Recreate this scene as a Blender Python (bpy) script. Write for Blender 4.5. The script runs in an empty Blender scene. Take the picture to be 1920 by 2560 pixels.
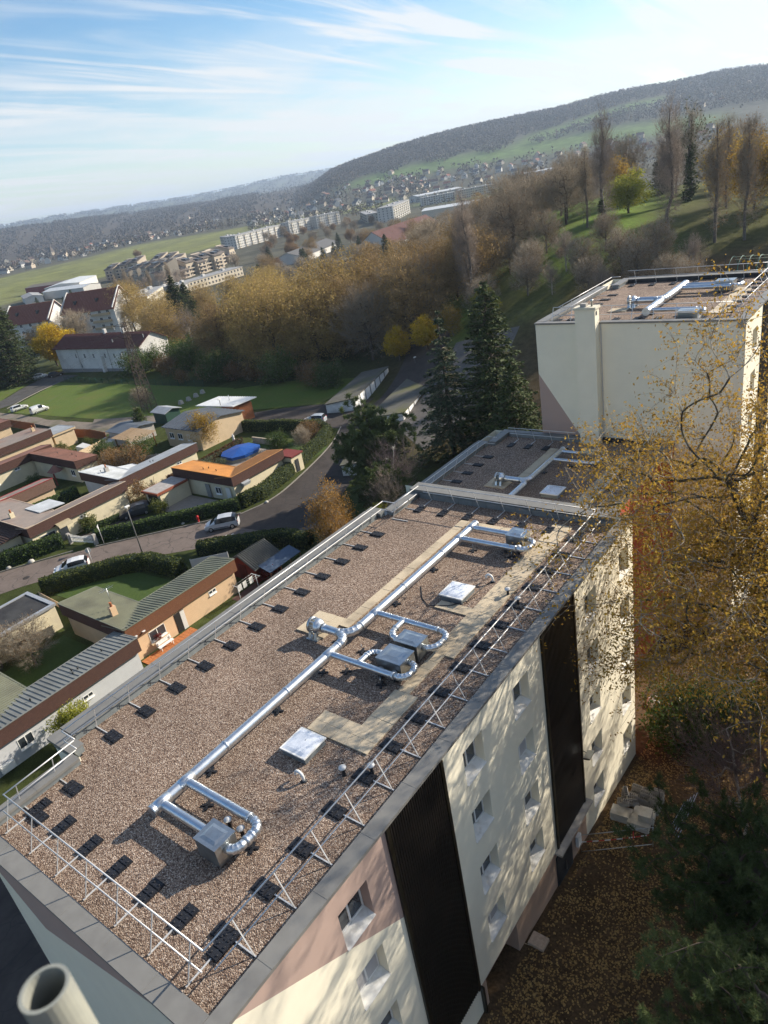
# Rooftops of an apartment estate above a valley town, late autumn, low sun.
# Axes: X across the blocks, Y along them (away from the viewer), Z up; street level is z = 0.
import bpy, bmesh, math, random
import numpy as np
from mathutils import Vector, Matrix
R = math.radians
SC = bpy.context.scene
COL = SC.collection
random.seed(11)
rng = np.random.default_rng(11)

# ------------------------------------------------------------------ camera, sky, sun, exposure
CAMZ = 37.5
cam_d = bpy.data.cameras.new('camera'); cam = bpy.data.objects.new('camera', cam_d); COL.objects.link(cam)
cam.location = (0, 0, CAMZ)
cam.rotation_euler = (1.12616832, 0.161956606, 0.637085301)
cam_d.sensor_fit = 'VERTICAL'; cam_d.sensor_height = 36.0; cam_d.sensor_width = 27.0
cam_d.lens = 1781.07 / 2560 * 36.0
cam_d.clip_start = 0.05; cam_d.clip_end = 40000
cam_d.dof.use_dof = True; cam_d.dof.focus_distance = 45.0; cam_d.dof.aperture_fstop = 6.5
SC.camera = cam
SUN_AZ, SUN_EL = R(25.5), R(26.0)          # azimuth from +Y towards +X
world = bpy.data.worlds.new('World'); SC.world = world; world.use_nodes = True
wn, wl = world.node_tree.nodes, world.node_tree.links
wn.clear()
w_out = wn.new('ShaderNodeOutputWorld'); w_bg = wn.new('ShaderNodeBackground'); w_bg.inputs[1].default_value = 0.148
sky = wn.new('ShaderNodeTexSky'); sky.sky_type = 'NISHITA'; sky.sun_disc = False
sky.sun_elevation = SUN_EL; sky.sun_rotation = SUN_AZ
sky.altitude = 300; sky.air_density = 1.0; sky.dust_density = 0.35; sky.ozone_density = 1.6
tc = wn.new('ShaderNodeTexCoord'); sep = wn.new('ShaderNodeSeparateXYZ'); wl.new(tc.outputs['Generated'], sep.inputs[0])
# cirrus on a flat cloud deck: project the view direction onto a plane overhead
mx = wn.new('ShaderNodeMath'); mx.operation = 'MAXIMUM'; mx.inputs[1].default_value = 0.015; wl.new(sep.outputs[2], mx.inputs[0])
ad = wn.new('ShaderNodeMath'); ad.operation = 'ADD'; ad.inputs[1].default_value = 0.10; wl.new(mx.outputs[0], ad.inputs[0])
dv = wn.new('ShaderNodeVectorMath'); dv.operation = 'DIVIDE'
cb = wn.new('ShaderNodeCombineXYZ')
for i in range(3): wl.new(ad.outputs[0], cb.inputs[i])
wl.new(tc.outputs['Generated'], dv.inputs[0]); wl.new(cb.outputs[0], dv.inputs[1])
def w_noise(rot, scl, scale, det, dist, lo, hi, rough=0.55):
    m = wn.new('ShaderNodeMapping'); m.inputs['Rotation'].default_value = (0, 0, rot); m.inputs['Scale'].default_value = scl
    n = wn.new('ShaderNodeTexNoise'); n.inputs['Scale'].default_value = scale; n.inputs['Detail'].default_value = det
    n.inputs['Roughness'].default_value = rough; n.inputs['Distortion'].default_value = dist
    r = wn.new('ShaderNodeMapRange'); r.inputs[1].default_value = lo; r.inputs[2].default_value = hi; r.clamp = True
    r.interpolation_type = 'SMOOTHSTEP'
    wl.new(dv.outputs[0], m.inputs[0]); wl.new(m.outputs[0], n.inputs[0]); wl.new(n.outputs[0], r.inputs[0])
    return r.outputs[0]
c1 = w_noise(R(-62), (1.0, 0.13, 1), 2.6, 10, 0.9, 0.43, 0.62)      # long streaks
c2 = w_noise(R(-35), (1.0, 0.30, 1), 0.55, 4, 0.4, 0.36, 0.60)     # patches they come in
c3 = w_noise(R(20), (1.0, 0.9, 1), 0.85, 7, 0.3, 0.44, 0.66, 0.6)  # low puffs
def w_math(op, a, b):
    n = wn.new('ShaderNodeMath'); n.operation = op
    for i, x in enumerate((a, b)):
        if isinstance(x, (int, float)): n.inputs[i].default_value = x
        else: wl.new(x, n.inputs[i])
    return n.outputs[0]
hzr = wn.new('ShaderNodeMapRange'); hzr.inputs[1].default_value = 0.0; hzr.inputs[2].default_value = 0.26; hzr.inputs[3].default_value = 1.0; hzr.inputs[4].default_value = 0.0
hzr.interpolation_type = 'SMOOTHSTEP'; wl.new(sep.outputs[2], hzr.inputs[0])
streak = w_math('MULTIPLY', c1, w_math('ADD', w_math('MULTIPLY', c2, 0.85), 0.15))
low = w_math('MULTIPLY', hzr.outputs[0], w_math('ADD', w_math('MULTIPLY', c3, 0.55), 0.30))
mask = w_math('MINIMUM', w_math('ADD', w_math('MULTIPLY', streak, 0.95), low), 0.88)
mix = wn.new('ShaderNodeMix'); mix.data_type = 'RGBA'
mix.inputs[7].default_value = (3.4, 3.42, 3.42, 1)
sat = wn.new('ShaderNodeHueSaturation'); sat.inputs['Saturation'].default_value = 1.34; sat.inputs['Value'].default_value = 0.58
wl.new(sky.outputs[0], sat.inputs['Color'])
wl.new(mask, mix.inputs[0]); wl.new(sat.outputs[0], mix.inputs[6]); wl.new(mix.outputs[2], w_bg.inputs[0]); wl.new(w_bg.outputs[0], w_out.inputs[0])
sun_d = bpy.data.lights.new('sun', 'SUN'); sun = bpy.data.objects.new('sun', sun_d); COL.objects.link(sun)
sun_d.energy = 5.0; sun_d.angle = R(0.53); sun_d.color = (1.0, 0.90, 0.76)
SUN_DIR = Vector((math.sin(SUN_AZ) * math.cos(SUN_EL), math.cos(SUN_AZ) * math.cos(SUN_EL), math.sin(SUN_EL)))
sun.rotation_euler = SUN_DIR.to_track_quat('Z', 'Y').to_euler(); sun.location = SUN_DIR * 400
SC.view_settings.view_transform = 'Standard'; SC.view_settings.look = 'None'
SC.view_settings.exposure = 0.92; SC.view_settings.gamma = 1.0; SC.view_settings.use_curve_mapping = False
SC.render.engine = 'CYCLES'
SC.cycles.use_denoising = True
SC.cycles.denoising_prefilter = 'ACCURATE'; SC.cycles.denoising_input_passes = 'RGB_ALBEDO_NORMAL'
SC.cycles.max_bounces = 6; SC.cycles.diffuse_bounces = 3; SC.cycles.glossy_bounces = 3; SC.cycles.transparent_max_bounces = 6
SC.cycles.volume_bounces = 0; SC.cycles.caustics_reflective = False; SC.cycles.caustics_refractive = False
SC.cycles.use_adaptive_sampling = True; SC.cycles.adaptive_threshold = 0.02

# ------------------------------------------------------------------ helpers
def sstep(a, b, x):
    t = np.clip((np.asarray(x, float) - a) / (b - a), 0, 1); return t * t * (3 - 2 * t)

MATS = {}
def mat(name, col, rough=0.8, metal=0.0, var=0.12, scale=3.0, col2=None, bump=0.0, bscale=30.0, spec=0.3, stretch=None, dirt=None, dscale=0.6):
    """Principled material: two tones mixed by fractal noise, optional second larger stain, optional bump."""
    if name in MATS: return MATS[name]
    m = bpy.data.materials.new(name); m.use_nodes = True; MATS[name] = m
    n, l = m.node_tree.nodes, m.node_tree.links
    b = n['Principled BSDF']; b.inputs['Roughness'].default_value = rough; b.inputs['Metallic'].default_value = metal
    b.inputs['Specular IOR Level'].default_value = spec
    g = n.new('ShaderNodeNewGeometry')
    src = g.outputs['Position']
    if stretch:
        mp = n.new('ShaderNodeMapping'); mp.inputs['Scale'].default_value = stretch; l.new(src, mp.inputs[0]); src = mp.outputs[0]
    t = n.new('ShaderNodeTexNoise'); t.inputs['Scale'].default_value = scale; t.inputs['Detail'].default_value = 6; t.inputs['Roughness'].default_value = 0.62
    l.new(src, t.inputs[0])
    r = n.new('ShaderNodeMapRange'); r.inputs[1].default_value = 0.3; r.inputs[2].default_value = 0.7; l.new(t.outputs[0], r.inputs[0])
    x = n.new('ShaderNodeMix'); x.data_type = 'RGBA'
    if col2 is None:
        ca = tuple(min(1, c * (1 - var)) for c in col); cbb = tuple(min(1, c * (1 + var)) for c in col)
    else: ca, cbb = col, col2
    x.inputs[6].default_value = (*ca, 1); x.inputs[7].default_value = (*cbb, 1)
    l.new(r.outputs[0], x.inputs[0]); out = x.outputs[2]
    if dirt:
        t2 = n.new('ShaderNodeTexNoise'); t2.inputs['Scale'].default_value = dscale; t2.inputs['Detail'].default_value = 5; l.new(g.outputs['Position'], t2.inputs[0])
        r2 = n.new('ShaderNodeMapRange'); r2.inputs[1].default_value = 0.48; r2.inputs[2].default_value = 0.72; r2.inputs[4].default_value = 0.8; l.new(t2.outputs[0], r2.inputs[0])
        x2 = n.new('ShaderNodeMix'); x2.data_type = 'RGBA'; x2.inputs[7].default_value = (*dirt, 1)
        l.new(r2.outputs[0], x2.inputs[0]); l.new(out, x2.inputs[6]); out = x2.outputs[2]
    l.new(out, b.inputs['Base Color'])
    if bump:
        t3 = n.new('ShaderNodeTexNoise'); t3.inputs['Scale'].default_value = bscale; t3.inputs['Detail'].default_value = 4; l.new(g.outputs['Position'], t3.inputs[0])
        bp = n.new('ShaderNodeBump'); bp.inputs['Strength'].default_value = bump; bp.inputs['Distance'].default_value = 0.02
        l.new(t3.outputs[0], bp.inputs['Height']); l.new(bp.outputs[0], b.inputs['Normal'])
    return m

def leafmat(name, c1, c2, rough=0.75, trans=0.35, scale=0.5):
    """Leaves: colour varies leaf by leaf (random per island) and in drifts; thin and a little translucent."""
    if name in MATS: return MATS[name]
    m = bpy.data.materials.new(name); m.use_nodes = True; MATS[name] = m
    n, l = m.node_tree.nodes, m.node_tree.links
    b = n['Principled BSDF']; b.inputs['Roughness'].default_value = rough; b.inputs['Specular IOR Level'].default_value = 0.15
    g = n.new('ShaderNodeNewGeometry'); oi = n.new('ShaderNodeObjectInfo')
    t = n.new('ShaderNodeTexNoise'); t.inputs['Scale'].default_value = scale; t.inputs['Detail'].default_value = 2; l.new(g.outputs['Position'], t.inputs[0])
    a = n.new('ShaderNodeMath'); a.operation = 'ADD'; l.new(g.outputs['Random Per Island'], a.inputs[0]); l.new(t.outputs[0], a.inputs[1])
    a2 = n.new('ShaderNodeMath'); a2.operation = 'MULTIPLY_ADD'; a2.inputs[1].default_value = 0.55; l.new(a.outputs[0], a2.inputs[0])
    o2 = n.new('ShaderNodeMath'); o2.operation = 'MULTIPLY_ADD'; o2.inputs[1].default_value = 0.5; o2.inputs[2].default_value = -0.3; l.new(oi.outputs['Random'], o2.inputs[0]); l.new(o2.outputs[0], a2.inputs[2])
    x = n.new('ShaderNodeMix'); x.data_type = 'RGBA'; x.inputs[6].default_value = (*c1, 1); x.inputs[7].default_value = (*c2, 1)
    l.new(a2.outputs[0], x.inputs[0]); l.new(x.outputs[2], b.inputs['Base Color'])
    if trans:
        tr = n.new('ShaderNodeBsdfTranslucent'); ms = n.new('ShaderNodeMixShader'); ms.inputs[0].default_value = trans
        l.new(x.outputs[2], tr.inputs[0]); l.new(b.outputs[0], ms.inputs[1]); l.new(tr.outputs[0], ms.inputs[2])
        l.new(ms.outputs[0], n['Material Output'].inputs[0])
    return m

class MB:
    """Collects shapes in world coordinates; build() links them as one mesh object."""
    def __init__(s): s.v = []; s.f = []; s.m = []; s.s = []; s.mi = 0
    def poly(s, pts, smooth=False):
        k = len(s.v); s.v += [tuple(p) for p in pts]; s.f.append(tuple(range(k, k + len(pts)))); s.m.append(s.mi); s.s.append(smooth); return s
    def hexa(s, p):
        k = len(s.v); s.v += [tuple(q) for q in p]
        for q in ((3, 2, 1, 0), (4, 5, 6, 7), (0, 1, 5, 4), (1, 2, 6, 5), (2, 3, 7, 6), (3, 0, 4, 7)):
            s.f.append(tuple(k + i for i in q)); s.m.append(s.mi); s.s.append(False)
        return s
    def box(s, x0, x1, y0, y1, z0, z1):
        return s.hexa([(x0, y0, z0), (x1, y0, z0), (x1, y1, z0), (x0, y1, z0), (x0, y0, z1), (x1, y0, z1), (x1, y1, z1), (x0, y1, z1)])
    def obox(s, c, d, w, h, L=None, z0=None):
        """box centred at c (x,y), length L along direction d (x,y), width w, from z0 to z0+h"""
        d = Vector((d[0], d[1])).normalized(); n = Vector((-d.y, d.x)); c = Vector((c[0], c[1]))
        a, b = d * L / 2, n * w / 2
        q = [c - a - b, c + a - b, c + a + b, c - a + b]
        return s.hexa([(p.x, p.y, z0) for p in q] + [(p.x, p.y, z0 + h) for p in q])
    def beam(s, p, q, w, h=None):
        h = h or w; p, q = Vector(p), Vector(q); d = (q - p).normalized()
        u = d.cross(Vector((0, 0, 1)));
        if u.length < 1e-4: u = Vector((1, 0, 0))
        u.normalize(); v = u.cross(d); u, v = u * w / 2, v * h / 2
        return s.hexa([p - u - v, p + u - v, p + u + v, p - u + v, q - u - v, q + u - v, q + u + v, q - u + v])
    def prism(s, pts, z0, z1):
        n = len(pts); k = len(s.v)
        g0 = z0 if callable(z0) else (lambda x, y: z0); g1 = z1 if callable(z1) else (lambda x, y: z1)
        s.v += [(x, y, g0(x, y)) for x, y in pts] + [(x, y, g1(x, y)) for x, y in pts]
        ar = sum(pts[i][0] * pts[(i + 1) % n][1] - pts[(i + 1) % n][0] * pts[i][1] for i in range(n))
        o = range(n) if ar > 0 else range(n - 1, -1, -1); o = list(o)
        s.f.append(tuple(k + n + i for i in o)); s.f.append(tuple(k + i for i in reversed(o)))
        for j in range(n):
            a, b = o[j], o[(j + 1) % n]; s.f.append((k + a, k + b, k + n + b, k + n + a))
        s.m += [s.mi] * (n + 2); s.s += [False] * (n + 2); return s
    def tube(s, path, r, n=10, cap=True, smooth=True):
        path = [Vector(p) for p in path]; N = len(path); rs = r if hasattr(r, '__len__') else [r] * N
        k = len(s.v); u = None
        for i, p in enumerate(path):
            d = (path[min(i + 1, N - 1)] - path[max(i - 1, 0)]).normalized()
            if u is None:
                u = d.cross(Vector((0, 0, 1)))
                if u.length < 1e-3: u = d.cross(Vector((1, 0, 0)))
            else: u = u - d * u.dot(d)
            u.normalize(); v = d.cross(u)
            for j in range(n):
                a = 2 * math.pi * j / n; q = p + (u * math.cos(a) + v * math.sin(a)) * rs[i]; s.v.append(tuple(q))
        for i in range(N - 1):
            for j in range(n):
                a, b = k + i * n + j, k + i * n + (j + 1) % n
                s.f.append((a, b, b + n, a + n)); s.m.append(s.mi); s.s.append(smooth)
        if cap:
            s.f.append(tuple(k + j for j in reversed(range(n)))); s.f.append(tuple(k + (N - 1) * n + j for j in range(n))); s.m += [s.mi] * 2; s.s += [False] * 2
        return s
    def lathe(s, c, prof, n=16):
        k = len(s.v)
        for r, z in prof:
            for j in range(n):
                a = 2 * math.pi * j / n; s.v.append((c[0] + r * math.cos(a), c[1] + r * math.sin(a), c[2] + z))
        for i in range(len(prof) - 1):
            for j in range(n):
                a, b = k + i * n + j, k + i * n + (j + 1) % n
                s.f.append((a, b, b + n, a + n)); s.m.append(s.mi); s.s.append(True)
        s.f.append(tuple(k + j for j in reversed(range(n)))); s.f.append(tuple(k + (len(prof) - 1) * n + j for j in range(n))); s.m += [s.mi] * 2; s.s += [False] * 2
        return s
    def mesh(s, name, mats, org=(0, 0, 0)):
        me = bpy.data.meshes.new(name)
        v = np.array(s.v, float) - np.array(org, float)
        me.from_pydata(v.tolist(), [], s.f)
        for m in (mats if isinstance(mats, (list, tuple)) else [mats]): me.materials.append(m)
        me.polygons.foreach_set('material_index', s.m); me.polygons.foreach_set('use_smooth', s.s); me.update()
        return me
    def build(s, name, mats, parent=None, org=None):
        """as a part: mesh coordinates relative to its thing; at top level: relative to org"""
        if parent is not None: o_ = wloc(parent)
        else: o_ = org if org is not None else base_of(s.v)
        ob = bpy.data.objects.new(name, s.mesh(name, mats, o_)); COL.objects.link(ob)
        if parent is not None: ob.parent = parent
        else: ob.location = o_
        return ob

WL = {}
def wloc(o): return WL.get(o.name, tuple(o.location)) if o.parent is None else wloc(o.parent)
def base_of(v):
    a = np.array(v, float); lo, hi = a.min(0), a.max(0); return ((lo[0] + hi[0]) / 2, (lo[1] + hi[1]) / 2, lo[2])
def tag(o, label=None, cat=None, group=None, kind=None):
    if label: o['label'] = label
    if cat: o['category'] = cat
    if group: o['group'] = group
    if kind: o['kind'] = kind
    return o
def thing(name, loc, label, cat, group=None):
    o = bpy.data.objects.new(name, None); COL.objects.link(o); o.location = loc; o.empty_display_size = 0.3
    return tag(o, label, cat, group)
def inst(me, name, loc, parent=None, rot=None, scale=None):
    """an object on shared mesh data; loc is in world coordinates"""
    o = bpy.data.objects.new(name, me); COL.objects.link(o)
    if parent is not None:
        p = wloc(parent); o.parent = parent; o.location = (loc[0] - p[0], loc[1] - p[1], loc[2] - p[2])
    else: o.location = loc
    if rot is not None: o.rotation_euler = rot if hasattr(rot, '__len__') else (0, 0, rot)
    if scale is not None: o.scale = scale if hasattr(scale, '__len__') else (scale,) * 3
    return o
def copy_thing(o, loc, rotz=0, label=None, scale=None):
    c = o.copy(); COL.objects.link(c); c.location = loc; c.rotation_euler = (0, 0, rotz)
    if scale is not None: c.scale = scale if hasattr(scale, '__len__') else (scale,) * 3
    if label: c['label'] = label
    for ch in list(o.children):
        d = ch.copy(); COL.objects.link(d); d.parent = c
        for g in list(ch.children):
            e = g.copy(); COL.objects.link(e); e.parent = d
    return c
def np_mesh(name, V, F, mats, midx=None):
    """fast mesh from numpy: F is (M,3) or (M,4)"""
    me = bpy.data.meshes.new(name); V = np.ascontiguousarray(V, np.float32); F = np.ascontiguousarray(F, np.int32)
    k = F.shape[1]; me.vertices.add(len(V)); me.vertices.foreach_set('co', V.ravel())
    me.loops.add(F.size); me.loops.foreach_set('vertex_index', F.ravel())
    me.polygons.add(len(F)); me.polygons.foreach_set('loop_start', np.arange(0, F.size, k, dtype=np.int32))
    for m in (mats if isinstance(mats, (list, tuple)) else [mats]): me.materials.append(m)
    if midx is not None: me.polygons.foreach_set('material_index', np.asarray(midx, np.int32))
    me.update(calc_edges=True); me.validate()
    return me

# ------------------------------------------------------------------ the lie of the land
def hump(az, pts):
    return np.interp(az, [p[0] for p in pts], [p[1] for p in pts])
RIDGE = [(-40, 70), (0, 80), (11.2, 87), (13.7, 97), (16.7, 95), (19.1, 101), (21.4, 97), (24.2, 84), (28.1, 78), (32.1, 72), (35.1, 63), (38.3, 43), (41.4, 17), (43, 6), (46, 0), (110, 0)]
FARH = [(-40, 120), (30, 120), (41.4, 115), (44, 125), (47.5, 102), (50.9, 94), (55.6, 112), (60, 130), (63.3, 130), (80, 130), (110, 130)]
MIDH = [(-40, -40), (30, -40), (40, -12), (44.1, -1), (51, 11), (55.7, 18), (60.1, 34), (63.3, 39), (75, 45), (110, 45)]
def ground(x, y):
    x = np.asarray(x, float); y = np.asarray(y, float)
    r = np.hypot(x, y) + 1e-6; az = np.degrees(np.arctan2(-x, y))
    base = np.interp(x, [-5000, -420, -230, -150, -110, -48, -26, -13, 60, 400], [-13, -12, -3.0, -1.2, 0, 0, 3.0, 6.6, 8.0, 12])
    right = sstep(-48, -14, x); base = base + right * (-0.10 * (np.clip(y, 0, 60) - 24))
    # land beyond the garages falls to the valley, the park to the right climbs
    base = base - 1.2 * sstep(80, 105, y) * sstep(-60, -95, x) * sstep(200, 120, r)
    park = 19.0 * sstep(44, 20, az) * sstep(75, 178, r) * (1 - sstep(240, 520, r))
    drop = -10.0 * sstep(260, 540, r) * sstep(-420, -100, x)
    drop2 = -22.0 * sstep(260, 600, r) * sstep(-100, 60, x)
    z = base + park + drop + drop2
    # far relief
    rh = hump(az, RIDGE); mh = hump(az, MIDH); fh = hump(az, FARH)
    und = 6 * np.sin(x * 0.0021 + 1.0) * np.cos(y * 0.0017) + 3 * np.sin(x * 0.006 + y * 0.004)
    z = z + und * sstep(1500, 2600, r)
    z = z + (rh + 53.5) * sstep(0, 30, rh) * sstep(1250, 2900, r) ** 0.85
    z = z + (mh + 50) * sstep(1900, 3600, r) * (1 - sstep(0, 30, rh))
    t = sstep(5200, 8200, r); z = z * (1 - t) + (CAMZ + fh) * t
    return z
def gz(x, y): return float(ground(x, y))
# ------------------------------------------------------------------ ground sheet
def build_ground():
    az = np.radians(np.concatenate([np.arange(-20, 80, 0.5), np.arange(80, 340, 2.5)]))
    rr = np.concatenate([[0.5, 3], np.geomspace(5, 260, 100), np.geomspace(268, 14000, 110)])
    A, Q = np.meshgrid(az, rr); X = -np.sin(A) * Q; Y = np.cos(A) * Q
    Z = ground(X, Y); nA = len(az); nR = len(rr)
    V = np.stack([X, Y, Z], -1).reshape(-1, 3)
    i, j = np.meshgrid(np.arange(nR - 1), np.arange(nA), indexing='ij'); j2 = (j + 1) % nA
    F = np.stack([i * nA + j, (i + 1) * nA + j, (i + 1) * nA + j2, i * nA + j2], -1).reshape(-1, 4)[:, ::-1]
    m = bpy.data.materials.new('ground_cover'); m.use_nodes = True
    me = np_mesh('ground', V, F, m)
    me.polygons.foreach_set('use_smooth', np.ones(len(F), bool))
    # what grows or lies where, as a colour attribute
    x, y = V[:, 0], V[:, 1]; r = np.hypot(x, y); azd = np.degrees(np.arctan2(-x, y))
    def C(c): return np.array(c)[None, :]
    lawn, dark, litter, earth, mead, wood, town = C((.10, .155, .024)), C((.050, .062, .020)), C((.085, .056, .032)), C((.10, .072, .05)), C((.17, .18, .060)), C((.075, .062, .048)), C((.085, .082, .060))
    def mixc(c, d, t): return c * (1 - t[:, None]) + d * t[:, None]
    col = np.repeat(dark, len(V), 0)
    col = mixc(col, litter, sstep(-30, -18, x) * sstep(75, 60, y))
    nz = np.sin(x * .19 + 1.3 * np.sin(y * .13)) * np.cos(y * .17 + x * .05)
    park = sstep(37, 31, azd) * sstep(120, 150, r) * sstep(330, 260, r) * (0.25 + 0.75 * np.clip(np.exp(-((azd - 22.5) / 5.0) ** 2) * 1.3 + np.exp(-((azd - 33) / 3.0) ** 2) * .7, 0, 1))
    col = mixc(col, C((.070, .055, .030)), sstep(42, 36, azd) * sstep(85, 100, r) * sstep(420, 300, r))
    col = mixc(col, lawn, park * (0.65 + 0.35 * sstep(-.3, .4, nz)))
    col = mixc(col, litter, sstep(30, 20, azd) * sstep(152, 140, r) * sstep(70, 85, r))
    col = mixc(col, town, sstep(240, 420, r))
    # valley meadow: a long tongue of grass from the left edge to the slabs of flats
    md = sstep(35.5, 38, azd) * (sstep(820, 860, r) * sstep(1420, 1380, r))
    left = sstep(47, 50, azd)
    near_edge = np.interp(azd, [40, 48, 52, 58, 70], [1250, 1010, 930, 800, 640]); far_edge = np.interp(azd, [40, 46, 50, 55, 60, 66], [1450, 1500, 1560, 1640, 1420, 1300])
    md = sstep(0, 40, r - near_edge) * sstep(0, 60, far_edge - r) * sstep(34, 37, azd)
    col = mixc(col, mead, md * (0.86 + 0.14 * np.sin(r * .02 + azd)))
    wd = sstep(1900, 2300, r); col = mixc(col, wood, wd)
    # pasture strips on the foot of the ridge
    rh = hump(azd, RIDGE)
    p1 = sstep(12, 16, azd) * sstep(41, 37, azd) * np.exp(-((r - (1790 + 7 * (azd - 25))) / 95.0) ** 2) * 1.5
    p2 = sstep(16, 18, azd) * sstep(28, 25, azd) * np.exp(-((r - 2150 + 30 * (azd - 20)) / 80.0) ** 2) * 1.2
    col = mixc(col, C((.10, .15, .045)), np.clip(p1 + p2, 0, 1))
    p3 = sstep(20, 22, azd) * sstep(36, 32, azd) * np.exp(-((r - 1130) / 60.0) ** 2) * 1.4
    col = mixc(col, C((.10, .15, .04)), np.clip(p3, 0, 1))
    # fields on the far hills
    fh = sstep(5200, 6500, r) * (0.25 + 0.4 * sstep(.1, .5, np.sin(azd * 3.1 + r * .0015) * np.sin(r * .0031)))
    col = mixc(col, C((.11, .13, .075)), fh)
    ca = me.color_attributes.new('cover', 'FLOAT_COLOR', 'POINT')
    ca.data.foreach_set('color', np.concatenate([col, np.ones((len(V), 1))], 1).astype(np.float32).ravel())
    n, l = m.node_tree.nodes, m.node_tree.links; b = n['Principled BSDF']; b.inputs['Roughness'].default_value = 0.95; b.inputs['Specular IOR Level'].default_value = 0.05
    at = n.new('ShaderNodeAttribute'); at.attribute_name = 'cover'; g = n.new('ShaderNodeNewGeometry')
    cur = at.outputs['Color']
    for sc_, lo, hi in ((0.05, .72, 1.25), (0.9, .75, 1.25), (9.0, .6, 1.4)):
        t = n.new('ShaderNodeTexNoise'); t.inputs['Scale'].default_value = sc_; t.inputs['Detail'].default_value = 5; l.new(g.outputs['Position'], t.inputs[0])
        q = n.new('ShaderNodeMapRange'); q.inputs[1].default_value = .3; q.inputs[2].default_value = .7; q.inputs[3].default_value = lo; q.inputs[4].default_value = hi; l.new(t.outputs[0], q.inputs[0])
        x_ = n.new('ShaderNodeVectorMath'); x_.operation = 'SCALE'; l.new(cur, x_.inputs[0]); l.new(q.outputs[0], x_.inputs['Scale']); cur = x_.outputs[0]
    l.new(cur, b.inputs['Base Color'])
    o = bpy.data.objects.new('ground', me); COL.objects.link(o); tag(o, kind='structure'); return o
build_ground()

# ------------------------------------------------------------------ roads, paths, lawns: draped sheets
def resample(pts, step):
    pts = [np.array(p, float) for p in pts]; out = [pts[0]]
    for a, b in zip(pts[:-1], pts[1:]):
        n = max(1, int(np.linalg.norm(b - a) / step))
        out += [a + (b - a) * k / n for k in range(1, n + 1)]
    return np.array(out)
def smooth_line(pts, k=2):
    p = np.array(pts, float)
    for _ in range(k):
        q = [p[0]]
        for a, b in zip(p[:-1], p[1:]): q += [a * .75 + b * .25, a * .25 + b * .75]
        q.append(p[-1]); p = np.array(q)
    return p
def ribbon(name, left, right, m, lift, step=3.0, across=3, kind='structure', rough_edge=0.0):
    L = smooth_line(left); Q = smooth_line(right)
    def par(p, n):
        d = np.concatenate([[0], np.cumsum(np.linalg.norm(np.diff(p, axis=0), axis=1))]); t = np.linspace(0, d[-1], n)
        return np.stack([np.interp(t, d, p[:, 0]), np.interp(t, d, p[:, 1])], 1)
    n = max(3, int(np.linalg.norm(np.diff(L, axis=0), axis=1).sum() / step)); L, Q = par(L, n), par(Q, n)
    if rough_edge:
        L = L + rng.normal(0, rough_edge, L.shape); Q = Q + rng.normal(0, rough_edge, Q.shape)
    t = np.linspace(0, 1, across + 1)
    P = L[:, None, :] * (1 - t)[None, :, None] + Q[:, None, :] * t[None, :, None]
    Z = ground(P[..., 0], P[..., 1]) + lift
    V = np.concatenate([P, Z[..., None]], -1).reshape(-1, 3); k = across + 1
    i, j = np.meshgrid(np.arange(n - 1), np.arange(across), indexing='ij')
    F = np.stack([i * k + j, i * k + j + 1, (i + 1) * k + j + 1, (i + 1) * k + j], -1).reshape(-1, 4)
    v = V[F[0]]; nrm = np.cross(v[1] - v[0], v[2] - v[0])
    if nrm[2] < 0: F = F[:, ::-1]
    o = bpy.data.objects.new(name, np_mesh(name, V, F, m)); COL.objects.link(o)
    if kind: tag(o, kind=kind)
    return o
def asphalt(name, c, c2, crack=True):
    m = mat(name, c, 0.9, 0, 0.1, 1.6, col2=c2, bump=0.25, bscale=60, dirt=tuple(x * 0.72 for x in c), dscale=0.35)
    if crack and not m.get('ck'):
        m['ck'] = 1; n, l = m.node_tree.nodes, m.node_tree.links; b = n['Principled BSDF']
        src = b.inputs['Base Color'].links[0].from_socket
        g = n.new('ShaderNodeNewGeometry'); w_ = n.new('ShaderNodeTexNoise'); w_.inputs['Scale'].default_value = 0.9; l.new(g.outputs['Position'], w_.inputs[0])
        av = n.new('ShaderNodeVectorMath'); av.operation = 'MULTIPLY_ADD'; av.inputs[1].default_value = (1.6, 1.6, 0); l.new(w_.outputs['Color'], av.inputs[0]); l.new(g.outputs['Position'], av.inputs[2])
        v = n.new('ShaderNodeTexVoronoi'); v.feature = 'DISTANCE_TO_EDGE'; v.inputs['Scale'].default_value = 0.33; l.new(av.outputs[0], v.inputs[0])
        q = n.new('ShaderNodeMapRange'); q.inputs[1].default_value = 0.004; q.inputs[2].default_value = 0.022; q.inputs[3].default_value = 0.55; q.inputs[4].default_value = 0; l.new(v.outputs[0], q.inputs[0])
        x = n.new('ShaderNodeMix'); x.data_type = 'RGBA'; x.inputs[7].default_value = (.02, .02, .02, 1); l.new(q.outputs[0], x.inputs[0]); l.new(src, x.inputs[6]); l.new(x.outputs[2], b.inputs['Base Color'])
    return m
ROAD = asphalt('road_asphalt', (.13, .103, .088), (.165, .133, .115)); PARK = asphalt('dark_asphalt', (.040, .033, .030), (.060, .050, .044))
DIRT = mat('dirt_track', (.15, .125, .10), .95, 0, .2, 1.2, col2=(.21, .175, .14), bump=.3, bscale=20, dirt=(.08, .085, .045), dscale=.25)
LAWN = mat('lawn_grass', (.055, .092, .009), .95, 0, .3, 2.5, col2=(.092, .13, .014), bump=.5, bscale=40, dirt=(.10, .105, .018), dscale=.2)
DLAWN = mat('garden_grass', (.036, .066, .012), .95, 0, .3, 3, col2=(.058, .092, .018), bump=.5, bscale=40)
PAVE = mat('paving_grey', (.26, .23, .20), .85, 0, .12, 2.0, bump=.2)
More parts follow.
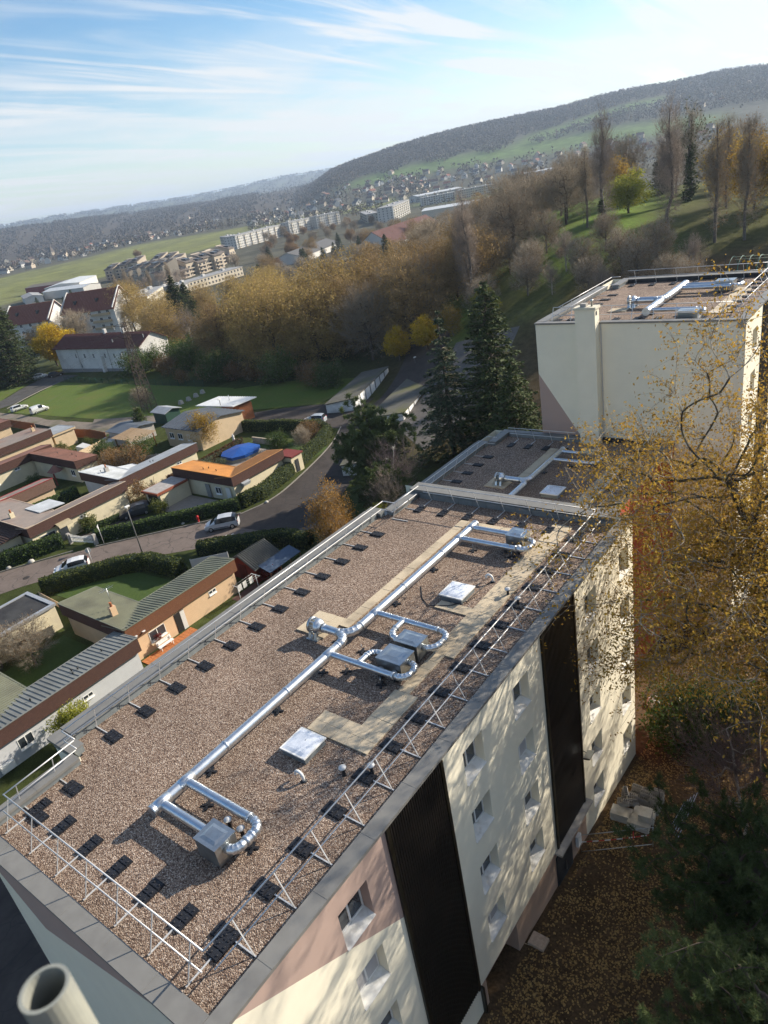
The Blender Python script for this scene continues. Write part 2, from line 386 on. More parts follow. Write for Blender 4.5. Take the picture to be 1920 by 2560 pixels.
ribbon('road', [(-103, 14), (-95.5, 23.5), (-91.5, 29.8), (-87.6, 35.7), (-84.6, 39.2), (-80, 44.2), (-75.4, 49.2), (-71.2, 54.0), (-66, 60.5)], [(-92, 10), (-87.5, 20.5), (-86, 26.5), (-82.5, 32.5), (-77.5, 38), (-73, 41.5), (-67.5, 46.2), (-61, 51.6), (-54, 57)], ROAD, .02)
ribbon('road', [(-75.0, 49.6), (-71.0, 54.6), (-70.0, 58.5), (-71.6, 65.5), (-75.6, 78), (-80, 85.5), (-84, 90)], [(-61, 51.6), (-58.5, 56), (-60.5, 61), (-64, 70), (-68, 79), (-72, 88), (-74, 96)], PARK, .03)
ribbon('parking_court', [(-107, 83.2), (-96, 83.5), (-87.5, 85.5), (-80, 84.5)], [(-106, 88.8), (-100, 94), (-93, 98), (-84, 100)], PARK, .045, across=6)
ribbon('garage_court', [(-84, 90), (-80, 94), (-86, 112), (-92, 124)], [(-74, 90), (-70, 96), (-75, 112), (-82, 126)], PARK, .055, across=6)
ribbon('garage_court', [(-69, 86), (-71, 100), (-76, 118)], [(-58, 78), (-56, 92), (-62, 118)], mat('court_gravel', (.11, .10, .09), .95, 0, .2, 2, bump=.3), .03, across=5)
ribbon('dirt_track', [(-215, 72), (-190, 74), (-165, 72.5), (-150, 71), (-132, 70.2)], [(-212, 80), (-190, 79.5), (-172, 78.2), (-152, 77.4), (-132, 79)], DIRT, .05, across=4, rough_edge=.25)
ribbon('dirt_track', [(-143, 76.5), (-134, 74), (-126, 73)], [(-148, 80), (-135, 83), (-126, 84)], DIRT, .07, across=4, rough_edge=.4)
ribbon('driveway', [(-216, 80), (-207, 86), (-214, 94), (-221, 103), (-225, 112)], [(-204, 79), (-196, 82.5), (-203, 94), (-207.5, 105), (-208, 112)], asphalt('drive_asphalt', (.06, .056, .052), (.085, .08, .075)), .06, across=4)
ribbon('lawn', [(-207.5, 104.8), (-202, 96), (-195, 84), (-190, 80)], [(-128, 104), (-126, 98), (-126, 90), (-136, 80)], LAWN, .035, across=30)
ribbon('lawn', [(-128, 103), (-112, 112), (-96, 112)], [(-127, 82), (-108, 90), (-96, 97)], LAWN, .035, across=14)
ribbon('lawn', [(-232, 104), (-226, 92), (-216, 80)], [(-222, 103), (-213.5, 92), (-208, 86.5)], LAWN, .04, across=4)
for nm, a, b, m_ in (('garden_lawn', [(-78.5, 30), (-72.8, 37.5)], [(-68, 30.4), (-60.2, 38.3)], DLAWN), ('garden_lawn', [(-68.5, 17.2), (-68.5, 25.6)], [(-57.8, 17.2), (-57.8, 25.6)], DLAWN),
                     ('garden_lawn', [(-92.5, 60.5), (-92.5, 77)], [(-75, 66), (-75, 77)], DLAWN), ('garden_lawn', [(-131.5, 60.5), (-131.5, 68)], [(-121, 58), (-121, 66)], DLAWN),
                     ('garden_lawn', [(-54.6, 41), (-54.6, 48)], [(-49, 41), (-49, 48)], DLAWN), ('paved_yard', [(-85.0, 50.6), (-85.0, 55.8)], [(-76.4, 50.0), (-76.4, 55.8)], PAVE),
                     ('paved_path', [(-56, 38), (-56, 41.5)], [(-50, 38), (-50, 41.5)], mat('brown_paving', (.10, .055, .045), .85)), ('driveway', [(-90.5, 40), (-88.5, 47)], [(-85.6, 40.8), (-83.5, 49.5)], PARK),
                     ('front_forecourt', [(-50, -20), (-50, 14)], [(-24.2, -20), (-24.2, 14)], PARK)):
    ribbon(nm, a, b, m_, .024 if 'yard' not in nm else .03, across=4)
KERB = mat('kerb_stone', (.20, .185, .165), .85, 0, .15, 4)
def kerb(pts, zl=.12, w=.16):
    p = smooth_line(pts); b = MB()
    for a, c in zip(p[:-1], p[1:]):
        z = gz(*a); b.beam((*a, z + zl / 2), (*c, gz(*c) + zl / 2), w, zl)
    tag(b.build('kerb', KERB), kind='structure')
kerb([(-71.4, 53.6), (-70.15, 58.5), (-71.75, 65.5), (-75.75, 78), (-80.1, 85.4)])
kerb([(-91.7, 29.8), (-87.8, 35.8), (-86.6, 37.6)]); kerb([(-84.5, 39.6), (-80.2, 44.3), (-75.6, 49.3), (-71.6, 53.9)]); kerb([(-195, 82.4), (-203, 94), (-207.3, 105)])
mk_ = MB()
for k in range(5): mk_.box(-70.2 + k * .55, -69.9 + k * .55, 46.6 + k * .55, 46.9 + k * .55, .026, .028)
tag(mk_.build('road_marking', mat('road_paint', (.6, .6, .58), .7, 0, .25, 9)), kind='structure')
for (x_, y_) in ((-86.1, 30.8), (-84.2, 34.6)):
    b = MB().lathe((x_, y_, .024), [(.42, 0), (.42, .012), (.36, .016)], 18); tag(b.build('manhole_cover', mat('cast_iron', (.05, .045, .04), .7, .3)), 'round iron manhole cover set in the street' if y_ < 32 else 'round iron manhole cover beside the driveway mouth', 'manhole cover')
# ------------------------------------------------------------------ materials of the blocks
def paint_mat(name, zones, base, rough=0.85):
    """Render painted in flat fields: each zone = (colour, [half-spaces (nx,ny,nz,d): n.p > d]) in world metres."""
    m = mat(name, base, rough, 0, .04, .7, bump=.12, bscale=90, spec=.2)
    n, l = m.node_tree.nodes, m.node_tree.links; b = n['Principled BSDF']; src = b.inputs['Base Color'].links[0].from_socket
    g = n.new('ShaderNodeNewGeometry')
    for colr, hs in zones:
        f = None
        for (a_, b_, c_, d_) in hs:
            dt = n.new('ShaderNodeVectorMath'); dt.operation = 'DOT_PRODUCT'; dt.inputs[1].default_value = (a_, b_, c_); l.new(g.outputs['Position'], dt.inputs[0])
            gt = n.new('ShaderNodeMath'); gt.operation = 'GREATER_THAN'; gt.inputs[1].default_value = d_; l.new(dt.outputs['Value'], gt.inputs[0])
            if f is None: f = gt.outputs[0]
            else:
                ml = n.new('ShaderNodeMath'); ml.operation = 'MULTIPLY'; l.new(f, ml.inputs[0]); l.new(gt.outputs[0], ml.inputs[1]); f = ml.outputs[0]
        t = n.new('ShaderNodeTexNoise'); t.inputs['Scale'].default_value = .8; t.inputs['Detail'].default_value = 5; l.new(g.outputs['Position'], t.inputs[0])
        r = n.new('ShaderNodeMapRange'); r.inputs[3].default_value = .93; r.inputs[4].default_value = 1.07; l.new(t.outputs[0], r.inputs[0])
        sv = n.new('ShaderNodeVectorMath'); sv.operation = 'SCALE'; sv.inputs[0].default_value = colr; l.new(r.outputs[0], sv.inputs['Scale'])
        x = n.new('ShaderNodeMix'); x.data_type = 'RGBA'; l.new(f, x.inputs[0]); l.new(src, x.inputs[6]); l.new(sv.outputs[0], x.inputs[7]); src = x.outputs[2]
    l.new(src, b.inputs['Base Color']); return m
CREAM = (.82, .765, .605); PINK = (.43, .315, .265); TAN = (.46, .32, .235); ORANGE = (.44, .085, .035)
W_MAIN = paint_mat('painted_render_main', [
    (PINK, [(0, -1, 0, -9.9), (0, .64, 1, 23.55), (1, 0, 0, -11.5)]),
    (TAN, [(0, 1, 0, 12.95), (0, -1, 0, -23.0), (0, 0, -1, -9.25), (1, 0, 0, -12.5)]),
    (PINK, [(0, -1, 0, -4.0), (-.31, 0, 1, 24.31), (.68, 0, 1, 4.8), (-1, 0, 0, 10.75)])], CREAM)
W_SECOND = paint_mat('painted_render_second', [(ORANGE, [(1, 0, 0, -14.0)])], CREAM)
W_TOWER = paint_mat('painted_render_tower', [(PINK, [(-1, 0, -.654, 7.83), (0, -1, 0, -46.2)])], CREAM)
CLAD = mat('dark_ribbed_cladding', (.026, .022, .019), .38, .3, .2, 6, spec=.5)
COPE = mat('grey_coping_metal', (.20, .195, .18), .55, .08, .08, 1.5, dirt=(.155, .15, .14), dscale=1.4)
FLASH = mat('grey_flashing', (.22, .245, .25), .5, .35, .15, 2.0)
BITUM = mat('dark_bitumen', (.035, .037, .04), .7, 0, .3, 2)
GALV = mat('galvanised_steel', (.62, .65, .68), .34, .95, .12, 5, stretch=(1, 1, 1))
ALU = mat('aluminium_tube', (.60, .60, .59), .42, .35, .05, 4)
RUBBER = mat('black_rubber', (.012, .013, .017), .55, 0, .3, 8, spec=.45)
STEEL = mat('fan_box_steel', (.46, .48, .48), .3, .9, .14, 3.0)
PAVER = mat('beige_paver', (.47, .385, .265), .95, 0, .16, 18, col2=(.58, .49, .355), bump=.35, bscale=90, dirt=(.27, .22, .16), dscale=.9)
WHITE = mat('white_plastic', (.74, .74, .71), .45, 0, .05, 3)
SILLM = mat('white_metal_sill', (.72, .71, .67), .5, 0, .07, 4, dirt=(.45, .42, .36), dscale=3.0)
GLASS = mat('window_glass', (.035, .042, .05), .06, 0, .25, 1.2, spec=.8)
DOME = mat('skylight_dome', (.66, .70, .76), .22, 0, .06, 2.5, spec=.6)
SHUT = mat('grey_shutter', (.45, .44, .44), .6, 0, .05, 4)
CONC = mat('concrete', (.36, .34, .31), .9, 0, .18, 3, bump=.3)
def gravel_mat():
    m = bpy.data.materials.new('roof_gravel'); m.use_nodes = True; n, l = m.node_tree.nodes, m.node_tree.links; b = n['Principled BSDF']
    b.inputs['Roughness'].default_value = .85; b.inputs['Specular IOR Level'].default_value = .2
    g = n.new('ShaderNodeNewGeometry'); v = n.new('ShaderNodeTexVoronoi'); v.inputs['Scale'].default_value = 30; v.inputs['Randomness'].default_value = 1; l.new(g.outputs['Position'], v.inputs[0])
    sp = n.new('ShaderNodeSeparateColor'); l.new(v.outputs['Color'], sp.inputs[0])
    cr = n.new('ShaderNodeValToRGB'); e = cr.color_ramp.elements
    e[0].position = 0; e[0].color = (.085, .055, .042, 1); e[1].position = 1; e[1].color = (.66, .55, .46, 1)
    for p, c in ((.22, (.175, .115, .085)), (.45, (.29, .203, .150)), (.72, (.385, .285, .215)), (.9, (.52, .415, .32))):
        q = e.new(p); q.color = (*c, 1)
    l.new(sp.outputs[0], cr.inputs[0])
    t = n.new('ShaderNodeTexNoise'); t.inputs['Scale'].default_value = .33; t.inputs['Detail'].default_value = 7; l.new(g.outputs['Position'], t.inputs[0])
    r = n.new('ShaderNodeMapRange'); r.inputs[1].default_value = .3; r.inputs[2].default_value = .7; r.inputs[3].default_value = .80; r.inputs[4].default_value = 1.16; l.new(t.outputs[0], r.inputs[0])
    # gaps between the pebbles
    gp = n.new('ShaderNodeMapRange'); gp.inputs[1].default_value = .25; gp.inputs[2].default_value = .62; gp.inputs[3].default_value = 1.0; gp.inputs[4].default_value = .62; l.new(v.outputs['Distance'], gp.inputs[0])
    mm = n.new('ShaderNodeMath'); mm.operation = 'MULTIPLY'; l.new(r.outputs[0], mm.inputs[0]); l.new(gp.outputs[0], mm.inputs[1])
    s = n.new('ShaderNodeVectorMath'); s.operation = 'SCALE'; l.new(cr.outputs[0], s.inputs[0]); l.new(mm.outputs[0], s.inputs['Scale']); l.new(s.outputs[0], b.inputs['Base Color'])
    iv = n.new('ShaderNodeMath'); iv.operation = 'SUBTRACT'; iv.inputs[0].default_value = 1; l.new(v.outputs['Distance'], iv.inputs[1])
    bp = n.new('ShaderNodeBump'); bp.inputs['Strength'].default_value = .8; bp.inputs['Distance'].default_value = .03; l.new(iv.outputs[0], bp.inputs['Height']); l.new(bp.outputs[0], b.inputs['Normal'])
    return m
GRAVEL = gravel_mat()

# ------------------------------------------------------------------ walls with openings, windows
def wall(b, axis, c, a0, a1, z0, z1, holes=(), depth=.42, out=1):
    """wall plane at axis=c facing out (+1/-1), spanning a0..a1 along the other axis; holes = (a0,a1,z0,z1) get reveals"""
    P = (lambda a, z, d=0: (c - out * d, a, z)) if axis == 'x' else (lambda a, z, d=0: (a, c - out * d, z))
    fl = (out > 0) == (axis == 'x')
    def q(*p): b.poly(p if fl else p[::-1])
    A = sorted({a0, a1, *[h[0] for h in holes], *[h[1] for h in holes]}); Z = sorted({z0, z1, *[h[2] for h in holes], *[h[3] for h in holes]})
    for i in range(len(A) - 1):
        for j in range(len(Z) - 1):
            ca, cz = (A[i] + A[i + 1]) / 2, (Z[j] + Z[j + 1]) / 2
            if any(h[0] < ca < h[1] and h[2] < cz < h[3] for h in holes): continue
            q(P(A[i], Z[j]), P(A[i + 1], Z[j]), P(A[i + 1], Z[j + 1]), P(A[i], Z[j + 1]))
    for h in holes:
        d = h[4] if len(h) > 4 else depth; u, v, s, t = h[:4]
        q(P(u, s), P(u, t), P(u, t, d), P(u, s, d)); q(P(v, t), P(v, s), P(v, s, d), P(v, t, d)); q(P(u, t), P(v, t), P(v, t, d), P(u, t, d)); q(P(v, s), P(u, s), P(u, s, d), P(v, s, d))
        q(P(u, s, d), P(v, s, d), P(v, t, d), P(u, t, d))
def window_meshes(w, h, key, depth=.42):
    """local frame: x = outwards, y = along the wall, z = up; origin at the opening's lower corner on the wall face"""
    f = MB(); d0, d1 = -depth + .01, -depth + .075; zb = .13
    for y0, y1, z0, z1 in ((.02, .075, zb, h - .02), (w - .075, w - .02, zb, h - .02), (.02, w - .02, zb, zb + .06), (.02, w - .02, h - .08, h - .02), (w * .48, w * .48 + .07, zb, h - .02)):
        f.box(d0, d1, y0, y1, z0, z1)
    g1 = MB().box(d0 + .01, d1 - .03, .076, w * .48 - .001, zb + .061, h - .081); g2 = MB().box(d0 + .01, d1 - .03, w * .48 + .071, w - .076, zb + .061, h - .081)
    s = MB(); s.hexa([(-depth + .01, .004, .004), (.055, .004, -.02), (.055, w - .004, -.02), (-depth + .01, w - .004, .004), (-depth + .01, .004, .125), (.055, .004, .006), (.055, w - .004, .006), (-depth + .01, w - .004, .125)])
    r = MB()
    for k in range(int((h - .2) / .055)): r.box(d0 + .02, d1 - .005, .03, w - .03, zb + .02 + k * .055, zb + .07 + k * .055)
    return dict(frame=f.mesh('window_' + key, WHITE), p1=g1.mesh('pane_' + key, GLASS), p2=g2.mesh('pane_' + key, GLASS), sill=s.mesh('sill_' + key, SILLM), shut=r.mesh('shutter_' + key, SHUT))
WIN = window_meshes(1.24, 1.42, 'std')
def window(parent, loc, rot=0, M=None, shut=False, sill=True):
    M = M or WIN; o = inst(M['frame'], 'window', loc, parent, rot)
    for nm, k in ((('pane', 'p1'), ('pane', 'p2')) if not shut else (('shutter', 'shut'),)) + ((('sill', 'sill'),) if sill else ()):
        c = bpy.data.objects.new(nm, M[k]); COL.objects.link(c); c.parent = o
    return o
def ribbed(parent, y0, y1, z0, z1, x, name='cladding_panel'):
    b = MB(); b.box(x - .02, x + .03, y0, y1, z0, z1); n = int((y1 - y0 - .3) / .105)
    for k in range(n):
        y = y0 + .16 + (k + .25) * (y1 - y0 - .32) / n; b.box(x + .03, x + .062, y, y + .05, z0 + .01, z1 - .01)
    b.build(name, CLAD, parent)
    for a in (y0, y1 - .14): MB().box(x - .01, x + .085, a, a + .14, z0 - .004, z1 - .004).build('panel_trim', mat('dark_bronze_trim', (.028, .024, .016), .35, .4, .15, 4), parent)
CP = {}
def coping(parent, p, q, nrm, width, ztop, lift=0.0, zg=None, cm=None, piece=2.0):
    """parapet under a metal coping made of sheets butted end to end; p-q is the outer edge, nrm points outwards"""
    p, q, nn = Vector((*p, 0)), Vector((*q, 0)), Vector((*nrm, 0)); d = (q - p); L = d.length; d.normalize()
    a = -nn * (width - .14); p0_, q0_ = p, q; p, q = p - nn * .09, q - nn * .09
    b = MB(); b.hexa([p + Vector((0, 0, ztop - .5)), q + Vector((0, 0, ztop - .5)), q + a + Vector((0, 0, ztop - .5)), p + a + Vector((0, 0, ztop - .5)), p + Vector((0, 0, ztop - .03)), q + Vector((0, 0, ztop - .03)), q + a + Vector((0, 0, ztop - .03)), p + a + Vector((0, 0, ztop - .03))])
    b.build('parapet', FLASH, parent)
    p, q = p0_, q0_; n = max(1, round(L / piece)); l_ = L / n
    key = (round(l_, 3), round(width, 2))
    if key not in CP:
        c = MB(); c.box(0, l_ - .006, -.04, width, -.03, .02); c.box(0, l_ - .006, -.045, -.04, -.09, .02); c.box(l_ - .05, l_ - .001, -.047, width + .002, .0201, .026); c.box(0, l_ - .006, width, width + .006, -.10, .02)
        CP[key] = c.mesh('coping_sheet', cm or COPE)
    ang = math.atan2(d.y, d.x)
    # local +y must point inwards
    if Vector((-d.y, d.x, 0)).dot(nn) > 0: ang += math.pi; p = q
    dd = Vector((math.cos(ang), math.sin(ang), 0))
    for k in range(n): inst(CP[key], 'coping_sheet', p + dd * l_ * k + Vector((0, 0, ztop + lift)), parent, ang)

# ------------------------------------------------------------------ near block
ZG = 20.85; ZC = 21.13
main = thing('apartment_block', (-17, 16, 4), 'cream and pink block with near gravel roof and two dark ribbed facade strips', 'apartment block')
rows = [20.17 - 2.74 * k for k in range(5)]
cols = {'A': 7.55, 'B': 14.0, 'C': 17.47, 'D': 24.06, 'E': 28.08}
holes = []; wins = []
for c_, y in cols.items():
    for k, zt in enumerate(rows):
        if k == 4 and c_ in 'ABC': continue
        dz = {'D': -.12, 'E': -.2}.get(c_, 0); holes.append((y, y + 1.24, zt + dz - 1.42, zt + dz)); wins.append((c_, k, y, zt + dz - 1.42))
XF = -10.65
b = MB()
wall(b, 'x', XF, 3.4, 29.9, 3.0, ZC - .1, holes + [(13.3, 15.86, 7.45, 9.2, 1.6)])
wall(b, 'y', 3.4, -22.0, XF, 2.0, ZC - .1, out=-1)
wall(b, 'x', -22.0, 3.4, 7.1, 2.0, ZC - .1, out=-1); wall(b, 'y', 7.1, -23.9, -22.0, 2.0, ZC - .1, out=-1); wall(b, 'x', -23.9, 7.1, 26.6, 2, ZC - .1, out=-1)
wall(b, 'y', 29.9, -23.9, XF, 2.0, ZC - .1)
b.build('wall', W_MAIN, main)
for c_, k, y, z in wins: window(main, (XF, y, z), 0, shut=(c_ + str(k)) in ('A1', 'C1', 'B3', 'E2'))
ribbed(main, 9.86, 12.84, 9.35, ZC - .12, XF); ribbed(main, 19.84, 22.92, 9.32, ZC - .12, XF)
MB().box(XF - .01, XF + .14, 12.86, 12.97, 6.5, 9.3).build('downpipe', mat('dark_bronze_trim', (.03, .03, .03)), main)
dr = MB().box(XF + .002, XF + .06, 19.62, 21.2, 6.6, 8.9).build('door', mat('dark_door', (.03, .035, .04), .4), main)
MB().beam((XF + .1, 20.42, 7.4), (XF + .1, 20.42, 8.0), .04).build('handle', STEEL, dr)
MB().box(XF + .003, XF + .35, 19.6, 23.1, 9.18, 9.3).build('door_canopy', CONC, main)
MB().box(XF + .05, XF + .2, 21.6, 21.95, 7.55, 8.2).build('meter_box', WHITE, main)
MB().box(XF + .01, XF + 1.7, 12.7, 16.3, 6.9, 7.42).build('step', mat('tan_tile', (.48, .39, .27), .8, 0, .1, 8), main)
MB().tube([(XF + .05, 22.9, 12.5), (XF + .4, 22.75, 12.62)], .02, 6).build('lamp_arm', STEEL, main)
MB().hexa([(XF + .3, 22.4, 12.5), (XF + .62, 22.4, 12.6), (XF + .62, 22.95, 12.6), (XF + .3, 22.95, 12.5), (XF + .3, 22.4, 12.62), (XF + .62, 22.4, 12.68), (XF + .62, 22.95, 12.68), (XF + .3, 22.95, 12.62)]).build('floodlight', STEEL, main)
roof_poly = [(-22.2, 3.8), (-11.02, 3.8), (-11.02, 29.3), (-22.9, 29.3), (-22.9, 26.4), (-23.4, 26.4), (-23.4, 7.3), (-22.2, 7.3)]
tag(MB().prism(roof_poly, ZG - .4, ZG).build('gravel_bed', GRAVEL, main), kind='stuff')
coping(main, (-10.62, 3.3), (-10.62, 29.86), (1, 0), .47, ZC, 0)
coping(main, (-22.3, 3.28), (-11.10, 3.28), (0, -1), .50, ZC, .003)
coping(main, (-22.3, 3.80), (-22.3, 7.0), (-1, 0), .5, ZC, 0); coping(main, (-23.95, 7.0), (-22.32, 7.0), (0, -1), .5, ZC, .003)
coping(main, (-23.95, 7.54), (-23.95, 26.1), (-1, 0), .82, ZC, 0); coping(main, (-23.95, 26.62), (-22.95, 26.62), (0, 1), .5, ZC, .003)
coping(main, (-22.95, 26.65), (-22.95, 29.0), (-1, 0), .6, ZC, 0)
coping(main, (-22.95, 29.92), (-11.2, 29.92), (0, 1), .88, ZC + .17, .003)
fl = MB()
for k in range(13): fl.box(-22.3 + k * .86, -22.3 + k * .86 + .83, 28.98, 29.03, ZG, ZG + .3)
fl.build('parapet_lining', FLASH, main)
MB().box(-23.2, -23.1, 7.6, 26.0, ZG, ZG + .26).build('parapet_lining', FLASH, main)
for k in range(13):
    MB().tube([(-23.12 + .02, 8.0 + k * 1.45, ZG + .05), (-23.05, 8.02 + k * 1.45, ZG + .16), (-23.09, 8.05 + k * 1.45, ZG + .27)], .012, 4).build('lining_clip', BITUM, main)

# ------------------------------------------------------------------ middle block, one storey lower
Z2 = 18.12
mid = thing('apartment_block', (-20, 38, 3), 'orange sided middle block with shaded lower gravel roof below the tall block', 'apartment block')
b = MB(); X2 = -13.4
h2 = [(y, y + 1.24, z, z + 1.42) for y in (32.2, 36.0, 41.5) for z in (15.9, 13.16, 10.42, 7.68)]
wall(b, 'x', X2, 29.92, 45.64, 2.5, Z2 + .2, h2); b.build('wall', W_SECOND, mid); b = MB(); wall(b, 'x', -26.8, 29.92, 45.64, 1, Z2 + .2, out=-1); wall(b, 'y', 29.925, -26.8, -23.9, 1, Z2 + .2, out=-1)
wall(b, 'y', 45.64, -26.8, -22.8, 1, Z2 + .2)
b.build('wall', W_SECOND, mid)
for h in h2: window(mid, (X2, h[0], h[2]), 0, shut=h[0] == 36.0 and h[2] > 15)
tag(MB().prism([(-26.3, 30.0), (-14.0, 30.0), (-14.0, 45.4), (-26.3, 45.4)], Z2 - .4, Z2).build('gravel_bed', GRAVEL, mid), kind='stuff')
coping(mid, (-13.37, 29.95), (-13.37, 45.6), (1, 0), .6, Z2 + .28); coping(mid, (-26.85, 29.95), (-26.85, 42.6), (-1, 0), .75, Z2 + .28)
coping(mid, (-26.85, 43.1), (-26.0, 43.1), (0, 1), .5, Z2 + .28, .003); coping(mid, (-26.0, 43.12), (-26.0, 45.2), (-1, 0), .6, Z2 + .28); coping(mid, (-26.0, 45.66), (-19.7, 45.66), (0, 1), .45, Z2 + .28, .003)
MB().box(-26.2, -26.1, 30.2, 42.4, Z2, Z2 + .27).build('parapet_lining', FLASH, mid)
MB().box(-25.3, -19.7, 45.08, 45.16, Z2, Z2 + .27).build('parapet_lining', FLASH, mid)
MB().box(-18.2, -14.0, 45.5, 45.62, Z2, Z2 + .32).build('wall_upstand', BITUM, mid)

# ------------------------------------------------------------------ tall block behind
ZT = 26.2
tow = thing('apartment_block', (-16, 52, 3), 'tall cream block with blank gable wall chimney shaft and pink corner', 'apartment block')
b = MB(); XT = -9.4
h3 = [(y, y + 1.24, 23.95 - 2.74 * k, 25.37 - 2.74 * k) for y in (47.55,) for k in range(7)]
wall(b, 'y', 45.66, -22.8, XT, 2, ZT + .25, out=-1); wall(b, 'x', XT, 45.66, 60.4, 2, ZT + .25, h3); wall(b, 'x', -22.8, 45.66, 60.4, 0, ZT + .25, out=-1); wall(b, 'y', 60.4, -22.8, XT, 2, ZT + .25)
b.build('wall', W_TOWER, tow)
for h in h3: window(tow, (XT, h[0], h[2]), 0)
ribbed(tow, 50.1, 53.2, 8.0, ZT + .22, XT)
tag(MB().prism([(-22.2, 46.2), (-10, 46.2), (-10, 59.8), (-22.2, 59.8)], ZT - .3, ZT).build('gravel_bed', GRAVEL, tow), kind='stuff')
for a_ in (((-22.85, 45.62), (-19.62, 45.62), (0, -1), .45, 0), ((-18.22, 45.62), (-9.96, 45.62), (0, -1), .45, 0), ((-9.37, 45.62), (-9.37, 60.4), (1, 0), .55, .003), ((-22.85, 46.1), (-22.85, 57.5), (-1, 0), .7, .003), ((-21.9, 60.45), (-9.4, 60.45), (0, 1), .6, 0), ((-21.9, 57.6), (-21.9, 59.8), (-1, 0), .6, .003)):
    coping(tow, *a_[:4], ZT + .28, a_[4])
MB().box(-21.3, -9.97, 59.7, 59.82, ZT, ZT + .3).build('parapet_lining', BITUM, tow)
ch = MB().box(-19.6, -18.23, 44.95, 45.655, Z2 - .1, ZT + 1.25).build('chimney_shaft', paint_mat('painted_render_shaft', [], CREAM), tow)
MB().box(-19.68, -18.15, 44.88, 45.75, ZT + 1.25, ZT + 1.40).build('chimney_cap', mat('cap_render', (.62, .58, .46), .9), ch)
MB().box(-18.24, -18.21, 45.1, 45.3, ZT + .85, ZT + 1.1).build('chimney_vent', BITUM, ch)
MB().lathe((-18.55, 45.3, ZT + 1.4), [(.06, 0), (.06, .3), (.09, .3), (.09, .42)], 10).build('flue_pipe', STEEL, ch); MB().box(-19.25, -18.85, 45.05, 45.4, ZT + 1.4, ZT + 1.62).build('chimney_pot', CONC, ch)
MB().box(-18.17, -18.10, 45.63, 45.70, Z2, ZT + .2).build('downpipe', SHUT, tow)
# ivory entrance volume beyond the foot of the tall block
# ------------------------------------------------------------------ guard rails
def weight_mesh():
    b = MB()
    for k in range(3):
        b.box(-.36 + k * .245, -.36 + k * .245 + .23, -.215, .215, 0, .055); b.box(-.34 + k * .245, -.15 + k * .245, -.19, .19, .055, .072)
        for s in (-.11, .11): b.lathe((-.245 + k * .245, s, .072), [(.04, 0), (.03, .022)], 7)
    return b.mesh('counterweight', RUBBER)
WGT = weight_mesh()
PST = MB().hexa([(-.01, -.018, 0), (.01, -.018, 0), (.01, .018, 0), (-.01, .018, 0), (.44, -.015, 1.08), (.46, -.015, 1.08), (.46, .015, 1.08), (.44, .015, 1.08)]).mesh('post', ALU)
ARM = MB().box(-.06, 1.0, -.02, .02, .012, .04).mesh('foot_arm', ALU)
def guardrail(label, p, q, inward, z, n, first=0.0, ends=((0, 0), (0, 0)), skip=(), wt=True, wd=1.1, jog=None, group=None):
    """p-q: line of post feet; posts lean inwards; each foot has an arm under a row of rubber counterweights"""
    p, q, nn = Vector((*p, z)), Vector((*q, z)), Vector((*inward, 0)); d = q - p; L = d.length; d.normalize()
    t = thing('guard_rail', p + d * L / 2, label, 'guard rail', group); ang = math.atan2(nn.y, nn.x)
    for k in range(n):
        if k in skip: continue
        c = p + d * (first + (L - 2 * first) * k / max(1, n - 1)); inst(PST, 'post', c, t, ang); inst(ARM, 'foot_arm', c, t, ang)
        if wt: inst(WGT, 'counterweight', c + nn * wd, t, ang + random.uniform(-.03, .03))
    for nm, f, zz, r in (('top_rail', .452, 1.085, .024), ('mid_rail', .245, .56, .02)):
        a_ = p + nn * f + d * ends[0][0] + Vector((0, 0, zz)); b_ = q + nn * f + d * ends[1][0] + Vector((0, 0, zz))
        MB().tube([a_, b_], r, 8).build(nm, ALU, t)
        if jog:
            for (s_, jx) in jog:
                e = a_ if s_ == 0 else b_; MB().tube([e, e + nn * jx], r, 8).build(nm, ALU, t)
    return t
guardrail('aluminium guard rail over the front edge of the near gravel roof', (-21.35, 4.03), (-12.3, 4.03), (0, 1), ZG, 7, 0, ((-.3, 0), (.46, 0)))
guardrail('aluminium guard rail along the dark facade side of the near gravel roof', (-11.37, 5.4), (-11.37, 27.3), (-1, 0), ZG, 16, 0, ((-.92, 0), (1.15, 0)))
guardrail('aluminium guard rail along the garden side of the near gravel roof', (-23.06, 8.4), (-23.06, 24.55), (1, 0), ZG, 12, 0, ((-1.3, 0), (1.6, 0)), jog=((0, .85), (1, .8)))
guardrail('short guard rail at the front garden corner of the near roof', (-22.1, 4.9), (-22.15, 6.2), (1, 0), ZG, 2, 0, ((-.4, 0), (.85, 0)))
guardrail('short guard rail at the rear garden corner of the near roof', (-22.25, 26.3), (-22.25, 27.6), (1, 0), ZG, 2, 0, ((-.3, 0), (.75, 0)), wt=False)
guardrail('aluminium guard rail before the parapet between near and middle roof', (-21.45, 28.95), (-12.4, 28.95), (0, -1), ZG, 7, 0, ((-.35, 0), (.55, 0)), wd=1.2)
guardrail('aluminium guard rail along the garden side of the shaded middle roof', (-25.98, 30.8), (-25.98, 41.0), (1, 0), Z2, 8, 0, ((-.8, 0), (1.2, 0)), jog=((1, .8),))
guardrail('aluminium guard rail at the foot of the tall gable wall', (-24.3, 44.6), (-20.2, 44.6), (0, -1), Z2, 4, 0, ((-.5, 0), (.6, 0)), wd=1.15)
guardrail('aluminium guard rail along the orange side of the middle roof', (-14.1, 31.0), (-14.1, 44.2), (-1, 0), Z2, 10, 0, ((-.8, 0), (.4, 0)))
guardrail('guard rail along the gable edge of the tall roof', (-21.9, 46.3), (-10.9, 46.3), (0, 1), ZT, 9, 0, ((0, 0), (.5, 0)), skip=(2,))
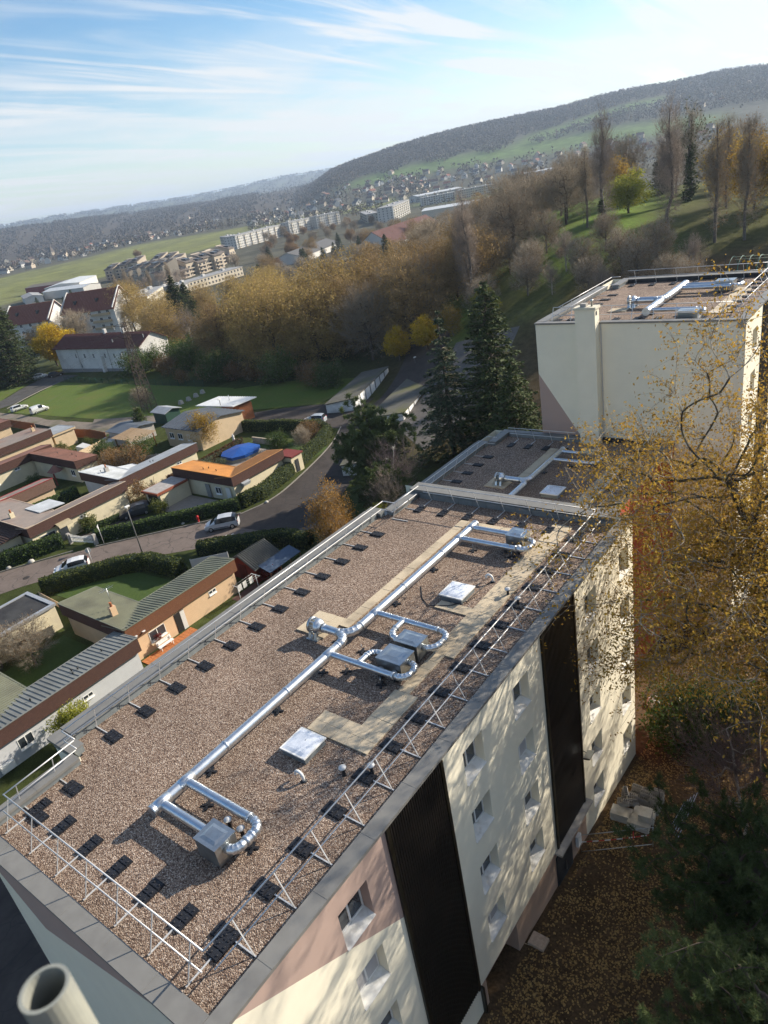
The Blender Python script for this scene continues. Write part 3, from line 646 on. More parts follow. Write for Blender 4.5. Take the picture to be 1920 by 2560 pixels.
guardrail('guard rail along the garden side of the tall roof', (-22.0, 47.6), (-22.0, 55.2), (1, 0), ZT, 6, 0, ((-.9, 0), (1.6, 0)), jog=((1, .7),))
guardrail('guard rail along the far edge of the tall roof', (-20.6, 59.6), (-11, 59.6), (0, -1), ZT, 7, 0, ((-.5, 0), (.6, 0)))
guardrail('guard rail along the ribbed side of the tall roof', (-10.1, 47.4), (-10.1, 58.6), (-1, 0), ZT, 9, 0, ((-.7, 0), (.6, 0)))

# ------------------------------------------------------------------ ducts, fan boxes, skylights, vents, pavers
def duct_run(t, p, q, r, name='duct_run', n=16):
    p, q = Vector(p), Vector(q); L = (q - p).length; k = max(2, int(L / .085)); path = []; rs = []
    for i in range(k + 1):
        path.append(p + (q - p) * i / k); rs.append(r + (.006 if i % 2 else 0))
    MB().tube(path, rs, n).build(name, GALV, t)
    m_ = max(1, round(L / 3.0))
    for i in range(m_ + 1):
        c = p + (q - p) * min(max(i / m_, .03 / max(L, .1)), 1 - .03 / max(L, .1)); d = (q - p).normalized() * .05
        MB().tube([c - d, c - d * .9, c - d * .2, c, c + d * .2, c + d * .9, c + d], [r + .008, r + .018, r + .018, r + .026, r + .018, r + .018, r + .008], n).build('collar', GALV, t)
def elbow(t, p, c, q, r, name='elbow', n=16, m=5):
    p, c, q = Vector(p), Vector(c), Vector(q); path = []; rs = []
    for i in range(m + 1):
        s = i / m; path.append(p * (1 - s) ** 2 + c * 2 * s * (1 - s) + q * s * s); rs.append(r)
    pp = []; rr = []
    for i, x in enumerate(path):
        pp.append(x); rr.append(r)
        if 0 < i < m:
            d = (path[i + 1] - path[i - 1]).normalized() * .012; pp[-1] = x - d; pp += [x, x + d]; rr[-1] = r; rr += [r + .012, r]
    MB().tube(pp, rr, n).build(name, GALV, t)
def foot(t, x, y, zg, ztop):
    b = MB()
    for a in range(4):
        c, s = math.cos(a * math.pi / 2 + .5), math.sin(a * math.pi / 2 + .5); b.beam((x, y, zg + .03), (x + .2 * c, y + .2 * s, zg + .02), .09, .045)
    b.build('support_foot', RUBBER, t); MB().tube([(x, y, zg), (x, y, ztop)], .012, 6).build('support_rod', STEEL, t)
def fan_box(label, x0, x1, y0, y1, z, h=.72, group=None):
    t = thing('fan_box', ((x0 + x1) / 2, (y0 + y1) / 2, z), label, 'fan box', group)
    MB().box(x0, x1, y0, y1, z + .04, z + h).build('casing', STEEL, t)
    MB().box(x0 - .02, x1 + .02, y0 - .02, y1 + .02, z + h, z + h + .025).build('lid', STEEL, t)
    cx, cy = (x0 + x1) / 2, (y0 + y1) / 2
    MB().hexa([(x0 + .12, y0 + .1, z + h + .025), (x1 - .12, y0 + .1, z + h + .025), (x1 - .12, y1 - .1, z + h + .025), (x0 + .12, y1 - .1, z + h + .025), (cx - .25, cy - .17, z + h + .05), (cx + .25, cy - .17, z + h + .05), (cx + .25, cy + .17, z + h + .05), (cx - .25, cy + .17, z + h + .05)]).build('lid_panel', STEEL, t)
    MB().box(x0 + .05, x1 - .05, y0 + .05, y1 - .05, z, z + .04).build('base_pad', RUBBER, t); return t
def turret(label, x, y, z, h=.45):
    """horizontal extract fan on sheet-metal legs; axis along X, inlet towards +X"""
    t = thing('extract_fan', (x, y, z), label, 'extract fan'); zc = z + h
    MB().tube([(x - .28, y, zc), (x - .27, y, zc), (x - .16, y, zc), (x - .155, y, zc)], [.30, .34, .34, .30], 24).build('casing', STEEL, t)
    s = MB()
    for k in range(12):
        a = 2 * math.pi * k / 12; s.beam((x - .16, y + .30 * math.cos(a), zc + .30 * math.sin(a)), (x + .06, y + .30 * math.cos(a), zc + .30 * math.sin(a)), .05, .02)
    s.build('guard_bars', GALV, t)
    MB().tube([(x + .05, y, zc), (x + .06, y, zc), (x + .14, y, zc), (x + .34, y, zc)], [.30, .33, .33, .19], 24).build('inlet_cone', GALV, t)
    for s_ in (-1, 1):
        for xx in (x - .22, x + .1): MB().hexa([(xx - .02, y + s_ * .38, z), (xx + .14, y + s_ * .38, z), (xx + .14, y + s_ * .40, z), (xx - .02, y + s_ * .40, z), (xx - .01, y + s_ * .2, zc), (xx + .09, y + s_ * .2, zc), (xx + .09, y + s_ * .22, zc), (xx - .01, y + s_ * .22, zc)]).build('leg', STEEL, t)
    MB().box(x - .3, x + .3, y - .45, y + .45, z + .001, z + .02).build('base_plate', STEEL, t); return t
def skylight(label, x0, x1, y0, y1, z):
    t = thing('skylight', ((x0 + x1) / 2, (y0 + y1) / 2, z), label, 'skylight')
    MB().box(x0 + .05, x1 - .05, y0 + .05, y1 - .05, z, z + .24).build('kerb', FLASH, t); MB().box(x0, x1, y0, y1, z + .24, z + .29).build('frame', WHITE, t)
    cx, cy = (x0 + x1) / 2, (y0 + y1) / 2; b = MB(); n = 8
    for i in range(n):
        for j in range(n):
            f = lambda i_, j_: (x0 + .06 + (x1 - x0 - .12) * i_ / n, y0 + .06 + (y1 - y0 - .12) * j_ / n, z + .291 + .05 * (1 - (2 * i_ / n - 1) ** 4) * (1 - (2 * j_ / n - 1) ** 4))
            b.poly([f(i, j), f(i + 1, j), f(i + 1, j + 1), f(i, j + 1)], True)
    b.build('dome', DOME, t); MB().lathe((cx + .05, cy + .1, z + .335), [(.02, 0), (.015, .02)], 6).build('dome_bolt', STEEL, t); return t
def vent(label, x, y, z, h=.34, r=.13):
    t = thing('vent_cap', (x, y, z), label, 'vent'); MB().lathe((x, y, z), [(.075, 0), (.06, .03), (.05, h - .1), (.05, h - .02)], 12).build('pipe', RUBBER, t)
    MB().lathe((x, y, z + h - .03), [(r, 0), (r, .025), (r * .6, .06), (.01, .085)], 14).build('cap', ALU, t); return t
def gooseneck(label, x, y, z, d=(-1, 0)):
    t = thing('gooseneck_vent', (x, y, z), label, 'vent'); pts = [(x, y, z), (x, y, z + .18)]
    for k in range(1, 7):
        a = math.pi * k / 6; pts.append((x + d[0] * .16 * (1 - math.cos(a)), y + d[1] * .16 * (1 - math.cos(a)), z + .18 + .16 * math.sin(a)))
    pts.append((x + d[0] * .32, y + d[1] * .32, z + .14)); MB().tube(pts, .05, 10).build('pipe', WHITE, t); MB().lathe((x, y, z), [(.11, 0), (.09, .03), (.06, .04)], 12).build('collar', RUBBER, t); return t
PV = MB().box(0, .49, 0, .49, 0, .045).mesh('paver', PAVER)
def pavers(label, rects, z):
    x, y = rects[0][0], rects[0][2]; t = thing('paver_path', (x, y, z), label, 'paver path')
    for (x0, x1, y0, y1) in rects:
        nx, ny = max(1, round((x1 - x0) / .5)), max(1, round((y1 - y0) / .5))
        for i in range(nx):
            for j in range(ny):
                o = inst(PV, 'paver', (x0 + (x1 - x0) * i / nx, y0 + (y1 - y0) * j / ny, z + random.uniform(.004, .016)), t, random.uniform(-.008, .008))
                o.scale = ((x1 - x0) / nx / .5, (y1 - y0) / ny / .5, 1)
    return t
za = ZG + .46; XD = -17.2; RD = .18; RB = .125
t = thing('ventilation_duct', (XD, 16, ZG), 'long spiral steel duct with branch loops lying along the near gravel roof', 'duct')
duct_run(t, (XD, 6.8, za), (XD, 15.75, za), RD); duct_run(t, (XD, 17.15, za), (XD, 26.45, za), RD)
MB().tube([(XD, 6.74, za), (XD, 6.76, za), (XD, 6.83, za)], [RD + .012, RD + .02, RD + .02], 18).build('end_cap', GALV, t); MB().tube([(XD, 26.42, za), (XD, 26.5, za), (XD, 26.52, za)], [RD + .02, RD + .02, RD + .012], 18).build('end_cap', GALV, t)
elbow(t, (XD, 15.75, za), (XD, 16.3, za), (XD - .55, 16.42, za), RD); elbow(t, (XD, 17.15, za), (XD, 16.55, za), (XD - .55, 16.44, za), RD)
duct_run(t, (XD - .5, 16.43, za), (-18.55, 16.43, za), RD - .01)
def tee(x, y): MB().tube([(x, y - .28, za), (x, y + .28, za)], RD + .014, 16).build('tee', GALV, t)
for y in (7.15, 8.1, 15.2, 18.2, 24.95, 26.1): tee(XD, y)
duct_run(t, (XD + .1, 7.12, za), (-14.95, 7.12, za), RB + .02)
duct_run(t, (XD + .1, 8.1, za), (-14.2, 8.1, za), RB + .02); elbow(t, (-14.2, 8.1, za), (-13.72, 8.1, za), (-13.72, 7.72, za), RB + .02); duct_run(t, (-13.72, 7.72, za), (-13.72, 7.45, za), RB + .02); elbow(t, (-13.72, 7.45, za), (-13.72, 7.02, za), (-14.06, 7.02, za), RB + .02)
duct_run(t, (XD + .1, 15.2, za), (-14.1, 15.2, za), RB); elbow(t, (-14.1, 15.2, za), (-13.6, 15.2, za), (-13.6, 15.62, za), RB); elbow(t, (-13.6, 15.62, za), (-13.6, 16.06, za), (-14.0, 16.06, za), RB)
duct_run(t, (-15.75, 15.22, za), (-15.75, 15.75, za), RB); elbow(t, (-15.75, 15.75, za), (-15.75, 16.1, za), (-15.1, 16.1, za), RB)
duct_run(t, (XD + .1, 18.2, za), (-14.1, 18.2, za), RB); elbow(t, (-14.1, 18.2, za), (-13.55, 18.2, za), (-13.55, 17.7, za), RB); elbow(t, (-13.55, 17.7, za), (-13.55, 17.05, za), (-14.06, 17.05, za), RB)
duct_run(t, (-15.75, 18.18, za), (-15.75, 17.6, za), RB); elbow(t, (-15.75, 17.6, za), (-15.75, 17.05, za), (-15.1, 17.05, za), RB)
duct_run(t, (XD + .1, 26.1, za), (-15.0, 26.1, za), RB); duct_run(t, (XD + .1, 24.95, za), (-14.2, 24.95, za), RB); elbow(t, (-14.2, 24.95, za), (-13.65, 24.95, za), (-13.65, 25.4, za), RB); elbow(t, (-13.65, 25.4, za), (-13.65, 25.9, za), (-14.15, 25.9, za), RB)
for x, y in ((-17.2, 9.0), (-17.2, 12.2), (-17.1, 14.6), (-17.2, 19.6), (-17.2, 22.6), (-16.2, 8.0), (-13.75, 7.6), (-16.3, 15.05), (-14.6, 15.0), (-16.2, 18.3), (-13.6, 17.9), (-16.4, 24.8), (-14.4, 24.85), (-13.7, 25.2), (-16.5, 16.3), (-17.9, 16.4)): foot(t, x, y, ZG, za - .1)
fan_box('steel fan box on the duct loop nearest the front parapet', -14.95, -14.05, 6.65, 7.40, ZG); fan_box('steel fan box between two round branch ducts beside the beige paver path', -15.1, -14.0, 15.52, 16.42, ZG)
fan_box('steel fan box standing close behind its twin amid the looped ducts', -15.1, -14.05, 16.66, 17.42, ZG); fan_box('steel fan box at the far duct loop near the dividing parapet', -15.0, -14.15, 25.5, 26.3, ZG)
turret('round steel extract fan at the duct elbow of the near roof', -18.95, 16.43, ZG + .02)
skylight('square white skylight near the front of the gravel roof', -15.6, -14.47, 10.7, 11.8, ZG); skylight('square white skylight beside a gooseneck vent and black cable', -15.65, -14.5, 20.6, 21.75, ZG)
for x, y, lb in ((-13.1, 11.0, 'small mushroom vent on gravel beside the front gooseneck'), (-12.35, 11.5, 'small mushroom vent between black counterweights at the rail'), (-13.1, 22.0, 'small mushroom vent standing on the beige pavers'), (-12.4, 21.55, 'small mushroom vent under the rail beside the paver path'),
                 (-14.85, 15.36, 'mushroom vent in front of the paired fan boxes'), (-14.25, 15.40, 'mushroom vent at the corner of the paired fan boxes'), (-14.85, 7.75, 'mushroom vent inside the front duct loop'), (-14.25, 7.72, 'mushroom vent beside the bend of the front duct loop'), (-14.9, 25.2, 'mushroom vent inside the far duct loop'), (-14.25, 25.28, 'mushroom vent by the bend of the far duct loop')): vent(lb, x, y, ZG, .34 if x > -13.5 else .42)
gooseneck('white gooseneck vent pipe in the gravel before the front skylight', -14.1, 10.2, ZG); gooseneck('white gooseneck vent pipe with a cable beyond the second skylight', -14.2, 22.7, ZG)
tag(MB().tube([(-14.3, 22.6, ZG + .02), (-14.4, 21.9, ZG + .05), (-14.42, 20.9, ZG + .06), (-14.9, 20.3, ZG + .1), (-15.8, 20.0, ZG + .03), (-16.4, 20.4, ZG + .02), (-17.0, 21.2, ZG + .02)], .018, 6).build('cable', RUBBER), 'black cable looping over gravel past the second skylight', 'cable')
pavers('beige paver strip beside the long duct with a pad at the fan', [(-18.55, -18.05, 17.3, 27.3), (-20.1, -18.55, 16.3, 17.8), (-18.0, -14.5, 26.8, 27.3)], ZG)
pavers('beige paver path parallel to the facade rail with two side arms', [(-13.95, -12.95, 12.0, 15.0), (-13.85, -13.35, 15.0, 17.4), (-13.95, -12.95, 17.4, 28.4), (-15.6, -13.95, 12.0, 13.0), (-15.5, -13.95, 20.0, 20.55)], ZG)
# middle roof
zb = Z2 + .46; x2 = -19.85
t = thing('ventilation_duct', (x2, 37, Z2), 'spiral steel duct with fan branch on the shaded middle roof', 'duct')
duct_run(t, (x2, 31.5, zb), (x2, 36.5, zb), .18); duct_run(t, (x2, 37.7, zb), (x2, 42.6, zb), .18); elbow(t, (x2, 36.5, zb), (x2, 37.0, zb), (x2 - .5, 37.15, zb), .18); elbow(t, (x2, 37.7, zb), (x2, 37.25, zb), (x2 - .5, 37.15, zb), .18); duct_run(t, (x2 - .45, 37.15, zb), (-21.4, 37.15, zb), .17)
duct_run(t, (x2 + .1, 42.2, zb), (-18.3, 42.2, zb), .12); duct_run(t, (x2 + .1, 40.8, zb), (-17.3, 40.8, zb), .12); elbow(t, (-17.3, 40.8, zb), (-16.8, 40.8, zb), (-16.8, 41.4, zb), .12); elbow(t, (-16.8, 41.4, zb), (-16.8, 41.95, zb), (-17.3, 41.95, zb), .12)
for x, y in ((x2, 33), (x2, 35.6), (x2, 39.5), (-18.6, 40.9), (-17.6, 40.9)): foot(t, x, y, Z2, zb - .1)
turret('round steel extract fan on its paver pad on the middle roof', -21.8, 37.15, Z2 + .02); fan_box('steel fan box at the duct loop on the shaded middle roof', -18.3, -17.3, 41.6, 42.4, Z2)
skylight('square white skylight strewn with leaves on the middle roof', -18.55, -17.35, 36.1, 37.35, Z2)
pavers('beige paver strip and fan pad on the shaded middle roof', [(-21.2, -20.6, 38.0, 43.5), (-22.7, -21.2, 36.5, 38.0)], Z2); pavers('beige paver path along the orange side of the middle roof', [(-16.2, -15.2, 33, 43.5)], Z2)
gooseneck('white gooseneck vent on the middle roof near its skylight', -16.9, 35.2, Z2)
# tall roof
zc = ZT + .46
t = thing('ventilation_duct', (-15.8, 51, ZT), 'wide steel duct with loops on the roof of the tall block', 'duct')
duct_run(t, (-15.8, 47.5, zc), (-15.8, 50.3, zc), .24); duct_run(t, (-15.8, 51.6, zc), (-15.8, 56.2, zc), .24); elbow(t, (-15.8, 50.3, zc), (-15.8, 50.85, zc), (-16.3, 50.95, zc), .24); elbow(t, (-15.8, 51.6, zc), (-15.8, 51.05, zc), (-16.3, 50.95, zc), .24); duct_run(t, (-16.2, 50.95, zc), (-17.5, 50.95, zc), .22)
MB().tube([(-15.8, 47.42, zc), (-15.8, 47.52, zc)], .26, 18).build('end_cap', GALV, t)
duct_run(t, (-15.7, 47.95, zc), (-12.8, 47.95, zc), .13); elbow(t, (-12.8, 47.95, zc), (-12.1, 47.95, zc), (-12.3, 47.2, zc), .13); duct_run(t, (-15.7, 54.6, zc), (-12.4, 54.6, zc), .15); elbow(t, (-12.4, 54.6, zc), (-11.7, 54.6, zc), (-11.8, 55.4, zc), .15); duct_run(t, (-15.7, 55.6, zc), (-13.5, 55.6, zc), .13)
for x, y in ((-15.8, 48.6), (-15.8, 53), (-14, 47.9), (-13.2, 54.6)): foot(t, x, y, ZT, zc - .12)
turret('round steel extract fan on the tall block roof', -17.9, 50.95, ZT + .02); fan_box('low steel fan box behind the gable rail of the tall roof', -13.6, -12.4, 46.7, 47.5, ZT, .6); fan_box('steel fan box at the far loop of the tall roof', -13.5, -12.3, 55.1, 56.0, ZT, .7)
pavers('beige pavers on the tall block roof', [(-19.2, -17.9, 49.6, 50.6), (-12.2, -11.2, 48.4, 56.0)], ZT)
# scaffold tube standing close to the viewer
t = thing('scaffold_tube', (-.61, .08, CAMZ - 4.0), 'open ended galvanised scaffold tube rising out of focus beside the viewer', 'scaffold tube')
tm = mat('worn_galvanised_tube', (.24, .25, .235), .6, .25, .25, 14, col2=(.38, .38, .31), dirt=(.20, .20, .18), dscale=9)
b = MB(); n_ = 28; ro, ri = .0242, .0205; zt_, zl_ = CAMZ - .655, CAMZ - 4.0
for j in range(n_):
    a0, a1 = 2 * math.pi * j / n_, 2 * math.pi * (j + 1) / n_
    P_ = lambda r, a, z: (-.61 + r * math.cos(a), .08 + r * math.sin(a), z)
    b.poly([P_(ro, a0, zl_), P_(ro, a1, zl_), P_(ro, a1, zt_), P_(ro, a0, zt_)], True); b.poly([P_(ri, a1, zl_), P_(ri, a0, zl_), P_(ri, a0, zt_), P_(ri, a1, zt_)], True)
    b.poly([P_(ro, a0, zt_), P_(ro, a1, zt_), P_(ri, a1, zt_), P_(ri, a0, zt_)], True)
b.build('tube', tm, t)
# ------------------------------------------------------------------ growing trees
BARK = mat('bark_brown', (.085, .066, .050), .95, 0, .3, 6); BARKG = mat('bark_grey', (.13, .115, .10), .95, 0, .3, 6); BARKW = mat('birch_bark', (.42, .38, .34), .9, 0, .35, 3, dirt=(.08, .07, .06), dscale=2)
TWIG = mat('twigs', (.27, .225, .165), .95, 0, .3, 2); TWIGG = mat('twigs_grey', (.31, .27, .21), .95, 0, .3, 2); TWIGR = mat('twigs_red', (.29, .235, .19), .95, 0, .3, 2)
TWIGY = mat('twigs_willow', (.30, .215, .11), .95, 0, .3, 2)
def frusta(P0, P1, r0, r1, n):
    d = P1 - P0; L = np.linalg.norm(d, axis=1, keepdims=True) + 1e-9; d = d / L
    ref = np.where(np.abs(d[:, 2:3]) > .9, np.array([[1., 0, 0]]), np.array([[0, 0, 1.]]))
    u = np.cross(d, ref); u /= np.linalg.norm(u, axis=1, keepdims=True) + 1e-9; v = np.cross(d, u)
    a = np.arange(n) * 2 * np.pi / n; c, s = np.cos(a)[None, :, None], np.sin(a)[None, :, None]
    ring = u[:, None, :] * c + v[:, None, :] * s
    A = P0[:, None, :] + ring * r0[:, None, None]; B = P1[:, None, :] + ring * r1[:, None, None]
    V = np.concatenate([A, B], 1).reshape(-1, 3); E = len(P0); j = np.arange(n); j2 = (j + 1) % n
    F = (np.stack([j, j2, j2 + n, j + n], -1)[None] + (np.arange(E) * 2 * n)[:, None, None]).reshape(-1, 4)
    return V, F
def rhombs(C, size, asp, rg, up=0.0, droop=0.0, axis=None):
    """leaf-shaped quads centred on C, random attitude (up: bias of the normal, droop: tip hangs)"""
    n = len(C); N = rg.normal(size=(n, 3)); N[:, 2] = np.abs(N[:, 2]) + up; N /= np.linalg.norm(N, axis=1, keepdims=True)
    T = rg.normal(size=(n, 3)) if axis is None else axis + rg.normal(0, .35, (n, 3)); T[:, 2] -= droop; T -= N * (T * N).sum(1, keepdims=True); T /= np.linalg.norm(T, axis=1, keepdims=True) + 1e-9
    S = np.cross(N, T); sz = (np.asarray(size) * rg.uniform(.6, 1.35, n))[:, None]
    V = np.stack([C - T * sz * .5, C + S * sz * asp * .5, C + T * sz * .5, C - S * sz * asp * .5], 1).reshape(-1, 3)
    return V, np.arange(4 * n).reshape(-1, 4)
def join(parts):
    Vs, Fs, Ms, k = [], [], [], 0
    for V, F, m in parts:
        Vs.append(V); Fs.append(F + k); Ms.append(np.full(len(F), m)); k += len(V)
    return np.concatenate(Vs), np.concatenate(Fs), np.concatenate(Ms)
def skeleton(trunk, targets, rg, rt, twig, sub=3, wob=.06, pen=.6, maxc=None, ex=.46):
    """join every target to the nearest grown node; returns edges with pipe-model radii"""
    pos = [np.array(p, float) for p in trunk]; par = [-1] + list(range(len(trunk) - 1))
    T0 = np.array(trunk, float); d0 = np.min(np.linalg.norm(targets[:, None] - T0[None], axis=2), axis=1); order = np.argsort(d0)
    P = np.zeros((len(trunk) + len(targets) * sub, 3)); P[:len(trunk)] = T0; k = len(trunk); tips = []
    for i in order:
        t = targets[i]; D = t[None] - P[:k]; cost = np.linalg.norm(D, axis=1) + pen * np.maximum(0, -D[:, 2] + .3 * np.linalg.norm(D[:, :2], axis=1) * 0)
        j = int(np.argmin(cost)); p = P[j]; L = np.linalg.norm(t - p); last = j
        for s in range(1, sub + 1):
            f = s / sub; q = p + (t - p) * f + np.array([0, 0, 1]) * L * .10 * math.sin(math.pi * f) + (rg.normal(0, wob, 3) * L * (f < 1))
            P[k] = q; par.append(last); last = k; k += 1
        tips.append(last)
    par = np.array(par); nt = len(trunk); e_ = np.arange(1, k); ch = np.zeros(k); np.add.at(ch, par[e_], 1); fix = (ch == 0); fix[:nt] = True
    for _ in range(5):
        S_ = np.zeros((k, 3)); np.add.at(S_, par[e_], P[e_]); avg = .5 * P[par] + .5 * S_ / np.maximum(ch, 1)[:, None]; P[:k][~fix] = (.45 * P[:k] + .55 * avg)[~fix]
    cnt = np.zeros(k); cnt[tips] = 1
    for i in range(k - 1, 0, -1): cnt[par[i]] += cnt[i]
    rad = np.minimum(twig * np.maximum(cnt, 1) ** ex, rt); rad[:len(trunk)] = np.maximum(rad[:len(trunk)], np.linspace(rt, rt * .45, len(trunk)) * (cnt[:len(trunk)] / max(cnt[0], 1)) ** .35)
    e = np.arange(1, k); return P[par[e]], P[e], rad[par[e]], rad[e], P[tips]
def crown_pts(n, c, rad, rg, hollow=.55, lump=.25, floor=None):
    u = rg.normal(size=(n * 2, 3)); u /= np.linalg.norm(u, axis=1, keepdims=True); r = rg.uniform(0, 1, n * 2) ** hollow
    ph = rg.uniform(0, 6.28, 6); f = 1 + lump * np.sin(u[:, 0] * 4 + ph[0]) * np.cos(u[:, 1] * 4 + ph[1]) + lump * .7 * np.sin(u[:, 2] * 5 + ph[2] + u[:, 0] * 3)
    p = np.array(c) + u * r[:, None] * f[:, None] * np.array(rad)
    if floor is not None: p = p[p[:, 2] > floor]
    return p[:n]
def tree_meshes(key, seed, h, rad, cz, crz, n, rt, twig, leaf=None, nleaf=0, lsize=.2, asp=.55, spread=.45, bark=None, twigm=None, hollow=.5, sub=3, extra=0, elen=.8, droop=.3, trunk_top=.75, lump=.25, lean=(0, 0), thick=.05, up=0, weep=0.0, shape=None, pen=.6, fl=.08):
    rg = np.random.default_rng(seed); tr = [(lean[0] * (k / 6) ** 1.5 * h + rg.normal(0, .012) * h * (k > 0), lean[1] * (k / 6) ** 1.5 * h + rg.normal(0, .012) * h * (k > 0), h * trunk_top * k / 6 - (.3 if k == 0 else 0)) for k in range(7)]
    tg = crown_pts(n, (lean[0] * h * .6, lean[1] * h * .6, cz), (rad, rad, crz), rg, hollow, lump, floor=h * fl)
    if shape is not None: tg = shape(tg, h, rg)
    P0, P1, r0, r1, tips = skeleton(tr, tg, rg, rt, twig, sub, pen=pen)
    big = r1 > thick
    parts_t = [(*frusta(P0[big], P1[big], r0[big], r1[big], 6), 0)]
    parts_c = [(*frusta(P0[~big], P1[~big], r0[~big], r1[~big] * .8, 3), 0)]
    if extra:   # fine shoots at the ends, fanned outwards and up (or hanging)
        idx = rg.integers(0, len(tips), extra); a = tips[idx]; c = np.array([0, 0, cz - crz * .6]); d = a - c; d /= np.linalg.norm(d, axis=1, keepdims=True) + 1e-6
        d = d + rg.normal(0, .55, d.shape); d[:, 2] += .35 - weep; d /= np.linalg.norm(d, axis=1, keepdims=True); L = elen * rg.uniform(.4, 1.2, extra)[:, None]
        m_ = a + d * L * .55; dd = d.copy(); dd[:, 2] += .2 - weep * 1.3; b_ = m_ + dd * L * .55
        tw = np.full(extra, twig * .8); parts_c += [(*frusta(a, m_, tw, tw * .75, 3), 0), (*frusta(m_, b_, tw * .75, tw * .35, 3), 0)]
        tips = np.concatenate([tips, m_, b_])
    if nleaf:
        idx = rg.integers(0, len(tips), nleaf); c = tips[idx] + rg.normal(0, spread, (nleaf, 3)) * np.array([1, 1, .8])
        if weep: c[:, 2] -= np.abs(rg.normal(0, spread * weep * 1.6, nleaf))
        parts_c.append((*rhombs(c, lsize, asp, rg, up, droop), 1))
    Vt, Ft, _ = join(parts_t); Vc, Fc, Mc = join(parts_c)
    tm_ = np_mesh(key + '_trunk', Vt, Ft, bark or BARK); tm_.polygons.foreach_set('use_smooth', np.ones(len(Ft), bool))
    return tm_, np_mesh(key + '_crown', Vc, Fc, [twigm or TWIG] + ([leaf] if leaf else []), Mc)
def conifer_meshes(key, seed, h, rad, n, leaf, rt=.35, droop=.25, lsize=.34, base=.06, gap=.0, power=.85, per=26, asp=.4, tiers=None):
    rg = np.random.default_rng(seed); parts_b = []; tr = [(rg.normal(0, .01) * h * (k > 0) * .4, rg.normal(0, .01) * h * (k > 0) * .4, h * k / 8 - .3 * (k == 0)) for k in range(9)]
    T = np.array(tr); parts_t = [(*frusta(T[:-1], T[1:], np.linspace(rt, .08, 8), np.linspace(rt * .88, .03, 8), 7), 0)]
    f = np.sort(rg.uniform(0, 1, n)) ** 1.0; 
    if tiers: f = (np.round(f * tiers) + rg.normal(0, .12, n)) / tiers; f = np.clip(f, 0, .995)
    z0 = h * (base + (1 - base) * f); L = rad * (1 - f) ** power * rg.uniform(.62, 1.15, n) + .25; a = rg.uniform(0, 2 * np.pi, n)
    d = np.stack([np.cos(a), np.sin(a), np.zeros(n)], 1); p0 = np.stack([np.interp(z0, T[:, 2], T[:, 0]), np.interp(z0, T[:, 2], T[:, 1]), z0], 1)
    s = np.linspace(0, 1, 5); pts = p0[:, None] + d[:, None] * (L[:, None] * s[None])[..., None]
    pts[..., 2] += (L[:, None]) * (.18 * s - droop * s ** 2 * 1.4 + .12 * s ** 4)[None]
    for k in range(4): parts_b.append((*frusta(pts[:, k], pts[:, k + 1], .05 * (1 - k / 4.5) * np.sqrt(L / rad + .1), .05 * (1 - (k + 1) / 4.5) * np.sqrt(L / rad + .1), 3), 0))
    cnt = np.maximum(4, (per * (L / rad) * 1.15)).astype(int); bi = np.repeat(np.arange(n), cnt); t = rg.uniform(.12, 1.05, len(bi)) ** .8
    seg = np.clip((t * 4).astype(int), 0, 3); w_ = (t * 4 - seg)[:, None]; c = pts[bi, seg] * (1 - w_) + pts[bi, seg + 1] * w_
    lat = np.stack([-d[bi, 1], d[bi, 0], np.zeros(len(bi))], 1); off = rg.normal(0, 1, len(bi)) * .20 * L[bi] * (1.1 - t * .6)
    c = c + lat * off[:, None]; c[:, 2] -= np.abs(off) * .25 + np.abs(rg.normal(0, .12, len(bi)))
    ax = d[bi] * 1.0 + lat * np.sign(off)[:, None] * .8 + np.array([0, 0, -.25]); parts_c = parts_b + [(*rhombs(c, lsize, asp, rg, .9, .1, ax), 1)]
    Vt, Ft, _ = join(parts_t); Vc, Fc, Mc = join(parts_c)
    tm_ = np_mesh(key + '_trunk', Vt, Ft, BARK); return tm_, np_mesh(key + '_crown', Vc, Fc, [TWIG, leaf], Mc)
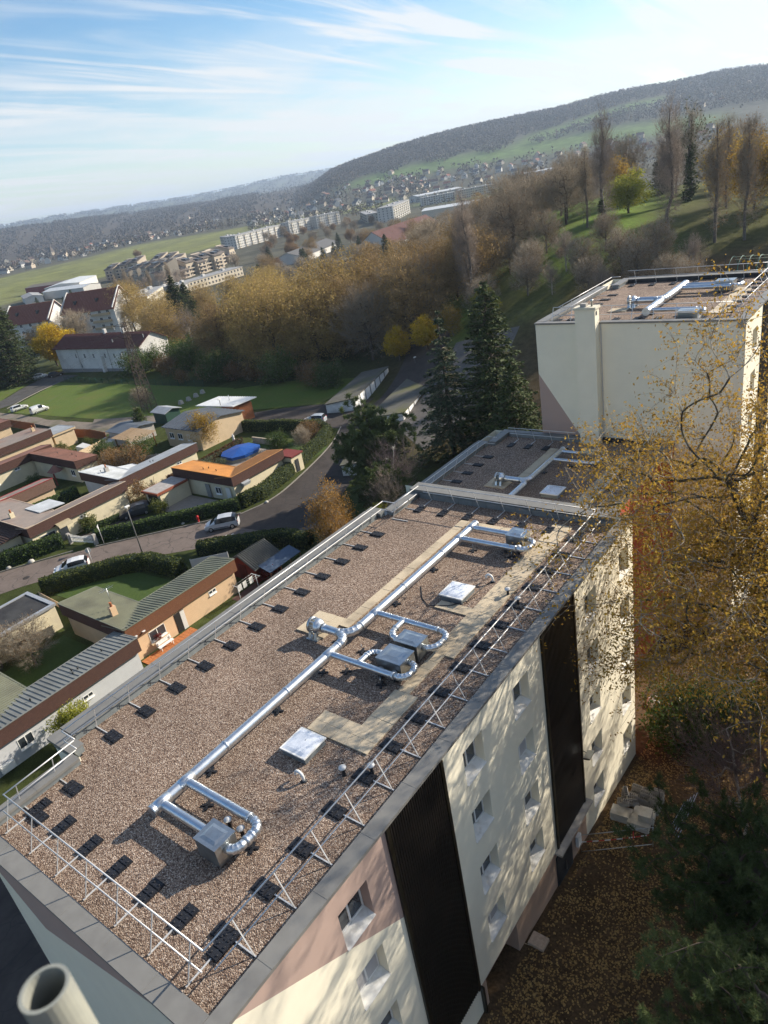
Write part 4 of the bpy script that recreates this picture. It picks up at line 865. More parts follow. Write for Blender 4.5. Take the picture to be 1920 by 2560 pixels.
def pine_meshes(key, seed, h, rad, cz, crz, n, leaf, nneed=34, nl=.13, nw=.011, tuft=3, rt=.2, bark=None):
    """pine with separate needle tufts at the shoot ends"""
    rg = np.random.default_rng(seed); tr = [(rg.normal(0, .02) * h * (k > 0), rg.normal(0, .02) * h * (k > 0), h * .85 * k / 6 - .3 * (k == 0)) for k in range(7)]
    tg = crown_pts(n, (0, 0, cz), (rad, rad, crz), rg, .5, .35, floor=h * .12); P0, P1, r0, r1, tips = skeleton(tr, tg, rg, rt, .012, 3, pen=.2)
    big = r1 > .03; parts_t = [(*frusta(P0[big], P1[big], r0[big], r1[big], 6), 0)]; parts_c = [(*frusta(P0[~big], P1[~big], r0[~big], r1[~big], 3), 0)]
    idx = np.repeat(np.arange(len(tips)), tuft); ctr = np.array([0, 0, cz - crz * .4]); c = tips[idx] + rg.normal(0, .16, (len(idx), 3)); ax = c - ctr; ax /= np.linalg.norm(ax, axis=1, keepdims=True) + 1e-6; ax[:, 2] += .55; ax += rg.normal(0, .3, ax.shape); ax /= np.linalg.norm(ax, axis=1, keepdims=True)
    ii = np.repeat(np.arange(len(idx)), nneed); s = rg.uniform(0, .22, len(ii))[:, None]; o = c[ii] - ax[ii] * s
    d = ax[ii] * .75 + rg.normal(0, .62, (len(ii), 3)); d /= np.linalg.norm(d, axis=1, keepdims=True); L = (nl * rg.uniform(.7, 1.2, len(ii)))[:, None]
    sd = np.cross(d, rg.normal(size=d.shape)); sd /= np.linalg.norm(sd, axis=1, keepdims=True) + 1e-9
    V = np.stack([o - sd * nw * .5, o + sd * nw * .5, o + d * L + sd * nw * .2, o + d * L - sd * nw * .2], 1).reshape(-1, 3)
    parts_c.append((V, np.arange(len(V)).reshape(-1, 4), 1)); Vt, Ft, _ = join(parts_t); Vc, Fc, Mc = join(parts_c)
    return np_mesh(key + '_trunk', Vt, Ft, bark or BARK), np_mesh(key + '_crown', Vc, Fc, [BARK, leaf], Mc)
TREES = {}
def plant(name, M, x, y, label, cat='tree', group=None, s=1.0, rot=None, z=None, sz=None):
    z = gz(x, y) - .08 if z is None else z
    t = thing(name, (x, y, z), label, cat, group); t.rotation_euler = (0, 0, random.uniform(0, 6.28) if rot is None else rot); t.scale = (s, s, s if sz is None else sz)
    for nm, me in zip(('trunk', 'crown'), M):
        o = bpy.data.objects.new(nm, me); COL.objects.link(o); o.parent = t
    return t
L_GOLD = leafmat('leaf_golden_olive', (.27, .15, .022), (.44, .33, .06), trans=.48); L_WIL = leafmat('leaf_willow_gold', (.30, .21, .075), (.48, .36, .12)); L_WILB = leafmat('leaf_willow_brown', (.22, .145, .065), (.36, .25, .10))
L_YEL = leafmat('leaf_yellow', (.40, .25, .015), (.55, .40, .03)); L_YG = leafmat('leaf_yellow_green', (.22, .24, .03), (.38, .36, .05)); L_DK = leafmat('needles_dark', (.026, .044, .016), (.078, .10, .034), trans=.1); L_SPR = leafmat('needles_spruce', (.030, .050, .026), (.085, .11, .058), trans=.1)
L_PINE = leafmat('needles_pine', (.050, .080, .028), (.135, .165, .06), trans=.15); L_BR = leafmat('leaf_brown', (.16, .09, .038), (.28, .165, .06)); L_OR = leafmat('leaf_orange', (.30, .11, .02), (.42, .19, .03)); L_HEDGE = leafmat('leaf_hedge', (.035, .066, .014), (.11, .155, .038), trans=.25); L_HEDGB = leafmat('leaf_hedge_olive', (.055, .072, .016), (.14, .155, .045), trans=.25); L_RED = leafmat('leaf_red', (.16, .02, .02), (.26, .05, .03)); L_GRN = leafmat('leaf_green', (.04, .075, .018), (.10, .14, .035)); L_SILV = leafmat('leaf_grey_green', (.10, .12, .07), (.18, .20, .12))
def wil_shape(p, h, rg): return p
W1 = tree_meshes('willow_a', 1, 19, 7.4, 9.8, 9.0, 700, .42, .020, L_WIL, 15000, .44, .42, .62, hollow=.42, extra=4200, elen=2.0, droop=.9, weep=.55, twigm=TWIGY)
W2 = tree_meshes('willow_b', 2, 17, 6.6, 8.8, 8.0, 700, .40, .020, L_WILB, 9000, .42, .42, .6, hollow=.42, extra=5600, elen=2.0, droop=.9, weep=.45, twigm=TWIGY)
B1 = tree_meshes('bare_a', 3, 16, 6.0, 9.2, 7.0, 900, .34, .017, L_BR, 900, .3, .5, .5, bark=BARK, hollow=.42, extra=9500, elen=1.7, sub=3)
B2 = tree_meshes('bare_b', 4, 13, 5.4, 7.4, 5.8, 800, .30, .017, L_BR, 2600, .3, .5, .5, bark=BARKG, twigm=TWIGG, hollow=.42, extra=8000, elen=1.5)
B3 = tree_meshes('bare_red', 5, 12, 3.6, 7.4, 5.0, 500, .2, .012, None, 0, bark=BARKW, twigm=TWIGR, hollow=.45, extra=4000, elen=1.4, trunk_top=.85)
P1_ = tree_meshes('poplar_a', 6, 23, 2.4, 12.4, 11.2, 800, .34, .015, None, 0, bark=BARKG, twigm=TWIGR, hollow=.5, extra=5200, elen=1.8, trunk_top=.93, lump=.12, pen=1.2)
P2_ = tree_meshes('poplar_thin', 7, 20, 1.9, 11.4, 9.2, 500, .3, .016, L_BR, 1000, .28, .5, .4, bark=BARKG, twigm=TWIG, hollow=.5, extra=4200, elen=1.5, trunk_top=.95, lump=.2, pen=1.2)
Y1 = tree_meshes('yellow_a', 8, 11, 4.4, 6.2, 4.8, 400, .26, .014, L_YEL, 12000, .38, .7, .5, hollow=.45, up=.2)
Y2 = tree_meshes('yellow_green_a', 9, 8, 3.8, 4.7, 3.5, 350, .22, .014, L_YG, 10000, .36, .5, .45, hollow=.45, weep=.4, droop=.7)
O1 = tree_meshes('brownleaf_a', 10, 12, 4.8, 6.8, 5.4, 480, .28, .015, L_BR, 9000, .38, .6, .55, hollow=.45, extra=3000, elen=1.2)
G1 = tree_meshes('goldleaf_a', 12, 11, 3.6, 6.0, 5.2, 420, .2, .013, L_GOLD, 7500, .34, .55, .5, bark=BARKG, twigm=TWIGG, hollow=.45, extra=2000, elen=1.1, trunk_top=.88)
G2 = tree_meshes('orangeleaf_a', 52, 11, 3.6, 6.0, 5.2, 420, .2, .013, leafmat('leaf_orange_brown', (.26, .125, .03), (.40, .24, .06)), 7500, .34, .55, .5, bark=BARKG, twigm=TWIGG, hollow=.45, extra=2600, elen=1.2, trunk_top=.88)
C1 = conifer_meshes('cedar_a', 13, 20, 5.4, 300, L_SPR, .36, .30, .56, .06, per=64, tiers=15, power=.95, asp=.36); C2 = conifer_meshes('spruce_a', 14, 22.5, 5.9, 520, L_DK, .4, .16, .55, .02, per=52, power=.66, asp=.5); C3 = conifer_meshes('conifer_b', 15, 18, 5.4, 400, L_DK, .35, .2, .52, .03, per=48, power=.7, asp=.5)
T1 = conifer_meshes('thuja_a', 16, 5, 1.15, 260, L_HEDGE, .1, -.5, .22, .02, per=20, power=.4, asp=.6)
S1_ = tree_meshes('shrub_a', 17, 2.6, 1.5, 1.4, 1.3, 110, .05, .010, L_HEDGB, 3200, .2, .6, .22, hollow=.5, trunk_top=.5, thick=.02); S2_ = tree_meshes('shrub_brown', 18, 3.2, 1.9, 1.7, 1.6, 160, .05, .010, L_BR, 2200, .2, .6, .28, hollow=.5, extra=1200, elen=.6, trunk_top=.5, thick=.02); S3_ = tree_meshes('shrub_orange', 19, 2.4, 1.5, 1.3, 1.2, 110, .05, .010, L_OR, 2600, .2, .6, .22, hollow=.5, trunk_top=.5, thick=.02)
S4_ = tree_meshes('shrub_dark', 20, 4.5, 2.8, 2.2, 2.3, 200, .08, .012, L_GRN, 5200, .28, .6, .35, hollow=.45, extra=1000, elen=.9, trunk_top=.5, thick=.02); S5_ = tree_meshes('shrub_red', 21, 1.4, .8, .8, .6, 60, .03, .008, L_RED, 1100, .12, .6, .12, hollow=.5, trunk_top=.4, thick=.02); S6_ = tree_meshes('shrub_grey', 22, 1.2, .9, .65, .55, 60, .03, .008, L_SILV, 1400, .12, .5, .12, hollow=.5, trunk_top=.4, thick=.02)
PN = pine_meshes('pine_mid', 23, 12.6, 5.2, 7.0, 5.0, 560, L_PINE, 22, .46, .09, 4, .25)

# foreground trees
FT = tree_meshes('golden_tree', 31, 24, 7.3, 15.6, 7.8, 1500, .34, .011, leafmat('leaf_golden_brown', (.24, .11, .02), (.46, .31, .055), trans=.48), 84000, .13, .5, .22, bark=mat('mossy_bark', (.07, .06, .045), .95, 0, .35, 5, dirt=(.09, .10, .045), dscale=2), twigm=TWIGG, hollow=.5, sub=4, extra=5000, elen=1.3, droop=.8, weep=.5, lean=(-.12, -.05), trunk_top=.8, thick=.03, lump=.32, fl=.42)
plant('golden_tree', FT, -3.3, 28.0, 'large golden leaved tree overhanging the corner of the near block', s=1.0, rot=.4)
FT2 = tree_meshes('golden_tree_b', 32, 19, 5.2, 11.4, 7.2, 700, .22, .011, L_GOLD, 60000, .13, .5, .26, bark=BARKG, twigm=TWIGG, hollow=.5, sub=4, extra=1500, elen=1.3, droop=.8, weep=.5, trunk_top=.8, thick=.03, lump=.32)
plant('golden_tree', FT, 3.2, 33.5, 'broad golden tree at the outer side of the leaf strewn yard', s=.92, rot=2.4)
plant('golden_tree', FT2, -1.6, 36.5, 'golden tree whose low crown hangs over the rubble sacks', s=.72, rot=5.2)
plant('golden_tree', FT2, 1.0, 39.5, 'slimmer golden leaved tree behind the large one before the tall block', s=1.05, rot=1.2)
plant('golden_tree', FT2, .8, 30.5, 'sunlit golden tree rising at the right of the leaf strewn yard', s=.9, rot=4.0)
FP = pine_meshes('pine_near', 33, 9.6, 3.9, 5.6, 3.9, 640, L_PINE, 46, .19, .019, 5, .2)
plant('pine_tree', FP, -2.6, 19.0, 'dark green pine with needle tufts in the leaf strewn yard', rot=.7)
plant('pine_tree', FP, -1.4, 13.6, 'second dark green pine nearer the front of the yard', rot=2.9, s=.95)
FB = tree_meshes('birch_near', 34, 7.5, 2.4, 4.8, 2.9, 260, .07, .007, None, 0, bark=BARKW, twigm=mat('birch_twigs', (.20, .15, .14), .9, 0, .2, 3), hollow=.5, extra=2600, elen=1.0, trunk_top=.9, thick=.02, lean=(-.12, .02))
plant('bare_birch', FB, -4.4, 26.3, 'bare young birch with pale trunk beside the block piles', rot=.2); plant('bare_birch', FB, -3.2, 29.5, 'bare young birch with pale trunk beneath the golden tree', rot=2.0, s=.9)
plant('shrub', S4_, -8.6, 32.4, 'low green shrub at the corner of the near block', 'shrub', s=.75); plant('shrub', S4_, -6.4, 33.6, 'yellowing shrub under the golden tree', 'shrub', s=.8)

# ------------------------------------------------------------------ trees and bushes beyond
plant('cedar_tree', C1, -52.6, 77.9, 'tall grey green cedar with layered drooping branches by the garages'); plant('spruce_tree', C2, -46.6, 80.0, 'tall dense dark spruce beside the cedar'); plant('spruce_tree', C3, -40.5, 74, 'shorter dark spruce against the tall block', s=.82); plant('spruce_tree', C3, -38.2, 84.0, 'dark spruce behind the tall block corner', s=.8)
plant('pine_tree', PN, -55.8, 64.6, 'spreading dark pine leaning over the garage road', s=1.0, rot=1.0); plant('pine_tree', PN, -50.2, 58.6, 'lower pine close to the near block', s=.62, rot=3)
plant('bare_birch', FB, -50.6, 60.6, 'white stemmed bare birch in front of the spreading pine', s=1.2); plant('bare_birch', B3, -48.6, 57.0, 'small bare birch with orange buds by the middle roof', s=.6)
plant('golden_bush', G2, -52.6, 51.5, 'orange gold bush tree beside the garden cabin', s=.62); plant('golden_bush', G2, -49.6, 49.0, 'orange gold bush tree against the near block wall', s=.5); plant('golden_bush', Y2, -47.6, 54.6, 'low yellow bush beneath the bare birches', s=.5)
plant('golden_bush', G1, -99.3, 71.7, 'golden round tree before the grey ribbed workshop', s=.62, sz=.55); plant('small_tree', Y2, -51.6, 17.2, 'yellow green small tree against the grey house wall', s=.42, sz=.44); plant('small_tree', B2, -66.5, 21.4, 'bare spreading garden tree on the small back lawn', s=.40, sz=.36); plant('small_tree', B2, -69.6, 19.4, 'olive tinted garden tree by the black flat roof', s=.38, sz=.33)
for (x, y, s, lb) in ((-122, 57.6, .5, 'leafless garden bush beside the brown roofed house'), (-108, 58, .55, 'brown garden bush behind the grey roofed house'), (-104.5, 60.5, .6, 'tangled bare bush behind the grey roofed house')): plant('bush', S2_, x, y, lb, 'shrub', s=s * 2)
plant('thuja_tree', T1, -121.3, 74.0, 'dark columnar thuja beside the wooden pergola', s=1.05); plant('bush', B2, -139.6, 87.2, 'brown round bush at the foot of the lattice pylon', 'shrub', s=.42, sz=.38)
plant('small_tree', B2, -79.2, 75.2, 'thin bare fruit tree inside the curved hedge', s=.28)
def scatter(kinds, pts, name, label, group, s0=.85, s1=1.15, cat='tree'):
    for (x, y) in pts: plant(name, random.choice(kinds), x, y, label, cat, group, random.uniform(s0, s1))
def zone(n, az0, az1, r0, r1, gap, seed):
    rg = random.Random(seed); out = []
    for _ in range(4000):
        a = R(rg.uniform(az0, az1)); r = rg.uniform(r0, r1); p = (-math.sin(a) * r, math.cos(a) * r)
        if all((p[0] - q[0]) ** 2 + (p[1] - q[1]) ** 2 > gap * gap for q in out): out.append(p)
        if len(out) == n: break
    return out
scatter([W1, W1, W2], [(-146, 118), (-136, 121), (-126, 117), (-116, 121), (-142, 131), (-130, 134), (-118, 133), (-108, 128), (-134, 146), (-121, 146), (-110, 142), (-150, 140)], 'willow_tree', 'golden brown willow in the thicket behind the long lawn', 'willows behind the lawn', .85, 1.2)
scatter([W2, B1, W2], [(-100, 121), (-96, 133), (-92, 126), (-104, 150), (-92, 146), (-101, 140), (-84, 140)], 'thicket_tree', 'brown half bare tree in the thicket behind the garages', 'thicket behind the garages', .8, 1.05)
scatter([B1, B2], [(-100, 158), (-108, 164), (-88, 160), (-92, 172), (-118, 160), (-80, 152)], 'bare_tree', 'bare dark tree on the park lawn behind the thicket', 'bare park trees', .8, 1.0)
scatter([S4_, S2_, S4_, S2_], [(-150 + 5.5 * k + random.uniform(-1, 1), 109.5 + random.uniform(-1.2, 1.5) - .35 * abs(k - 5)) for k in range(10)], 'bush', 'dark bush in the undergrowth along the lawn edge', 'undergrowth along the lawn', .9, 1.5, 'shrub')
scatter([Y1, Y2, G1], [(-84, 119), (-90, 117.5), (-79, 122), (-72, 124)], 'yellow_bush', 'bright yellow bush behind the garage rows', 'yellow bushes behind the garages', .5, .75)
plant('poplar_tree', P1_, -80.5, 133, 'bare upright poplar rising behind the tall cedar', s=.95, sz=1.0); plant('poplar_tree', P1_, -84.5, 138, 'second bare upright poplar behind the cedar', s=.85)
for (x, y, M, lb, s) in ((-62.4, 160.8, P1_, 'tall bare poplar with ivy clad foot on the park slope', 1.0), (-46.3, 153.0, P1_, 'thickest bare poplar column on the park slope', 1.02), (-36.2, 146.4, P2_, 'slender half leafed poplar before the park path', 1.0), (-31.4, 147.3, P2_, 'slender bare poplar nearest the leaf strewn slope', .98), (-70, 170, P2_, 'thin poplar beside the ivy footed one', .85), (-40, 170, P2_, 'thin poplar behind the poplar row', .85)): plant('poplar_tree', M, x, y, lb, s=s)
plant('yellow_willow', Y2, -66.0, 186, 'bright yellow green willow on the park lawn', s=1.35, sz=1.1)
IV = tree_meshes('ivy_tree', 41, 20, 3.4, 13.5, 6.6, 420, .4, .012, L_DK, 900, .34, .7, .42, bark=BARK, hollow=.45, extra=4200, elen=1.5, trunk_top=.85); plant('ivy_tree', IV, -55.0, 198, 'bare tree with trunk wrapped in dark ivy', s=1.05)
iv = conifer_meshes('ivy_foot', 42, 6.5, .9, 160, L_DK, .2, 0, .3, .02, per=12, power=.3, asp=.7); plant('ivy_column', iv, -62.6, 160.2, 'dark ivy mass around the foot of the poplar', 'ivy'); plant('ivy_column', iv, -55.0, 198, 'tall dark ivy mass up the trunk of the bare tree', 'ivy', s=1.7, sz=2.1)
plant('yellow_bush', Y1, -26.5, 156, 'yellow leaved tree at the right of the park slope', s=.6); plant('golden_tree', G1, -34, 166, 'orange gold birch behind the slender poplars', s=1.15); plant('golden_tree', G1, -42, 178, 'pale gold birch behind the poplar row', s=1.2); plant('golden_tree', G1, -29, 172, 'gold birch on the upper park slope', s=1.2); plant('spruce_tree', C3, -71, 228, 'dark spruce deep in the park', s=.75)
scatter([B1, B2, B1, G1], [(-83, 188), (-92, 184), (-98, 192), (-88, 200), (-76, 206), (-106, 200), (-112, 186), (-118, 176), (-66, 224), (-48, 222), (-24, 206), (-96, 214), (-110, 216), (-58, 228), (-44, 232), (-32, 234), (-80, 222), (-18, 160)], 'bare_tree', 'leafless tree among the park trees behind the poplars', 'leafless trees behind the poplars', .75, 1.1)
scatter([B2, B2, B3, B2, S2_], [(-49, 134), (-55, 131), (-61, 137), (-44, 128), (-66, 130), (-70, 140), (-38, 126), (-74, 126), (-56, 145), (-78, 146), (-48, 122), (-72, 152), (-34, 122), (-52, 126), (-60, 128), (-68, 136), (-43, 135), (-36, 132),  (-66, 146),  (-86, 150), (-74, 160), (-92, 158)], 'scrub_tree', 'bare twiggy scrub between tall block and park slope', 'scrub behind the tall block', .42, .66)
scatter([C3, C2], [(-227, 103), (-236, 108), (-232, 97), (-242, 100)], 'conifer_tree', 'big dark conifer at the end of the driveway', 'conifers by the driveway', .95, 1.2)
scatter([Y1], [(-240, 123), (-233, 121.5), (-247, 128)], 'yellow_tree', 'bright yellow maple between dark conifers and long white house', 'yellow maples', 1.05, 1.25)
scatter([C3, C2], [(-212, 157), (-220, 166), (-214, 163)], 'conifer_tree', 'tall dark conifer at the edge of the willow thicket', 'conifers beside the thicket', .85, 1.0)
scatter([B3], [(-202, 137), (-194, 136), (-207, 141), (-188, 141), (-198, 144)], 'bare_birch', 'reddish bare birch beside the long white house', 'bare birches by the white house', .8, 1.0)
scatter([S2_, S4_, S3_], [(-186, 124), (-180, 119), (-176, 126), (-190, 132), (-172, 116), (-168, 121), (-164, 113), (-160, 118), (-176, 111)], 'bush', 'russet bush beside the long white house', 'russet bushes by the white house', 1.0, 1.7, 'shrub')
scatter([O1, W1, B2], zone(14, 46.5, 56, 225, 330, 14, 5), 'thicket_tree', 'autumn tree between willow thicket and school roofs', 'trees before the school', .7, 1.0)
scatter([G1, W1], [(-285, 186), (-292, 192), (-276, 180)], 'golden_tree', 'golden tree beside the red roofed flats', 'golden trees by the red roofed flats', .9, 1.1)
plant('bare_tree', B1, -262, 146, 'wide bare tree before the red roofed flats', s=.95); plant('bare_tree', B2, -290, 158, 'smaller bare tree before the red roofed flats', s=.9)
scatter([P2_, B3], zone(16, 52.5, 57.5, 520, 585, 6, 6), 'poplar_tree', 'bare slim tree in the row before the stepped flats', 'bare row before the stepped flats', .75, 1.0)
scatter([O1, B2, W2, C3], zone(26, 56, 64, 330, 560, 15, 7), 'autumn_tree', 'small autumn tree between red roofed flats and sheds', 'trees by the sheds', .5, .8)
scatter([B1, B2, W2, O1, C3], zone(44, 33, 47, 330, 590, 15, 8), 'town_tree', 'bare tree among the school roofs below the flats', 'trees around the school', .55, .85)
scatter([B1, B2, O1], zone(30, 36, 50, 590, 900, 20, 9), 'town_tree', 'bare tree before the long white flats', 'trees before the white flats', .6, .9)
scatter([B1, B2, B1, W2], zone(60, 22, 35, 250, 620, 16, 10), 'wood_tree', 'leafless tree in the wood behind the park', 'wood behind the park', .7, 1.05)
plant('lone_tree', O1, -851, 591, 'solitary russet tree standing in the open meadow', s=.95)
plant('shrub', S3_, -216, 84, 'round orange shrub at the left of the driveway', 'shrub', s=1.3); plant('shrub', S4_, -217, 88.5, 'round green shrub next to the orange one', 'shrub', s=.6)
# ------------------------------------------------------------------ bungalows of the garden estate
def slate_mat(name, c, c2):
    m = mat(name, c, .9, 0, .2, 4, col2=c2, bump=.2)
    n, l = m.node_tree.nodes, m.node_tree.links; b = n['Principled BSDF']; src = b.inputs['Base Color'].links[0].from_socket
    g = n.new('ShaderNodeNewGeometry'); sx = n.new('ShaderNodeSeparateXYZ'); l.new(g.outputs['Position'], sx.inputs[0]); ad_ = n.new('ShaderNodeMath'); l.new(sx.outputs[0], ad_.inputs[0]); l.new(sx.outputs[1], ad_.inputs[1])
    cb_ = n.new('ShaderNodeCombineXYZ'); l.new(ad_.outputs[0], cb_.inputs[0]); l.new(sx.outputs[2], cb_.inputs[1])
    k = n.new('ShaderNodeTexBrick'); k.inputs['Scale'].default_value = 4.4; k.inputs['Mortar Size'].default_value = .035; k.inputs['Color1'].default_value = (1, 1, 1, 1); k.inputs['Color2'].default_value = (.78, .78, .78, 1); k.inputs['Mortar'].default_value = (.5, .5, .5, 1); l.new(cb_.outputs[0], k.inputs[0])
    x = n.new('ShaderNodeMix'); x.data_type = 'RGBA'; x.blend_type = 'MULTIPLY'; x.inputs[0].default_value = 1; l.new(src, x.inputs[6]); l.new(k.outputs[0], x.inputs[7]); l.new(x.outputs[2], b.inputs['Base Color']); return m
F_BROWN = slate_mat('brown_slate_fascia', (.085, .042, .033), (.11, .058, .045)); F_RUST = slate_mat('rust_slate_fascia', (.17, .07, .035), (.21, .095, .05)); F_TAN = slate_mat('tan_slate_fascia', (.16, .095, .07), (.20, .125, .095))
R_GRN = mat('green_ribbed_sheet', (.16, .165, .115), .6, .1, .1, 1.0, col2=(.20, .205, .145), dirt=(.11, .11, .085), dscale=.3); R_GRY = mat('grey_ribbed_sheet', (.21, .215, .20), .6, .1, .1, 1.0, dirt=(.14, .14, .13), dscale=.3); R_ORG = mat('orange_roof', (.50, .215, .055), .8, 0, .12, 1.0, dirt=(.36, .16, .05), dscale=.4)
R_BRN = mat('brown_roof', (.20, .10, .075), .85, 0, .15, 1.2, dirt=(.12, .07, .055), dscale=.4); R_TAUP = mat('taupe_roof', (.20, .17, .15), .85, 0, .12, 1.0, col2=(.26, .215, .185), dirt=(.24, .13, .09), dscale=.22); R_LITE = mat('pale_grey_roof', (.50, .52, .53), .6, 0, .12, 1.0, dirt=(.36, .38, .38), dscale=.4); R_MID = mat('mid_grey_roof', (.30, .32, .34), .6, 0, .12, 1.0, dirt=(.22, .23, .24), dscale=.4); R_DRK = mat('slate_blue_roof', (.10, .115, .135), .55, .1, .12, 1.0)
W_PEACH = mat('peach_render', (.60, .42, .26), .9, 0, .06, 1.0); W_CRM = mat('cream_render', (.62, .55, .38), .9, 0, .07, 1.0, dirt=(.50, .45, .33), dscale=.4); W_GREY = mat('pale_grey_render', (.50, .51, .52), .9, 0, .06, 1.0); W_WHT = mat('white_render', (.62, .61, .58), .9, 0, .07, .8, dirt=(.44, .43, .41), dscale=.25); W_SAND = mat('sand_render', (.52, .40, .26), .9, 0, .08, 1)
WOODR = mat('red_stained_wood', (.16, .030, .020), .8, 0, .2, 4, stretch=(1, 1, 8)); WOODB = mat('brown_boards', (.19, .075, .035), .85, 0, .25, 5, stretch=(6, 6, 1)); BRICK = slate_mat('orange_brick', (.36, .13, .055), (.42, .17, .075))
HW = window_meshes(1.3, 1.15, 'house', .12); HS = window_meshes(1.0, .55, 'slit', .12)
def house(label, loc): return thing('bungalow', loc, label, 'house')
def wing(t, x0, x1, y0, y1, roof, fas, wallm, ribs=None, zf=2.5, zt=3.9, hi='x1', fall=.55, e=0.0, oh=.3, g0=0.0, trim=None):
    """one wing: rendered walls, deep slate fascia standing above, ribbed sheet roof falling away from its high edge"""
    MB().box(x0 + oh, x1 - oh, y0 + oh, y1 - oh, g0 - .3, zf + .02 + e).build('wall', wallm, t)
    f = MB(); th = .12
    hz = lambda x, y: zt + e - fall * {'x1': (x1 - x) / (x1 - x0), 'x0': (x - x0) / (x1 - x0), 'y0': (y - y0) / (y1 - y0), 'y1': (y1 - y) / (y1 - y0)}[hi]
    for (a, b_, c, d) in ((x0, x1, y0, y0 + th), (x0, x1, y1 - th, y1), (x0, x0 + th, y0 + th, y1 - th), (x1 - th, x1, y0 + th, y1 - th)): f.prism([(a, c), (b_, c), (b_, d), (a, d)], zf + e, hz)
    f.build('fascia', fas, t)
    r = MB(); r.prism([(x0 + .02, y0 + .02), (x1 - .02, y0 + .02), (x1 - .02, y1 - .02), (x0 + .02, y1 - .02)], lambda x, y: hz(x, y) - .10, lambda x, y: hz(x, y) + .012); ro = r.build('roof', roof, t)
    tr = MB()
    for p, q in (((x0, y0), (x1, y0)), ((x1, y0), (x1, y1)), ((x1, y1), (x0, y1)), ((x0, y1), (x0, y0))): tr.beam((*p, hz(*p) + .03), (*q, hz(*q) + .03), .12, .06)
    tr.build('roof_trim', trim or roof, ro)
    if ribs:
        b = MB(); sp = ribs[1]; L = (y1 - y0) if ribs[0] == 'x' else (x1 - x0); n = int(L / sp)
        for k in range(n):
            c = (k + .5) * L / n
            if ribs[0] == 'x': p, q = (x0 + .08, y0 + c), (x1 - .08, y0 + c)
            else: p, q = (x0 + c, y0 + .08), (x0 + c, y1 - .08)
            b.beam((*p, hz(*p) + .035), (*q, hz(*q) + .035), sp * .42, .06)
        b.build('roof_ribs', roof, ro)
    return hz
def hwin(t, x, y, z, face, M=None, shut=False):
    """window on a wall; face: +x or -y"""
    return window(t, (x + .08, y, z) if face == 'x' else (x, y - .08, z), 0 if face == 'x' else -math.pi / 2, M or HW, shut)
def chimney_on(t, x, y, z, m=None):
    c = MB().box(x - .22, x + .22, y - .3, y + .3, z - .2, z + .9).build('chimney', m or W_PEACH, t); MB().lathe((x, y, z + .9), [(.13, 0), (.11, .4), (.14, .45)], 10).build('chimney_pot', mat('terracotta', (.40, .15, .07), .8), c); return c
def roof_vents(t, pts, z):
    for (x, y) in pts: MB().lathe((x, y, z), [(.06, 0), (.05, .2), (.1, .2), (.02, .3)], 8).build('roof_vent', BITUM, t)
# peach house with green ribbed roof
t = house('peach walled bungalow with green ribbed roof and rust slate fascia', (-60, 32, 0))
wing(t, -60.1, -56.1, 26, 39.8, R_GRN, F_RUST, W_PEACH, ('x', .36), hi='x1'); wing(t, -67.8, -56.6, 25.997, 30.3, R_GRN, F_BROWN, W_SAND, ('y', .22), hi='y0', e=-.004)
chimney_on(t, -59.8, 27.4, 3.85); hwin(t, -56.4, 28.2, .9, 'x', window_meshes(1.9, 1.2, 'wide', .12)); hwin(t, -56.4, 35.8, 1.6, 'x', HS)
MB().box(-56.46, -56.36, 31.3, 32.5, .02, 2.15).build('door_recess', mat('dark_interior', (.02, .018, .016), .8), t); MB().box(-56.42, -56.34, 32.0, 32.5, .03, 2.1).build('door', W_WHT, t)
MB().box(-56.38, -56.1, 28.1, 30.2, .72, .86).build('flower_box', W_SAND, t)
MB().tube([(-61.2, 28.2, 3.7), (-61.2, 28.2, 6.0)], .03, 6).build('antenna_mast', STEEL, t)
an = MB()
for k in range(7): an.beam((-61.6, 27.6 + .18 * k, 5.9), (-60.8, 27.6 + .18 * k, 5.9), .02)
an.beam((-61.2, 27.4, 5.9), (-61.2, 29.0, 5.9), .025); an.build('antenna', STEEL, t)
for y_ in (26.6, 27.5): MB().lathe((-56.0, y_ + .2, 2.7), [(.02, 0), (.16, .06), (.18, .1)], 10).build('satellite_dish', WHITE, t)
tl = thing('terrace', (-54.6, 29.5, 0), 'terracotta tiled terrace before the peach house', 'terrace')
PT = MB().box(0, .38, 0, .38, 0, .05).mesh('tile', mat('terracotta_tile', (.40, .15, .055), .7, 0, .25, 5))
for i in range(9):
    for j in range(15): inst(PT, 'tile', (-56.05 + i * .4, 26.5 + j * .4, .03), tl)
bn = thing('bench', (-55.6, 29.0, .08), 'white slatted bench under the flower window', 'bench')
for k in range(4): MB().box(-55.75 + k * .11, -55.66 + k * .11, 28.3, 30.0, .5, .53).build('seat_slat', WHITE, bn)
for k in range(4): MB().box(-55.82, -55.79, 28.3, 30.0, .62 + k * .11, .70 + k * .11).build('back_slat', WHITE, bn)
for y_ in (28.45, 29.8):
    MB().box(-55.78, -55.70, y_, y_ + .06, .08, .9).build('leg', WHITE, bn); MB().box(-55.42, -55.36, y_, y_ + .06, .08, .5).build('leg', WHITE, bn)
fl_ = plant('flower_planting', S5_, -56.2, 29.0, 'red geraniums in the window box of the peach house', 'flowers', s=.55, z=.8)
